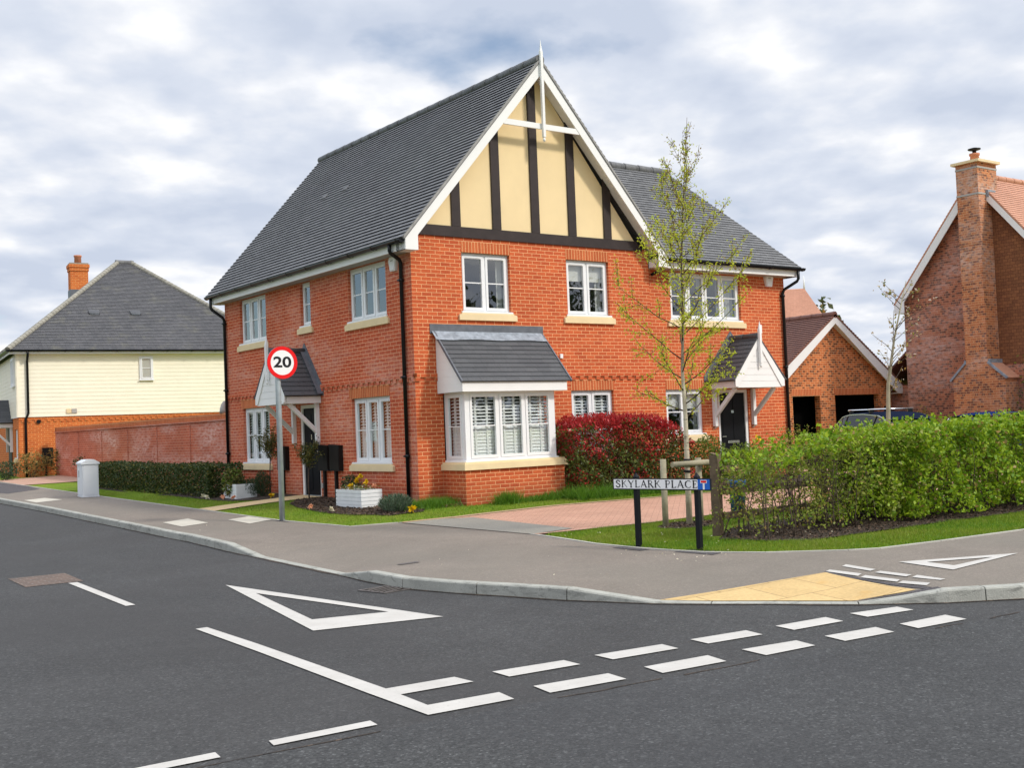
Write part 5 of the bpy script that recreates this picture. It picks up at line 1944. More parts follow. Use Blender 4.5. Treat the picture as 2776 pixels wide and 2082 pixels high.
# local y points towards -x,-y side or away; keep the slope facing the street
m_ = MB(T4)
m_.box(-1.1, 14, -4.6, 4.6, -0.3, 5.2)
m_.build("wall", BRICKG, h4)
m_ = MB(T4)
m_.tiles((-1.5, 5.2, 5.0), (14, 5.2, 5.0), (14, 0, 9.0), (0, 0, 9.0), 0.11)
m_.tiles((14, -5.2, 5.0), (-1.5, -5.2, 5.0), (0, 0, 9.0), (14, 0, 9.0), 0.11)
m_.tiles((-1.5, -5.2, 5.0), (-1.5, 5.2, 5.0), (0, 0, 9.0), (0, 0, 9.0), 0.11)
m_.build("roof", CLAY, h4)
m_ = MB(T4)
m_.tube([(0, 0, 8.9), (0, 0, 9.35), (0, 0, 9.75)], [0.06, 0.045, 0.015], 8)
m_.build("finial", WHITE, h4)

# ================================================================== street furniture
# utility cabinet
cab = thing("utility_cabinet", "pale grey steel utility cabinet with pitched lid standing on the pavement", "cabinet", (-2.59, 12.6, float(zpav(-2.59, 12.6))))
zc0 = float(zpav(-2.6, 12.6))
TCB = frame((-2.77, 12.30, zc0), (1, -0.12, 0), (0.12, 1, 0))
m_ = MB(TCB)
m_.box(0.0, 0.40, 0.0, 0.80, 0.0, 0.86)
m_.box(-0.012, 0.412, -0.012, 0.812, 0.0, 0.04)
m_.build("body", CABINET, cab)
m_ = MB(TCB)
q = [(-0.03, 0.86), (0.43, 0.86), (0.43, 0.905), (0.29, 0.985), (0.11, 0.985), (-0.03, 0.905)]
m_.prism(q, -0.03, 0.83)
m_.build("lid", CABINET, cab)
for a, b_ in ((0.02, 0.39), (0.41, 0.78)):
    m_ = MB(TCB)
    m_.box(-0.012, -0.001, a, b_, 0.06, 0.83)
    dd = m_.build("door", CABINET, cab)
m_ = MB(TCB)
m_.box(0.03, 0.37, -0.01, -0.001, 0.06, 0.83)
m_.build("side_panel", CABINET, cab)
m_ = MB(TCB)
m_.box(-0.022, -0.012, 0.46, 0.50, 0.52, 0.70)
m_.build("label_plate", SIGNK, cab)
m_ = MB(TCB)
m_.box(-0.017, -0.012, 0.41 + .03, 0.56, 0.44, 0.76)
m_.build("notice", WHITE, cab)

# 20 sign
sb = Vector((-2.35, 1.02, float(zpav(-2.35, 1.02))))
ss = thing("speed_sign", "round red-ringed 20 speed limit sign on a galvanised pole", "road sign", sb)
m_ = MB()
m_.tube([sb, sb + Vector((0.0, 0, 2.62)), sb + Vector((0.0, 0, 3.18))], 0.052, 16)
m_.build("pole", GALV, ss)
view = Vector((CAM.x - sb.x, CAM.y - sb.y, 0)).normalized()
fn = Vector((0.0, -1.0, 0)).normalized()      # the plate faces the junction
fu = Vector((-fn.y, fn.x, 0))
fu = fu if fu.dot(rgt) > 0 else -fu
ctr = Vector((-2.29, 1.02, 2.745)) + fn * 0.085
TSG = frame(ctr, fu, -fn)
m_ = MB(TSG)


def disc(mb, r0, r1, y, n=56, cx=0, cz=0):
    for k in range(n):
        a, b_ = 2 * math.pi * k / n, 2 * math.pi * (k + 1) / n
        P = lambda r, t: (cx + r * math.cos(t), y, cz + r * math.sin(t))
        if r0 <= 0:
            mb.face([P(r1, a), P(r1, b_), (cx, y, cz)])
        else:
            mb.face([P(r1, a), P(r1, b_), P(r0, b_), P(r0, a)])


m_.mat = 0
disc(m_, 0, 0.305, 0.012)
for k in range(56):
    a, b_ = 2 * math.pi * k / 56, 2 * math.pi * (k + 1) / 56
    P = lambda t, y: (0.305 * math.cos(t), y, 0.305 * math.sin(t))
    m_.face([P(a, 0), P(b_, 0), P(b_, 0.012), P(a, 0.012)])
m_.box(-0.22, 0.22, 0.014, 0.035, 0.10, 0.14)
m_.box(-0.22, 0.22, 0.014, 0.035, -0.14, -0.10)
pl = m_.build("plate", GALV, ss)
m_ = MB(TSG)
disc(m_, 0, 0.245, -0.0012)
m_.build("face", SIGNW, ss)
m_ = MB(TSG)
disc(m_, 0.232, 0.303, -0.0026)
m_.build("red_ring", SIGNR, ss)


def glyphs(name, text, size, offset, T, mat, parent, sx=1.0):
    cu = bpy.data.curves.new(name, 'FONT')
    cu.body = text
    cu.size = size
    cu.align_x = 'CENTER'
    cu.align_y = 'CENTER'
    cu.offset = offset
    tmp = bpy.data.objects.new("tmp_text", cu)
    COL.objects.link(tmp)
    dg = bpy.context.evaluated_depsgraph_get()
    me = bpy.data.meshes.new_from_object(tmp.evaluated_get(dg))
    bpy.data.objects.remove(tmp)
    vs = [T @ Vector((v.co.x * sx, -0.004, v.co.y)) for v in me.vertices]
    ctr_ = sum(vs, Vector()) / len(vs)
    for v, p in zip(me.vertices, vs):
        v.co = p - ctr_
    me.materials.clear()
    me.materials.append(mat)
    o_ = bpy.data.objects.new(name, me)
    COL.objects.link(o_)
    place(o_, ctr_, parent)
    return o_


glyphs("numeral", "20", 0.275, 0.007, TSG, SIGNK, ss, 1.32)
for z in (2.62, 2.86):
    m_ = MB()
    m_.tube([sb + Vector((0, 0, z + .22 - 0.02)), sb + Vector((0, 0, z + .22 + 0.02))], 0.06, 14)
    m_.build("clamp", GALV, ss)

# street name plate on two black posts
p1, p2 = Vector((-1.784, -8.106, 0)), Vector((-1.633, -9.014, 0))
ud = (p2 - p1).normalized()
nd = Vector((-ud.y, ud.x, 0))
if nd.dot(Vector((CAM.x, CAM.y, 0)) - p1) > 0:
    nd = -nd
z0 = float(zpav(-1.75, -8.4))
TN = frame((p1.x, p1.y, 0), ud, nd)
sn = thing("street_name_sign", "low black-framed street name plate reading SKYLARK PLACE on two black posts", "street sign", (p1.x, p1.y, z0))
for u in (0.0, 0.92):
    m_ = MB(TN)
    w = 0.029
    m_.box(u - w, u + w, 0.0, 2 * w, z0 - 0.02, 0.69)
    m_.face([(u - w, 0, .69), (u + w, 0, .69), (u, w, .742)])
    m_.face([(u + w, 0, .69), (u + w, 2 * w, .69), (u, w, .742)])
    m_.face([(u + w, 2 * w, .69), (u - w, 2 * w, .69), (u, w, .742)])
    m_.face([(u - w, 2 * w, .69), (u - w, 0, .69), (u, w, .742)])
    m_.build("post", POSTK, sn)
NX0, NX1, NZ0, NZ1 = -0.335, 1.152, 0.530, 0.672
m_ = MB(TN)
m_.box(NX0, NX1, -0.022, -0.001, NZ0, NZ1)
pl = m_.build("plate", SIGNK, sn)
m_ = MB(TN)
m_.face([(NX0 + .014, -0.0235, NZ0 + .014), (0.966, -0.0235, NZ0 + .014), (0.966, -0.0235, NZ1 - .012), (NX0 + .014, -0.0235, NZ1 - .012)])
m_.build("white_panel", SIGNW, sn)
m_ = MB(TN)
m_.face([(0.966, -0.0235, NZ0 + .012), (NX1 - .012, -0.0235, NZ0 + .012), (NX1 - .012, -0.0235, NZ1 - .010), (0.966, -0.0235, NZ1 - .010)])
m_.build("blue_panel", SIGNB, sn)
m_ = MB(TN)
bc = (0.966 + NX1 - 0.012) / 2
m_.box(bc - 0.013, bc + 0.013, -0.0252, -0.0240, NZ0 + .012, NZ1 - .045)
m_.box(bc - 0.046, bc + 0.046, -0.0252, -0.0240, NZ1 - .056, NZ1 - .018)
m_.build("road_symbol", SIGNW, sn)
m_ = MB(TN)
m_.box(bc - 0.039, bc + 0.039, -0.0264, -0.0254, NZ1 - .050, NZ1 - .024)
m_.build("red_bar", SIGNR, sn)
# roman capitals drawn as thick and thin strokes with small serifs
TK, TH_ = 0.150, 0.075
LET = {
    'S': (0.58, [[(.54, .80), (.42, .96), (.24, .98), (.08, .86), (.08, .70), (.20, .58), (.40, .47), (.54, .34), (.52, .14), (.38, .02), (.18, .02), (.02, .20)]], None),
    'K': (0.74, [[(.12, 0), (.12, 1)]], [[(.62, .98), (.18, .48)], [(.30, .58), (.74, .0)]]),
    'Y': (0.72, [[(.36, 0), (.36, .46)], [(.02, 1), (.36, .44)]], [[(.70, 1), (.36, .44)]]),
    'L': (0.56, [[(.12, 0), (.12, 1)]], [[(.06, .03), (.54, .03), (.55, .18)]]),
    'A': (0.76, [[(.38, .98), (.72, 0)]], [[(.40, 1), (.04, 0)], [(.16, .34), (.58, .34)]]),
    'R': (0.68, [[(.12, 0), (.12, 1)], [(.32, .50), (.68, .0)]], [[(.12, .97), (.36, .97), (.50, .86), (.50, .64), (.36, .52), (.12, .52)]]),
    'P': (0.60, [[(.12, 0), (.12, 1)]], [[(.12, .97), (.38, .97), (.54, .85), (.54, .60), (.38, .47), (.12, .47)]]),
    'C': (0.76, [[(.18, .84), (.07, .66), (.06, .36), (.18, .14)]], [[(.70, .84), (.54, .97), (.34, .97), (.18, .84)], [(.18, .14), (.36, .02), (.56, .03), (.72, .18)]]),
    'E': (0.56, [[(.12, 0), (.12, 1)]], [[(.06, .97), (.50, .97), (.51, .85)], [(.12, .52), (.42, .52)], [(.06, .03), (.53, .03), (.55, .16)]]),
}
m_ = MB(TN)


def stroke(pts, w, x0, s_):
    lay = stroke.n * 0.00004
    stroke.n += 1
    for (ax1, az1), (bx1, bz1) in zip(pts[:-1], pts[1:]):
        a = Vector((x0 + ax1 * s_, -0.0242 - lay, NZ0 + 0.030 + az1 * s_))
        b_ = Vector((x0 + bx1 * s_, -0.0242 - lay, NZ0 + 0.030 + bz1 * s_))
        d = (b_ - a).normalized()
        n = Vector((-d.z, 0, d.x)) * (w * s_ / 2)
        e = d * (w * s_ * 0.3)
        m_.face([a - e - n, b_ + e - n, b_ + e + n, a - e + n])
        lay += 0.00001
    stroke.n += 1


stroke.n = 0
word = "SKYLARK PLACE"
sz = 0.088
adv = [LET[c][0] + 0.20 if c != ' ' else 0.46 for c in word]
tot = sum(adv) - 0.20
x = NX0 + 0.05
sc_ = (0.955 - (NX0 + 0.045)) / tot
for c, a in zip(word, adv):
    if c == ' ':
        m_.build("lettering", SIGNK, sn)
        m_ = MB(TN)
    else:
        _, thick, thin = LET[c]
        k0 = len(m_.v)
        for pth in thick:
            stroke(pth, TK, 0, sz)
            if c != 'S' and c != 'C' and len(pth) == 2:
                for qx, qz in pth:
                    if qz in (0, 1):
                        stroke([(qx - .13, .03 if qz == 0 else .97), (qx + .13, .03 if qz == 0 else .97)], 0.06, 0, sz)
        for pth in (thin or []):
            stroke(pth, TH_, 0, sz)
        # stretch sideways so the word fills the plate
        inv = TN.inverted()
        for k in range(k0, len(m_.v)):
            p = inv @ m_.v[k]
            p.x = x + p.x / sz * sc_
            m_.v[k] = TN @ p
    x += a * sc_
m_.build("lettering", SIGNK, sn)

# ================================================================== planting
def gz(x, y):
    return float(zland(np.array([x]), np.array([y]))[0])


def branch_path(p, d, L, n=5, wob=0.10, lift=0.0):
    p, d = Vector(p), Vector(d).normalized()
    out = [p.copy()]
    for i in range(n):
        d = (d + Vector((RNG.normal(0, wob), RNG.normal(0, wob), RNG.normal(0, wob) + lift))).normalized()
        p = p + d * (L / n)
        out.append(p.copy())
    return out


# --- the young birch
bx, by = 0.31, -6.90
bz = gz(bx, by)
birch = thing("birch_tree", "young silver birch with thin yellow-green spring leaves tied to a timber frame", "tree", (bx, by, bz))
trunk = [Vector((bx, by, bz - 0.05)), Vector((bx + .005, by, 0.6)), Vector((bx + .012, by - .003, 1.43)), Vector((bx - .005, by, 2.1)), Vector((bx + .03, by - .03, 2.9)),
         Vector((bx + .03, by - .04, 3.6)), Vector((bx + .09, by - .05, 4.3)), Vector((bx + .14, by - .08, 5.0)), Vector((bx + .20, by - .12, 5.78))]
rad = [0.047, 0.040, 0.031, 0.023, 0.018, 0.014, 0.010, 0.006, 0.003]
m_ = MB()
m_.tube(trunk, rad, 10)
m_.build("trunk", BIRCHB, birch)


def along(path, t):
    t = t * (len(path) - 1)
    i = min(int(t), len(path) - 2)
    return path[i].lerp(path[i + 1], t - i)


m_ = MB()
LP, LT = [], []
NB = 46
right2 = Vector((0.81, -0.59, 0))
for k in range(NB):
    t = (k + 0.5) / NB
    z = 1.35 + (5.35 - 1.35) * t ** 0.95
    # point on the trunk at that height
    i = max(j for j in range(len(trunk)) if trunk[j].z <= z)
    i = min(i, len(trunk) - 2)
    p = trunk[i].lerp(trunk[i + 1], (z - trunk[i].z) / (trunk[i + 1].z - trunk[i].z))
    az = k * 2.4 + RNG.uniform(-.3, .3)
    prof = (0.75 + 1.9 * t) if t < 0.25 else max(0.42, 1.30 - 0.98 * (t - 0.25) / 0.75)
    L = prof * RNG.uniform(0.8, 1.2)
    el = R(26 + 44 * t + RNG.uniform(-9, 9))
    d = Vector((math.cos(az) * math.cos(el), math.sin(az) * math.cos(el), math.sin(el)))
    path = branch_path(p, d, L, 6, 0.10, 0.045)
    r0 = 0.009 * (1 - t) + 0.003
    m_.tube(path, [r0 * (1 - 0.8 * j / 6) for j in range(7)], 5)
    tips = [path]
    for q in range(7):
        s0 = RNG.uniform(0.25, 0.97)
        pp = along(path, s0)
        dd = (path[-1] - path[0]).normalized() + Vector(RNG.normal(0, 0.55, 3)) + Vector((0, 0, 0.15))
        tw = branch_path(pp, dd, L * RNG.uniform(0.16, 0.40), 4, 0.10, 0.03)
        m_.tube(tw, [0.004, 0.0035, 0.003, 0.0025, 0.002], 4)
        tips.append(tw)
    dens = 1.0 if t < 0.62 else max(0.22, 1.0 - 1.9 * (t - 0.62))
    for tp in tips:
        ln = sum((tp[j + 1] - tp[j]).length for j in range(len(tp) - 1))
        n = int(ln * 76 * dens * (1.25 if tp is not path else 0.8))
        for q in range(n):
            c = along(tp, RNG.uniform(0.12, 1.0)) + Vector(RNG.normal(0, 0.028, 3)) - Vector((0, 0, 0.012))
            (LP if RNG.uniform() < 0.90 - 0.35 * t else LT).append(tuple(c))
m_.build("branches", BARK, birch)
P = np.array(LP + LT)
V = leaves(P, 0.040, 0.55, up=-0.25)
quadmesh("foliage", V, 4, [L_BIRCH, L_TWIGS], [0] * len(LP) + [1] * len(LT), birch)

sup = thing("tree_frame", "low H-shaped frame of round timber stakes tied to the birch", "tree stakes", (bx, by + 0.05, bz))
for x, y, zt in ((-0.06, -6.80, 0.83), (0.58, -6.86, 0.82)):
    m_ = MB()
    m_.tube([(x, y, gz(x, y) - 0.1), (x, y, zt)], 0.045, 12)
    m_.build("stake", WOODW, sup)
m_ = MB()
m_.tube([(0.02, -6.90, 0.745), (0.66, -6.98, 0.755)], 0.042, 12)
m_.build("crossbar", WOODW, sup)
for z in (0.64, 0.80):
    m_ = MB()
    m_.tube([(bx + 0.004, by, z - 0.018), (bx + 0.005, by, z + 0.018)], 0.050, 14)
    m_.build("tie", RUBBER, sup)


def box_leaves(n, x0, x1, y0, y1, z0f, z1f, shell=0.55):
    """points in a clipped hedge volume, most of them near its surface; z limits are functions of x,y"""
    X = RNG.uniform(x0, x1, n)
    Y = RNG.uniform(y0, y1, n)
    U = RNG.uniform(0, 1, n)
    k = RNG.uniform(0, 1, n)
    # push a share of points to the faces
    sel = k < shell
    w = RNG.integers(0, 5, n)
    e = np.abs(RNG.normal(0, 0.05, n))
    Y = np.where(sel & (w == 0), y0 + e, Y)
    Y = np.where(sel & (w == 1), y1 - e, Y)
    U = np.where(sel & (w >= 2) & (w <= 3), 1 - e * 0.8, U)
    X = np.where(sel & (w == 4), np.where(RNG.uniform(0, 1, n) < 0.5, x0 + e, x1 - e), X)
    a, b_ = z0f(X, Y), z1f(X, Y)
    return np.stack([X, Y, a + (b_ - a) * U], 1)


def lump(x, y, s=1.0):
    return np.sin(x * 5.1 * s + 1.3) * 0.5 + np.sin(x * 11.7 * s + y * 6) * 0.3 + np.sin(x * 23 * s + y * 17 + 2) * 0.2


# --- long field hedge on the right: thin at the near end, dense further along
hedge = thing("field_hedge", "long leafy hedge by the pavement, thin and brown at left, dense green at right", "hedge", (3, -8.7, gz(3, -8.7)))
topz = lambda X, Y: 0.75 + 0.25 * np.clip((X + 0.6) / 1.6, 0, 1) + 0.10 * np.clip((X - 1.0) / 1.5, 0, 1) + 0.02 * np.clip((X - 2) / 5, 0, 1) + 0.035 * lump(X, Y)
base = lambda X, Y: zland(X, Y) + 0.10
frontw = lambda P: P
PL = box_leaves(7600, -0.62, 1.6, -9.15, -8.25, base, topz, 0.45)
# holes in the thin end
hol = np.sin(PL[:, 0] * 7.3 + 1) * np.sin(PL[:, 2] * 8.1 + 0.7) + np.sin(PL[:, 1] * 9 + PL[:, 0] * 3) * 0.4
PL = PL[hol > -0.22]
PM = box_leaves(10500, 0.9, 2.6, -9.30, -8.1, base, topz, 0.5)
keep = RNG.uniform(0, 1, len(PM)) < np.clip((PM[:, 0] - 0.7) / 1.4, 0.12, 1)
PM = PM[keep]
PD = box_leaves(60000, 2.2, 9.5, -9.35, -7.9, base, topz, 0.62)
# clumps: hollows, tufts and a ragged top
def clump(Q, f, ph_):
    a = np.sin(Q[:, 0] * 3.1 * f + ph_) * np.sin(Q[:, 2] * 4.3 * f + Q[:, 0] * 1.3 + ph_) + 0.6 * np.sin(Q[:, 0] * 7.9 * f + Q[:, 2] * 5.7 * f + 2 * ph_) * np.sin(Q[:, 1] * 6 * f + Q[:, 2] * 9 * f)
    return a + 0.4 * np.sin(Q[:, 0] * 17 * f + Q[:, 1] * 13 * f + ph_) * np.sin(Q[:, 2] * 15 * f + 1.7 * ph_)


for Q in (PL, PM, PD):
    off = 0.17 * clump(Q, 1.0, 0.6)
    Q[:, 1] -= np.where(Q[:, 1] < -8.8, off, 0)
    hi_ = np.clip((Q[:, 2] - 0.6) / 0.5, 0, 1)
    Q[:, 2] += hi_ * 0.07 * clump(Q, 1.7, 2.1)
    Q += RNG.normal(0, 0.022, Q.shape)
PD = PD[(clump(PD, 1.15, 1.9) > -0.55) | (RNG.uniform(0, 1, len(PD)) < 0.12)]
# stray shoots standing out of the top and the front
nsh = 760
sx, sy = RNG.uniform(-0.5, 9, nsh), RNG.uniform(-9.3, -8.2, nsh)
sz_ = topz(sx, sy)
dirs = np.stack([RNG.normal(0, .35, nsh), RNG.normal(-.15, .35, nsh), np.ones(nsh)], 1)
ln_ = RNG.uniform(0.05, 0.24, nsh)
PS = np.concatenate([np.stack([sx, sy, sz_ - .04], 1) + dirs * (ln_ * k / 6)[:, None] for k in range(7)]) + RNG.normal(0, 0.014, (nsh * 7, 3))
PD = np.concatenate([PD, PS])
P = np.concatenate([PL, PM, PD])
mi = np.concatenate([np.where(RNG.uniform(0, 1, len(PL)) < 0.72, 1, np.where(RNG.uniform(0, 1, len(PL)) < 0.5, 0, 2)),
                     np.where(RNG.uniform(0, 1, len(PM)) < 0.62, 0, 1), np.where(RNG.uniform(0, 1, len(PD)) < 0.93, 0, 2)])
V = leaves(P, np.concatenate([np.full(len(PL), 0.042), np.full(len(PM), 0.052), np.full(len(PD), 0.064)]) * RNG.uniform(0.6, 1.4, len(P)), 0.62, up=0.2)
quadmesh("foliage", V, 4, [L_HEDGE, L_OLIVE, L_GOLD], mi, hedge)
m_ = MB()
for k in range(120):
    x = RNG.uniform(-0.6, 2.4) if k < 60 else RNG.uniform(2.4, 8)
    y = RNG.uniform(-9.1, -8.2) if k < 45 else RNG.uniform(-9.25, -8.9)
    z = gz(x, y)
    d = Vector((RNG.normal(0, .18), RNG.normal(0, .18), 1))
    L = float(topz(np.array([x]), np.array([y]))[0]) - z
    pth = branch_path((x, y, z), d, L * RNG.uniform(0.75, 1.0), 6, 0.09, 0.05)
    r0 = RNG.uniform(0.006, 0.014)
    m_.tube(pth, [r0 * (1 - 0.75 * j / 6) for j in range(7)], 4)
    for q in range(5):
        pp = along(pth, RNG.uniform(0.2, 0.9))
        m_.tube(branch_path(pp, Vector((RNG.normal(0, 1), RNG.normal(0, 1), 0.6)), RNG.uniform(.12, .35), 4, 0.15), [0.004, 0.0035, 0.003, 0.002, 0.0015], 3)
m_.build("stems", BARK, hedge)

# rail fence inside the hedge
rf_ = thing("rail_fence", "weathered post and rail fence half hidden inside the hedge", "fence", (1, -8.15, gz(1, -8.15)))
for k, x in enumerate((-0.39, 1.65, 3.7, 5.75)):
    m_ = MB(frame((x, -8.14 - 0.02 * k, 0), (0.92, 0.38, 0), (-0.38, 0.92, 0)) if k == 0 else frame((x, -8.2, 0), (1, 0, 0), (0, 1, 0)))
    hgt = 0.90 if k == 0 else 0.86
    m_.box(-0.065, 0.065, -0.055, 0.055, gz(x, -8.14) - 0.1, hgt)
    m_.face([(-.065, -.055, hgt), (.065, -.055, hgt), (.065, .055, hgt + .03), (-.065, .055, hgt + .03)])
    m_.build("post", WOODP, rf_)
for z in (0.10, 0.42, 0.70):
    for x0, x1 in ((-0.33, 1.62), (1.68, 3.67), (3.73, 5.72)):
        m_ = MB()
        m_.beam((x0, -8.19, z + RNG.uniform(-.01, .01)), (x1, -8.22, z + RNG.uniform(-.01, .01)), 0.04, 0.085)
        m_.build("rail", WOODP, rf_)


def chips(name, poly, n, label, size=0.045, mats=None):
    X, Y = scatter(poly, n)
    Z = zland(X, Y) + 0.022 + RNG.uniform(0, 0.012, len(X))
    P = np.stack([X, Y, Z], 1)
    ax = RNG.normal(size=(len(P), 3))
    ax[:, 2] *= 0.25
    V = leaves(P, size, 0.45, axis=ax, spread=0.1)
    o_ = quadmesh(name, V, 4, mats or [L_CHIP, P_PEACH], (RNG.uniform(0, 1, len(P)) < 0.0).astype(int) if mats is None else None)
    return tag(o_, label, "bark mulch", None, 'stuff')


chips("bark_mulch", BED3, 9000, "loose dark bark chips lying under the field hedge")
chips("bark_mulch", BED1, 3600, "loose brown bark chips in the bed under the side window", 0.05)
chips("bark_mulch", TB, 350, "small ring of bark chips around the birch trunk", 0.045)

# --- red photinia under the front windows
ph = thing("photinia_hedge", "rounded photinia hedge with bright red new leaves under the front window", "hedge", (4.5, -0.75, 0))
pt = lambda X, Y: 1.33 + 0.13 * np.sin((X - 2.6) * 1.05) + 0.03 * lump(X, Y) - 0.35 * np.clip((X - 5.2) / 0.8, 0, 1) ** 2 - 0.10 * np.clip((3.3 - X) / 0.4, 0, 1)
P = box_leaves(17000, 2.92, 6.0, -1.32, -0.10, lambda X, Y: np.full(X.shape, 0.02), pt, 0.66)
off = 0.09 * np.sin(P[:, 0] * 6.7 + P[:, 2] * 6) * np.sin(P[:, 2] * 8.3 + P[:, 0] * 2.3)
P[:, 1] -= np.where(P[:, 1] < -0.9, off, 0)
P[:, 0] += np.where(P[:, 0] < 3.3, off, 0)
P += RNG.normal(0, 0.02, P.shape)
rel = (P[:, 2] - 0.1) / 1.3
pr = 0.02 + 0.74 * np.clip((rel - 0.30) / 0.65, 0, 1) + 0.42 * np.sin(P[:, 0] * 4.3 + P[:, 2] * 3.1) * np.sin(P[:, 2] * 5.7)
red = RNG.uniform(0, 1, len(P)) < pr
# upright red shoots along the top
sx = RNG.uniform(2.95, 5.85, 520)
sy = RNG.uniform(-1.3, -0.15, 520)
sz_ = pt(sx, sy)
sh = np.stack([np.repeat(sx, 6), np.repeat(sy, 6), np.repeat(sz_, 6)], 1)
sh[:, 2] += np.tile(np.linspace(-0.02, 0.13, 6), 520) * np.repeat(RNG.uniform(0.3, 1.2, 520), 6)
sh[:, :2] += RNG.normal(0, 0.014, (len(sh), 2))
V = np.concatenate([leaves(P, 0.080, 0.42, up=0.55), leaves(sh, 0.075, 0.34, up=1.3)])
quadmesh("foliage", V, 4, [L_PHOT, L_RED], np.concatenate([red.astype(int), np.ones(len(sh), int)]), ph)
m_ = MB()
for k in range(40):
    x, y = RNG.uniform(3.1, 6.0), RNG.uniform(-1.1, -0.3)
    m_.tube(branch_path((x, y, -0.05), (RNG.normal(0, .15), RNG.normal(0, .15), 1), 1.1, 5, 0.08), [0.014, 0.011, 0.009, 0.007, 0.005, 0.003], 5)
m_.build("stems", BARK, ph)


def shrub(name, label, cat, x, y, rx, ry, h, n, size, mats, weights, aspect=0.5, up=0.3, group=None, stems=8, z0=None, rough=0.10, spiky=0.0):
    zb = gz(x, y) if z0 is None else z0
    t = thing(name, label, cat, (x, y, zb), group)
    u = RNG.normal(size=(n, 3))
    u = unit(u) * (RNG.uniform(0, 1, n) ** 0.28)[:, None]
    cl = 1 + rough * np.sin(u[:, 0] * 9 + x * 7) * np.sin(u[:, 2] * 8 + y) + rough * 0.6 * np.sin(u[:, 1] * 14 + 2 * x)
    u *= cl[:, None]
    P = np.stack([x + u[:, 0] * rx, y + u[:, 1] * ry, zb + h * (0.52 + 0.5 * u[:, 2])], 1)
    P[:, 2] = np.maximum(P[:, 2], zb + 0.02)
    ax = None
    if spiky:
        ax = np.stack([u[:, 0], u[:, 1], np.full(n, 0.7)], 1) * spiky
    V = leaves(P, size, aspect, up=up, axis=ax, spread=1.0 if not spiky else 0.5)
    quadmesh("foliage", V, 4, mats, RNG.choice(len(mats), n, p=weights), t)
    m_ = MB()
    for k in range(stems):
        a = RNG.uniform(0, 6.28)
        m_.tube(branch_path((x + 0.05 * rx * math.cos(a), y + .05 * ry * math.sin(a), zb - 0.03), (math.cos(a) * rx / h * 0.7, math.sin(a) * ry / h * 0.7, 1), h * 0.85, 5, 0.08),
                [0.010, 0.008, 0.007, 0.005, 0.004, 0.002], 4)
    m_.build("stems", BARK, t)
    return t


# shrubs by the second door and at the wing
shrub("green_shrub", "bright green rounded shrub right of the red photinia", "shrub", 6.82, -0.95, 0.42, 0.42, 1.08, 2600, 0.06, [L_SHRUB, L_PHOT], [.8, .2], 0.55)
shrub("green_shrub", "broad light green shrub before the second door", "shrub", 7.05, -1.85, 0.80, 0.5, 0.92, 3600, 0.06, [L_SHRUB, L_HEDGE], [.75, .25], 0.55)
shrub("loose_shrub", "loose yellowish shrub against the wall right of the second door", "shrub", 9.75, -0.75, 0.75, 0.5, 1.20, 1500, 0.055, [L_OLIVE, L_SHRUB, L_GOLD], [.5, .3, .2], 0.5, rough=0.3, stems=16)
t = thing("yellow_flower", "yellow flower head above the shrub before the second door", "flower", (7.15, -2.1, 0.9), "yellow flowers by the second door")
quadmesh("petals", leaves(np.array([7.15, -2.1, 0.93]) + RNG.normal(0, 0.035, (40, 3)), 0.06, 0.6), 4, P_YEL, None, t)

# --- dark clipped hedge along the garden wall
dh = thing("clipped_hedge", "low dark clipped hedge in front of the garden wall", "hedge", (-0.85, 12, gz(-0.85, 12)))
P = box_leaves(15000, -1.32, -0.45, 7.25, 16.6, lambda X, Y: zland(X, Y) + 0.04, lambda X, Y: zland(X, Y) + 0.73 + 0.03 * lump(Y, X), 0.5)
P2 = box_leaves(6000, -1.32, -1.2, 7.25, 16.6, lambda X, Y: zland(X, Y) + 0.04, lambda X, Y: zland(X, Y) + 0.70 + 0.03 * lump(Y, X), 0.3)
P = np.concatenate([P, P2]) + RNG.normal(0, 0.02, (21000, 3))
V = leaves(P, 0.065, 0.6, up=0.2)
quadmesh("foliage", V, 4, [L_DARK, L_BAY], RNG.choice(2, len(P), p=[.82, .18]), dh)

# --- bed in front of the boarded house
GB = "tawny shrubs in front of the boarded house"
for x, y, h, m, lab in ((-0.75, 25.9, 0.95, L_GOLD, "tawny shrub at the left end of the boarded house bed"), (0.25, 25.8, 1.05, L_GOLD, "tawny shrub before the left meter box of the boarded house"),
                        (1.3, 25.5, 0.75, L_GOLD, "lowest tawny shrub in the middle of the boarded house bed"), (2.4, 25.2, 1.05, L_OLIVE, "olive shrub before the right meter box of the boarded house")):
    shrub("tawny_shrub", lab, "shrub", x, y, 0.62, 0.5, h, 900, 0.09, [m, L_DARK, L_GOLD], [.6, .2, .2], 0.5, group=GB, rough=0.25)
shrub("dark_shrub", "dark green shrub behind the utility cabinet", "shrub", 0.75, 22.6, 0.95, 0.7, 1.0, 1600, 0.09, [L_DARK, L_BAY], [.75, .25])
shrub("dark_shrub", "small dark bluish shrub at the far left edge of the boarded house", "shrub", -1.75, 25.4, 0.45, 0.4, 0.7, 700, 0.08, [L_ROSE, L_DARK], [.6, .4])

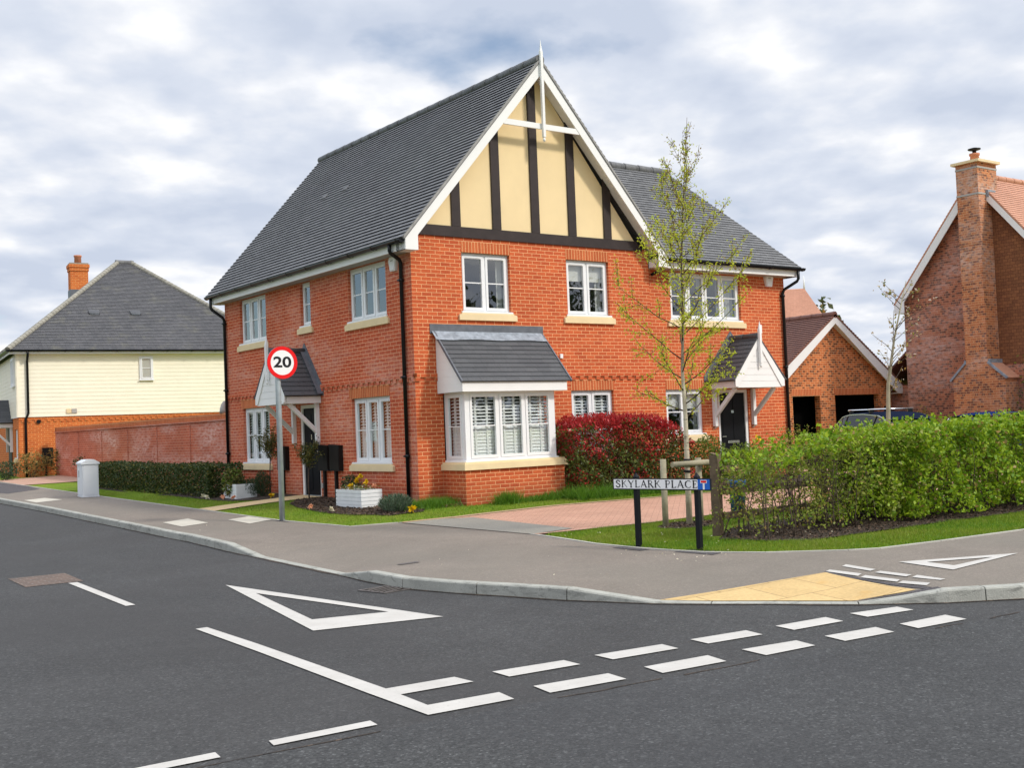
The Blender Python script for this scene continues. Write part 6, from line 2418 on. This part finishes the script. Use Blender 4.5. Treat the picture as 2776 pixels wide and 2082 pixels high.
# --- small plants at the side door
def standard(label, x, y, zc_, rx, h, n):
    zb = gz(x, y)
    t = thing("standard_tree", label, "small tree", (x, y, zb), "small standard trees by the side door")
    m_ = MB()
    st_ = [Vector((x, y, zb - .03)), Vector((x - .01, y + .01, zb + .3)), Vector((x + .005, y, zb + zc_ - h * 0.30)), Vector((x + .01, y, zb + zc_ + h * 0.3))]
    m_.tube(st_, [0.017, 0.015, 0.013, 0.006], 7)
    tips = []
    for k in range(16):
        a = k * 2.4
        pth = branch_path(st_[2].lerp(st_[3], RNG.uniform(0, .6)), (math.cos(a) * rx, math.sin(a) * rx, h * 0.55), h * RNG.uniform(0.40, 0.72), 5, 0.10)
        m_.tube(pth, [0.006, 0.005, 0.004, 0.003, 0.0025, 0.002], 4)
        tips.append(pth)
    m_.build("trunk", GALV if False else BARK, t)
    P = np.array([tuple(along(tips[RNG.integers(16)], RNG.uniform(0.2, 1.0))) for _ in range(n)]) + RNG.normal(0, 0.035, (n, 3))
    quadmesh("foliage", leaves(P, 0.045, 0.5), 4, [L_BAY, L_DARK], RNG.choice(2, n, p=[.65, .35]), t)


standard("open-crowned bay standard left of the side door, by the speed sign pole", -0.32, 6.02, 1.02, 0.24, 0.98, 1500)
standard("rounder bay standard on a bare stem right in front of the black side door", -0.36, 3.95, 0.86, 0.24, 0.66, 1700)
shrub("evergreen_shrub", "leafy yellow-green shrub at the end of the dark clipped hedge", "shrub", -1.0, 6.55, 0.26, 0.30, 0.70, 900, 0.085, [L_BAY, L_SHRUB, L_DARK], [.4, .3, .3], 0.5)
shrub("rosemary_bush", "upright dark rosemary bush beside the far white planter", "shrub", -0.52, 6.0, 0.20, 0.22, 0.58, 1500, 0.075, [L_ROSE, L_DARK], [.7, .3], 0.16, 1.2, stems=14, spiky=1.4)
shrub("rosemary_bush", "spreading dark rosemary bush overhanging the far white planter", "shrub", -0.72, 6.22, 0.24, 0.26, 0.44, 1300, 0.075, [L_ROSE, L_DARK], [.7, .3], 0.16, 1.0, stems=14, spiky=1.4)
shrub("green_shrub", "green bush behind the near white planter", "shrub", -0.25, 2.25, 0.16, 0.34, 0.56, 1200, 0.06, [L_ROSE, L_BAY], [.7, .3], 0.35, 0.6)
shrub("lavender_bush", "grey-green lavender mound beside the near white planter", "shrub", -0.80, -0.48, 0.30, 0.34, 0.32, 2600, 0.075, [L_LAV, L_ROSE], [.75, .25], 0.14, 0.9, stems=10, spiky=1.3)


def planter(label, x0, x1, y0, y1, h):
    zb = min(gz(x0, y0), gz(x1, y1)) + 0.0
    t = thing("planter", label, "planter", ((x0 + x1) / 2, (y0 + y1) / 2, zb), "white board planters by the side door")
    m_ = MB()
    n = 5
    for k in range(n):
        a, b_ = zb + h * k / n, zb + h * (k + 1) / n - 0.011
        m_.box(x0, x1, y0, y1, a, b_) if k < n - 1 else [m_.box(x0, x1, y0, y0 + .025, a, b_), m_.box(x0, x1, y1 - .025, y1, a, b_), m_.box(x0, x0 + .025, y0 + .025, y1 - .025, a, b_), m_.box(x1 - .025, x1, y0 + .025, y1 - .025, a, b_)]
        m_.box(x0 + 0.014, x1 - 0.014, y0 + 0.014, y1 - 0.014, b_, b_ + 0.011) if k < n - 1 else None
    m_.build("box", PLANTER, t)
    m_ = MB()
    m_.face([(x0 + .03, y0 + .03, zb + h - .04), (x1 - .03, y0 + .03, zb + h - .04), (x1 - .03, y1 - .03, zb + h - .04), (x0 + .03, y1 - .03, zb + h - .04)])
    m_.build("soil", SOIL, t)
    return zb + h


pz = planter("white board planter of yellow daffodils under the right side window", -0.83, -0.37, 0.76, 1.80, 0.37)
pz2 = planter("white board planter under the left side window, partly behind rosemary", -1.12, -0.62, 6.10, 6.85, 0.36)


def flower(label, x, y, zb, h, mat, r=0.035, group=None, n=14):
    t = thing("flower", label, "flower", (x, y, zb), group)
    m_ = MB()
    m_.tube([(x, y, zb), (x + .01, y, zb + h * .6), (x + .015, y + .005, zb + h)], [0.004, 0.0035, 0.003], 5)
    m_.build("stem", L_LONG, t)
    P = np.array([x + .015, y + .005, zb + h]) + RNG.normal(0, r * 0.35, (n, 3))
    d = P - np.array([x + .015, y + .005, zb + h])
    V = leaves(P, r * 1.7, 0.6, axis=unit(d), spread=0.3)
    quadmesh("bloom", V, 4, mat, None, t)


FG = "flowers in the near white planter"
for i, (x, y, h, m, lab) in enumerate(((-0.70, 1.42, 0.10, P_YEL, "lowest yellow daffodil at the left of the near planter"), (-0.62, 1.34, 0.20, P_YEL, "middle yellow daffodil of the left trio in the near planter"),
                                       (-0.55, 1.28, 0.28, P_YEL, "tallest yellow daffodil of the near planter"), (-0.60, 0.98, 0.17, P_YEL, "big yellow daffodil alone in the middle of the near planter"),
                                       (-0.50, 0.84, 0.10, P_PEACH, "peach flower at the right of the near planter"))):
    flower(lab, x, y, pz - 0.04, h, m, 0.05, FG, 22)
P = np.stack([RNG.uniform(-.8, -.4, 260), RNG.uniform(0.79, 1.77, 260), pz + RNG.uniform(-.03, .07, 260)], 1)
tag(quadmesh("planter_leaves", leaves(P, 0.05, 0.35, up=0.8), 4, [L_SHRUB, P_WHITE, L_GOLD], RNG.choice(3, 260, p=[.6, .2, .2])), "low leaves and pale petals filling the near white planter", "bedding plants", None, 'stuff')
flower("yellow tulip on the lawn corner before the downpipe", -0.75, -0.95, gz(-.75, -.95), 0.09, P_YEL, 0.055, None, 26)
for x, y, m, lab in ((-1.40, 7.45, P_WHITE, "cream tulip at the right end of the dark hedge"), (-1.42, 7.15, P_WHITE, "second cream tulip at the right end of the dark hedge"),
                     (-1.28, 6.55, P_PEACH, "peach tulips left of the far planter"), (-1.22, 6.05, P_PEACH, "peach tulips before the far planter"),
                     (-0.62, 5.35, P_YEL, "yellow tulip at the foot of the left bay standard"), (-1.38, 0.95, P_WHITE, "cream tulip on the bed edge right of the near planter"),
                     (-1.35, 1.9, P_PEACH, "peach tulip on the bed edge left of the near planter")):
    flower(lab, x, y, gz(x, y), 0.08, m, 0.045, None, 22)

# --- grass
def grass(name, polys, holes, n, h, w, label, mat=L_GRASS, dens=None):
    Xs, Ys = [], []
    for p in polys:
        X, Y = scatter(p, n)
        for q in holes:
            k = ~inside(q, X, Y)
            X, Y = X[k], Y[k]
        Xs.append(X)
        Ys.append(Y)
    X, Y = np.concatenate(Xs), np.concatenate(Ys)
    P = np.stack([X, Y, zland(X, Y)], 1)
    hh = h * (0.8 + 0.5 * (np.sin(X * 3.1) * np.sin(Y * 2.7 + X)) ** 2)
    tone = np.sin(X * 1.7 + 0.6) * np.sin(Y * 1.9 + X * 0.7) + 0.5 * np.sin(X * 4.1) * np.sin(Y * 5.3)
    mi = np.where(RNG.uniform(-1.4, 1.4, len(X)) < tone - 0.55, 1, np.where(RNG.uniform(-1.4, 1.4, len(X)) > tone + 1.15, 2, 0))
    o_ = quadmesh(name, blades(P, hh, w), 3, [mat, L_OLIVE, L_LONG], mi)
    return tag(o_, label, "grass", None, 'stuff')


HOLES = [DRIVE, APRON, PATH, BED1, BED2, BED3, BED4, TB]
G1 = [(-2.29, 16), (-2.29, -1.44), (-1.42, -1.56), (-0.5, -1.85), (2.7, -2.12), (2.7, -0.02), (0.0, -0.02), (0, 9), (-0.4, 16)]
grass("lawn_grass", [G1], HOLES + [[(0.0, -0.02), (2.95, -0.8), (2.95, 0.1), (0, 0.1)], [(.55, -.8), (2.95, -.8), (2.95, 0), (.55, 0)]], 60000, 0.038, 0.008, "short mown grass of the lawn round the house corner")
G2 = [(-1.38, -5.70), (-1.75, -7.4), (-1.78, -8.30), (-1.66, -9.15), (-1.30, -9.76), (-0.62, -10.36), (0.70, -10.64), (2.33, -10.72), (7, -10.8), (7, -9.55), (0, -9.6),
      (-0.8, -8.5), (-0.3, -7.6), (3, -7.0), (1.5, -6.3)]
grass("verge_grass", [G2], HOLES, 70000, 0.045, 0.008, "short mown grass of the verge round the street name sign")
G3 = [(2.7, -2.12), (6.4, -2.2), (6.2, -1.5), (2.75, -1.25)]
grass("lawn_grass", [G3], [], 7000, 0.05, 0.008, "strip of mown grass before the red photinia")
# longer tufts along the front wall
X = np.concatenate([RNG.normal(1.35, 0.13, 1500), RNG.uniform(1.5, 2.9, 2600), RNG.uniform(2.6, 6.2, 7000)])
Y = np.concatenate([RNG.normal(-1.02, 0.07, 1500), RNG.uniform(-1.12, -0.84, 2600), RNG.uniform(-1.68, -1.18, 7000)])
H = np.concatenate([np.full(1500, 0.20), 0.08 + 0.10 * np.clip((X[1500:4100] - 1.7), 0, 1), 0.26 - 0.05 * np.clip((X[4100:] - 3), 0, 3)])
P = np.stack([X, Y, zland(X, Y)], 1)
tag(quadmesh("long_grass", blades(P, H * RNG.uniform(.6, 1.3, len(X)), 0.013, 0.5), 3, L_LONG), "long uncut grass along the bay window and photinia", "grass", None, 'stuff')
X = np.concatenate([RNG.normal(-0.15, 0.24, 2600), RNG.normal(0.25, 0.2, 1500)])
Y = np.concatenate([RNG.normal(-0.50, 0.10, 2600), RNG.normal(-0.40, 0.12, 1500)])
k = ~((X > -0.03) & (Y > -0.05))
P = np.stack([X[k], Y[k], zland(X[k], Y[k])], 1)
tag(quadmesh("long_grass", blades(P, 0.15 * RNG.uniform(.6, 1.3, len(P)), 0.012, 0.6), 3, [L_LONG]), "dark grassy tuft at the foot of the corner downpipe", "grass", None, 'stuff')
X, Y = RNG.uniform(0.1, 0.62, 260), RNG.uniform(-0.75, -0.35, 260)
P = np.stack([X, Y, zland(X, Y) + RNG.uniform(0.01, .05, 260)], 1)
ax = RNG.normal(size=(260, 3)) * np.array([1, 1, .25])
tag(quadmesh("dry_twigs", leaves(P, 0.14, 0.05, axis=ax, spread=.1), 4, [L_TWIGF, L_GOLD], RNG.choice(2, 260)), "heap of dry twigs and leaves by the bay window base", "dry twigs", None, 'stuff')
# fallen petals and grit on the pavement and in the grass
X = np.concatenate([RNG.normal(-2.1, 0.5, 20), RNG.uniform(-4.4, -1.9, 12), RNG.uniform(-1.6, 1, 50)])
Y = np.concatenate([RNG.normal(-9.2, 0.6, 20), RNG.uniform(-10, 3, 12), RNG.uniform(-9.5, -5.9, 50)])
Z = np.maximum(zpav(X, Y), np.where(X > -1.6, zland(X, Y) + 0.02, -9)) + 0.012
ax = RNG.normal(size=(len(X), 3)) * np.array([1, 1, 0.15])
tag(quadmesh("fallen_petals", leaves(np.stack([X, Y, Z], 1), 0.026, 0.5, axis=ax, spread=0.05), 4, P_WHITE), "white petals scattered on the pavement and verge", "petals", None, 'stuff')

# blue tub behind the hedge
bt_ = thing("blue_tub", "blue plastic tub on the driveway behind the hedge", "tub", (1.24, -6.98, gz(1.24, -6.98)))
m_ = MB()
zb = gz(1.24, -6.98) + .014
m_.lathe((1.24, -6.98, zb), [(0.10, 0), (0.125, 0.50), (0.14, 0.52), (0.14, 0.56), (0.11, 0.56), (0.10, 0.1)], 18)
m_.build("body", BLUEPOT, bt_)
m_ = MB()
m_.tube([(1.24 + .135 * math.cos(a), -6.98 + 0.03, zb + 0.50 + 0.12 * math.sin(a)) for a in np.linspace(0, math.pi, 9)], 0.006, 6)
m_.build("handle", BLACKP, bt_)

# small flowering tree behind the hedge
ft = thing("blossom_tree", "thin young tree with sparse pale blossom behind the hedge", "tree", (7.4, -5.2, gz(7.4, -5.2)))
m_ = MB()
tr_ = [Vector((7.4, -5.2, -0.15)), Vector((7.38, -5.18, 1.0)), Vector((7.42, -5.2, 1.9)), Vector((7.55, -5.3, 2.8)), Vector((7.8, -5.45, 3.9))]
m_.tube(tr_, [0.048, 0.045, 0.035, 0.02, 0.006], 8)
m_.build("trunk", WOODW, ft)
m_ = MB()
LPs = []
for k in range(22):
    z = RNG.uniform(1.55, 3.7)
    i = max(j for j in range(len(tr_)) if tr_[j].z <= z)
    p = tr_[i].lerp(tr_[i + 1], (z - tr_[i].z) / (tr_[i + 1].z - tr_[i].z))
    a = k * 2.4
    pth = branch_path(p, (math.cos(a) + .25, math.sin(a) - .2, 0.9), RNG.uniform(0.35, 0.95), 5, 0.12)
    m_.tube(pth, [0.009, 0.007, 0.006, 0.005, 0.004, 0.003], 4)
    for q in range(13):
        LPs.append(tuple(along(pth, RNG.uniform(.3, 1)) + Vector(RNG.normal(0, .03, 3))))
m_.build("branches", BARK, ft)
quadmesh("foliage", leaves(np.array(LPs), 0.07, 0.5), 4, [L_BLOSS, L_GOLD, L_OLIVE], RNG.choice(3, len(LPs), p=[.5, .3, .2]), ft)


def far_tree(label, x, y, h, rx, n, mats, p, size, group=None):
    t = thing("background_tree", label, "tree", (x, y, 0), group)
    m_ = MB()
    m_.tube([(x, y, 0), (x, y, h * 0.45), (x + 0.2, y, h * 0.9)], [0.22, 0.16, 0.03], 8)
    pts = []
    for k in range(26):
        a = k * 2.4
        z = h * RNG.uniform(0.35, 0.85)
        pth = branch_path((x, y, z), (math.cos(a) * rx, math.sin(a) * rx, h * 0.3), (rx ** 2 + (h * .25) ** 2) ** .5 * RNG.uniform(.6, 1), 6, 0.12)
        m_.tube(pth, [0.07, 0.055, 0.045, 0.035, 0.025, 0.02, 0.01], 4)
        for q in range(6):
            tw = branch_path(along(pth, RNG.uniform(.4, 1)), Vector(RNG.normal(0, 1, 3)) + Vector((0, 0, .4)), rx * 0.35, 4, 0.15)
            m_.tube(tw, [0.02, 0.016, 0.012, 0.01, 0.006], 3)
            pts.append(tw)
        pts.append(pth)
    m_.build("trunk", BARK, t)
    P = np.array([tuple(along(pts[RNG.integers(len(pts))], RNG.uniform(.3, 1))) for _ in range(n)]) + RNG.normal(0, rx * .09, (n, 3))
    quadmesh("crown", leaves(P, size, .6), 4, mats, RNG.choice(len(mats), n, p=p), t)


far_tree("dark evergreen tree far off between garage and brown house", 44, 27.5, 7.2, 2.6, 1500, [L_PINE, L_GOLD], [.75, .25], 0.42)
far_tree("bare brown tree far off behind the garage roof", 40, 30.0, 9.3, 3.0, 700, [L_TWIGF, L_PINE], [.8, .2], 0.22)

# pale board fence between garage and brown house
pf = thing("board_fence", "pale new board fence between the garage and the brown house", "fence", (22.9, 5.3, 0))
for k in range(11):
    m_ = MB()
    x = 22.50 + k * 0.115
    m_.box(x, x + 0.109, 5.02 - 0.01 * (k % 2), 5.04, -0.2, 1.52 + 0.012 * (k % 3))
    m_.build("board", WOODF, pf)
m_ = MB()
m_.box(22.46, 23.8, 5.041, 5.08, 1.2, 1.28)
m_.build("rail", WOODF, pf)
shrub("golden_shrub", "golden brown bush against the brown house gable", "shrub", 21.2, 3.5, 0.45, 0.55, 1.55, 900, 0.09, [L_GOLD, L_OLIVE], [.7, .3], 0.5)
shrub("climber", "dark straggling climber on the brown house wall right of the chimney base", "climber", 21.75, -0.35, 0.25, 0.9, 2.9, 1500, 0.10, [L_OLIVE, L_DARK, L_GOLD], [.4, .4, .2], 0.5, rough=0.4)


# ================================================================== cars
def car(label, x, y, heading, paint, L=4.75, Hh=1.47, estate=True, rails=True):
    zb = gz(x, y) + 0.015
    t = thing("parked_car", label, "car", (x, y, zb))
    hx = Vector((math.sin(heading), math.cos(heading), 0))
    T = frame((x, y, zb), hx, Vector((-hx.y, hx.x, 0)))       # local x forward, y left
    hw_ = 0.90
    # stations along the body: x, z sill, z shoulder, half width at sill, at shoulder
    st_ = [(-L / 2, 0.42, 0.92, .70, .72), (-L / 2 + .06, 0.30, 0.98, .80, .80), (-L / 2 + .35, 0.22, 0.99, .87, .86), (-0.9, 0.20, 0.97, .89, .90), (0.3, 0.20, 0.94, .89, .90),
           (0.95, 0.20, 0.93, .89, .88), (1.5, 0.22, 0.88, .88, .83), (L / 2 - .25, 0.26, 0.76, .82, .74), (L / 2 - .03, 0.34, 0.64, .70, .60), (L / 2, 0.42, 0.56, .60, .52)]
    m_ = MB(T)
    rings = []
    for xx, z0_, z1_, w0, w1 in st_:
        zm = z0_ + (z1_ - z0_) * 0.6
        rings.append([(xx, -w0 + .03, z0_), (xx, -max(w0, w1) - .012, zm - .1), (xx, -w1, z1_ - 0.03), (xx, -w1 + .07, z1_), (xx, 0, z1_ + .02), (xx, w1 - .07, z1_), (xx, w1, z1_ - 0.03), (xx, max(w0, w1) + .012, zm - .1), (xx, w0 - .03, z0_)])
    for a, b_ in zip(rings[:-1], rings[1:]):
        for k in range(8):
            m_.face([a[k], b_[k], b_[k + 1], a[k + 1]], smooth=True)
    m_.face(rings[0])
    m_.face(rings[-1][::-1])
    # roof and pillars
    rr = [(-L / 2 + .10, .98, .66), (-L / 2 + .32, 1.28, .62), (-L / 2 + .75, Hh - .06, .60), (-0.75, Hh, .605), (0.0, Hh - 0.005, .60), (0.45, Hh - .06, .58), (1.32, 0.92, .66)] if estate else \
         [(-L / 2 + .10, .98, .66), (-L / 2 + .45, 1.30, .60), (-L / 2 + .9, Hh - .05, .59), (-0.5, Hh, .595), (0.1, Hh - .01, .59), (0.5, Hh - .07, .57), (1.3, 0.92, .66)]
    top = []
    for xx, z, w in rr:
        top.append([(xx, -w - .04, z - .045), (xx, -w + .04, z), (xx, 0, z + .018), (xx, w - .04, z), (xx, w + .04, z - .045)])
    for i, (a, b_) in enumerate(zip(top[:-1], top[1:])):
        if i in (1, 2, 3, 4) or (i == 0 and False):
            for k in range(4):
                m_.face([a[k], b_[k], b_[k + 1], a[k + 1]], smooth=True)
    def sidept(xx, f):
        for (xa, za, wa), (xb, zb_, wb) in zip(rr[:-1], rr[1:]):
            if xa <= xx <= xb:
                u = (xx - xa) / (xb - xa)
                zt_, wt = za + (zb_ - za) * u - 0.045, wa + (wb - wa) * u + .04
                return zt_, wt
        return 0.98, 0.7
    body = m_.build("body", paint, t)
    gm, pm_, tm = MB(T), MB(T), MB(T)
    N = 22
    xs = np.linspace(-L / 2 + .12, 1.30, N)
    pill = [-L / 2 + .12, -L / 2 + .30, -1.02, -0.93, 0.12, 0.20, 1.22, 1.30]
    for s_ in (-1, 1):
        for a, b_ in zip(xs[:-1], xs[1:]):
            (za, wa), (zb_, wb) = sidept(a, 0), sidept(b_, 0)
            lo_ = 0.955
            if min(za, zb_) <= lo_ + .01:
                continue
            q = [(a, s_ * .845, lo_), (b_, s_ * .845, lo_), (b_, s_ * wb, zb_), (a, s_ * wa, za)]
            gm.face(q, smooth=True)
            tm.beam((a, s_ * (wa + .012), za + .004), (b_, s_ * (wb + .012), zb_ + .004), 0.012, 0.022)
        for c, e in ((-L / 2 + .95, .05), (0.16, .05)):
            zt_, wt = sidept(c, 0)
            pm_.beam((c, s_ * .852, .955), (c - .03, s_ * (wt + .008), zt_), 0.08, 0.012)
    for i in (0,):
        a, b_ = top[0], top[1]
        gm.face([(a[0][0], -.70, .98), (a[0][0], .70, .98), (b_[4][0], b_[4][1], b_[4][2]), (b_[0][0], b_[0][1], b_[0][2])])
    a, b_ = top[5], top[6]
    gm.face([(b_[0][0], -.74, .93), (b_[4][0], .74, .93), a[4], a[0]])
    gl = gm.build("windows", CARGLASS, t)
    pm_.build("pillar", BLACKP, t)
    tm.build("window_trim", CHROME, t)
    if rails:
        for bx_ in (-1.05, 0.05):
            r_ = MB(T)
            r_.tube([(bx_, -.66, Hh + .075), (bx_, .66, Hh + .075)], 0.022, 8)
            bar_ = r_.build("roof_bar", CHROME, t)
            for s_ in (-1, 1):
                r_ = MB(T)
                r_.box(bx_ - .035, bx_ + .035, s_ * .52, s_ * .62, Hh - .03, Hh + .06)
                r_.build("bar_foot", BLACKP, bar_)
    for wx in (-1.40, 1.38):
        for s_ in (-1, 1):
            wm = MB(T)
            wm.tube([(wx, s_ * .68, .32), (wx, s_ * .90, .32)], 0.32, 22)
            w_ = wm.build("wheel", RUBBER, t)
            wm = MB(T)
            wm.tube([(wx, s_ * .89, .32), (wx, s_ * .915, .32)], 0.22, 18)
            wm.build("rim", RIM, w_)
    for s_ in (-1, 1):
        lm_ = MB(T)
        lm_.box(-L / 2 - .012, -L / 2 + .12, s_ * .56, s_ * .80, .74, .92)
        lm_.build("tail_lamp", LAMPRED, t)
        lm_ = MB(T)
        lm_.box(L / 2 - .16, L / 2 + .005, s_ * .48, s_ * .70, .56, .66)
        lm_.build("headlight", CHROME, t)
    return t


car("dark navy estate car with silver roof bars parked beyond the hedge", 15.35, 1.15, R(25), NAVY, 4.75, 1.50)
car("blue hatchback with only its roof showing behind the hedge", 19.9, 0.2, R(82), BLUEC, 4.2, 1.38, False, False)

# ================================================================== across the roads, seen only in the window reflections
def opposite_house(label, x, y, w, d, mat, axis=0):
    t = thing("opposite_house", label, "house", (x, y, -0.2))
    m_ = MB()
    m_.box(x, x + w, y, y + d, -0.3, 5.0)
    m_.build("wall", mat, t)
    m_ = MB()
    if axis == 0:
        m_.tiles((x - .3, y - .3, 4.9), (x + w + .3, y - .3, 4.9), (x + w + .3, y + d / 2, 8.2), (x - .3, y + d / 2, 8.2), 0.2)
        m_.tiles((x + w + .3, y + d + .3, 4.9), (x - .3, y + d + .3, 4.9), (x - .3, y + d / 2, 8.2), (x + w + .3, y + d / 2, 8.2), 0.2)
    else:
        m_.tiles((x + w + .3, y - .3, 4.9), (x + w + .3, y + d + .3, 4.9), (x + w / 2, y + d + .3, 8.4), (x + w / 2, y - .3, 8.4), 0.2)
        m_.tiles((x - .3, y + d + .3, 4.9), (x - .3, y - .3, 4.9), (x + w / 2, y - .3, 8.4), (x + w / 2, y + d + .3, 8.4), 0.2)
    m_.build("roof", CLAYD, t)
    for k in range(3):
        for z in (0.9, 3.4):
            m_ = MB()
            if axis == 0:
                xx = x + w * (k + .5) / 3
                m_.box(xx - .6, xx + .6, y + d, y + d + .05, z, z + 1.2)
            else:
                yy = y + d * (k + .5) / 3
                m_.box(x + w, x + w + .05, yy - .6, yy + .6, z, z + 1.2)
            m_.build("window", UPVC, t)
    return t


opposite_house("brick house across the side road further along", -30, 33, 8, 10, BRICKL, 1)
OT = "street trees across the main road"
for k, (x, y, h, rx) in enumerate(((19, -38, 9.0, 3.2), (25, -41, 10.5, 3.6), (31, -40, 9.5, 3.4), (38, -43, 10.5, 3.8), (46, -44, 9.5, 3.6))):
    far_tree("dark leafy street tree across the main road, behind the photographer", x, y, h, rx, 2200, [L_PINE, L_DARK], [.5, .5], 0.42, group=OT)

for k, (x0, x1, y0, y1, h, lab) in enumerate(((-26, -23.5, 14, 66, 2.9, "tall dark hedge added across the side road to darken the side window reflections"),
                                         (12, 54, -40.5, -38, 3.6, "tall dark unseen hedge added across the main road to darken the front window reflections"))):
    t = thing("reflection_hedge", lab, "hedge", ((x0 + x1) / 2, (y0 + y1) / 2, -0.2))  # unseen hedge, added to darken what the window panes reflect
    P = box_leaves(5200, x0, x1, y0, y1, lambda X, Y: np.full(X.shape, -0.2), lambda X, Y: h + 0.35 * lump(X * .3, Y * .3), 0.7)
    quadmesh("foliage", leaves(P, 0.55, 0.6), 4, [L_DARK, L_PINE], RNG.choice(2, len(P)), t)
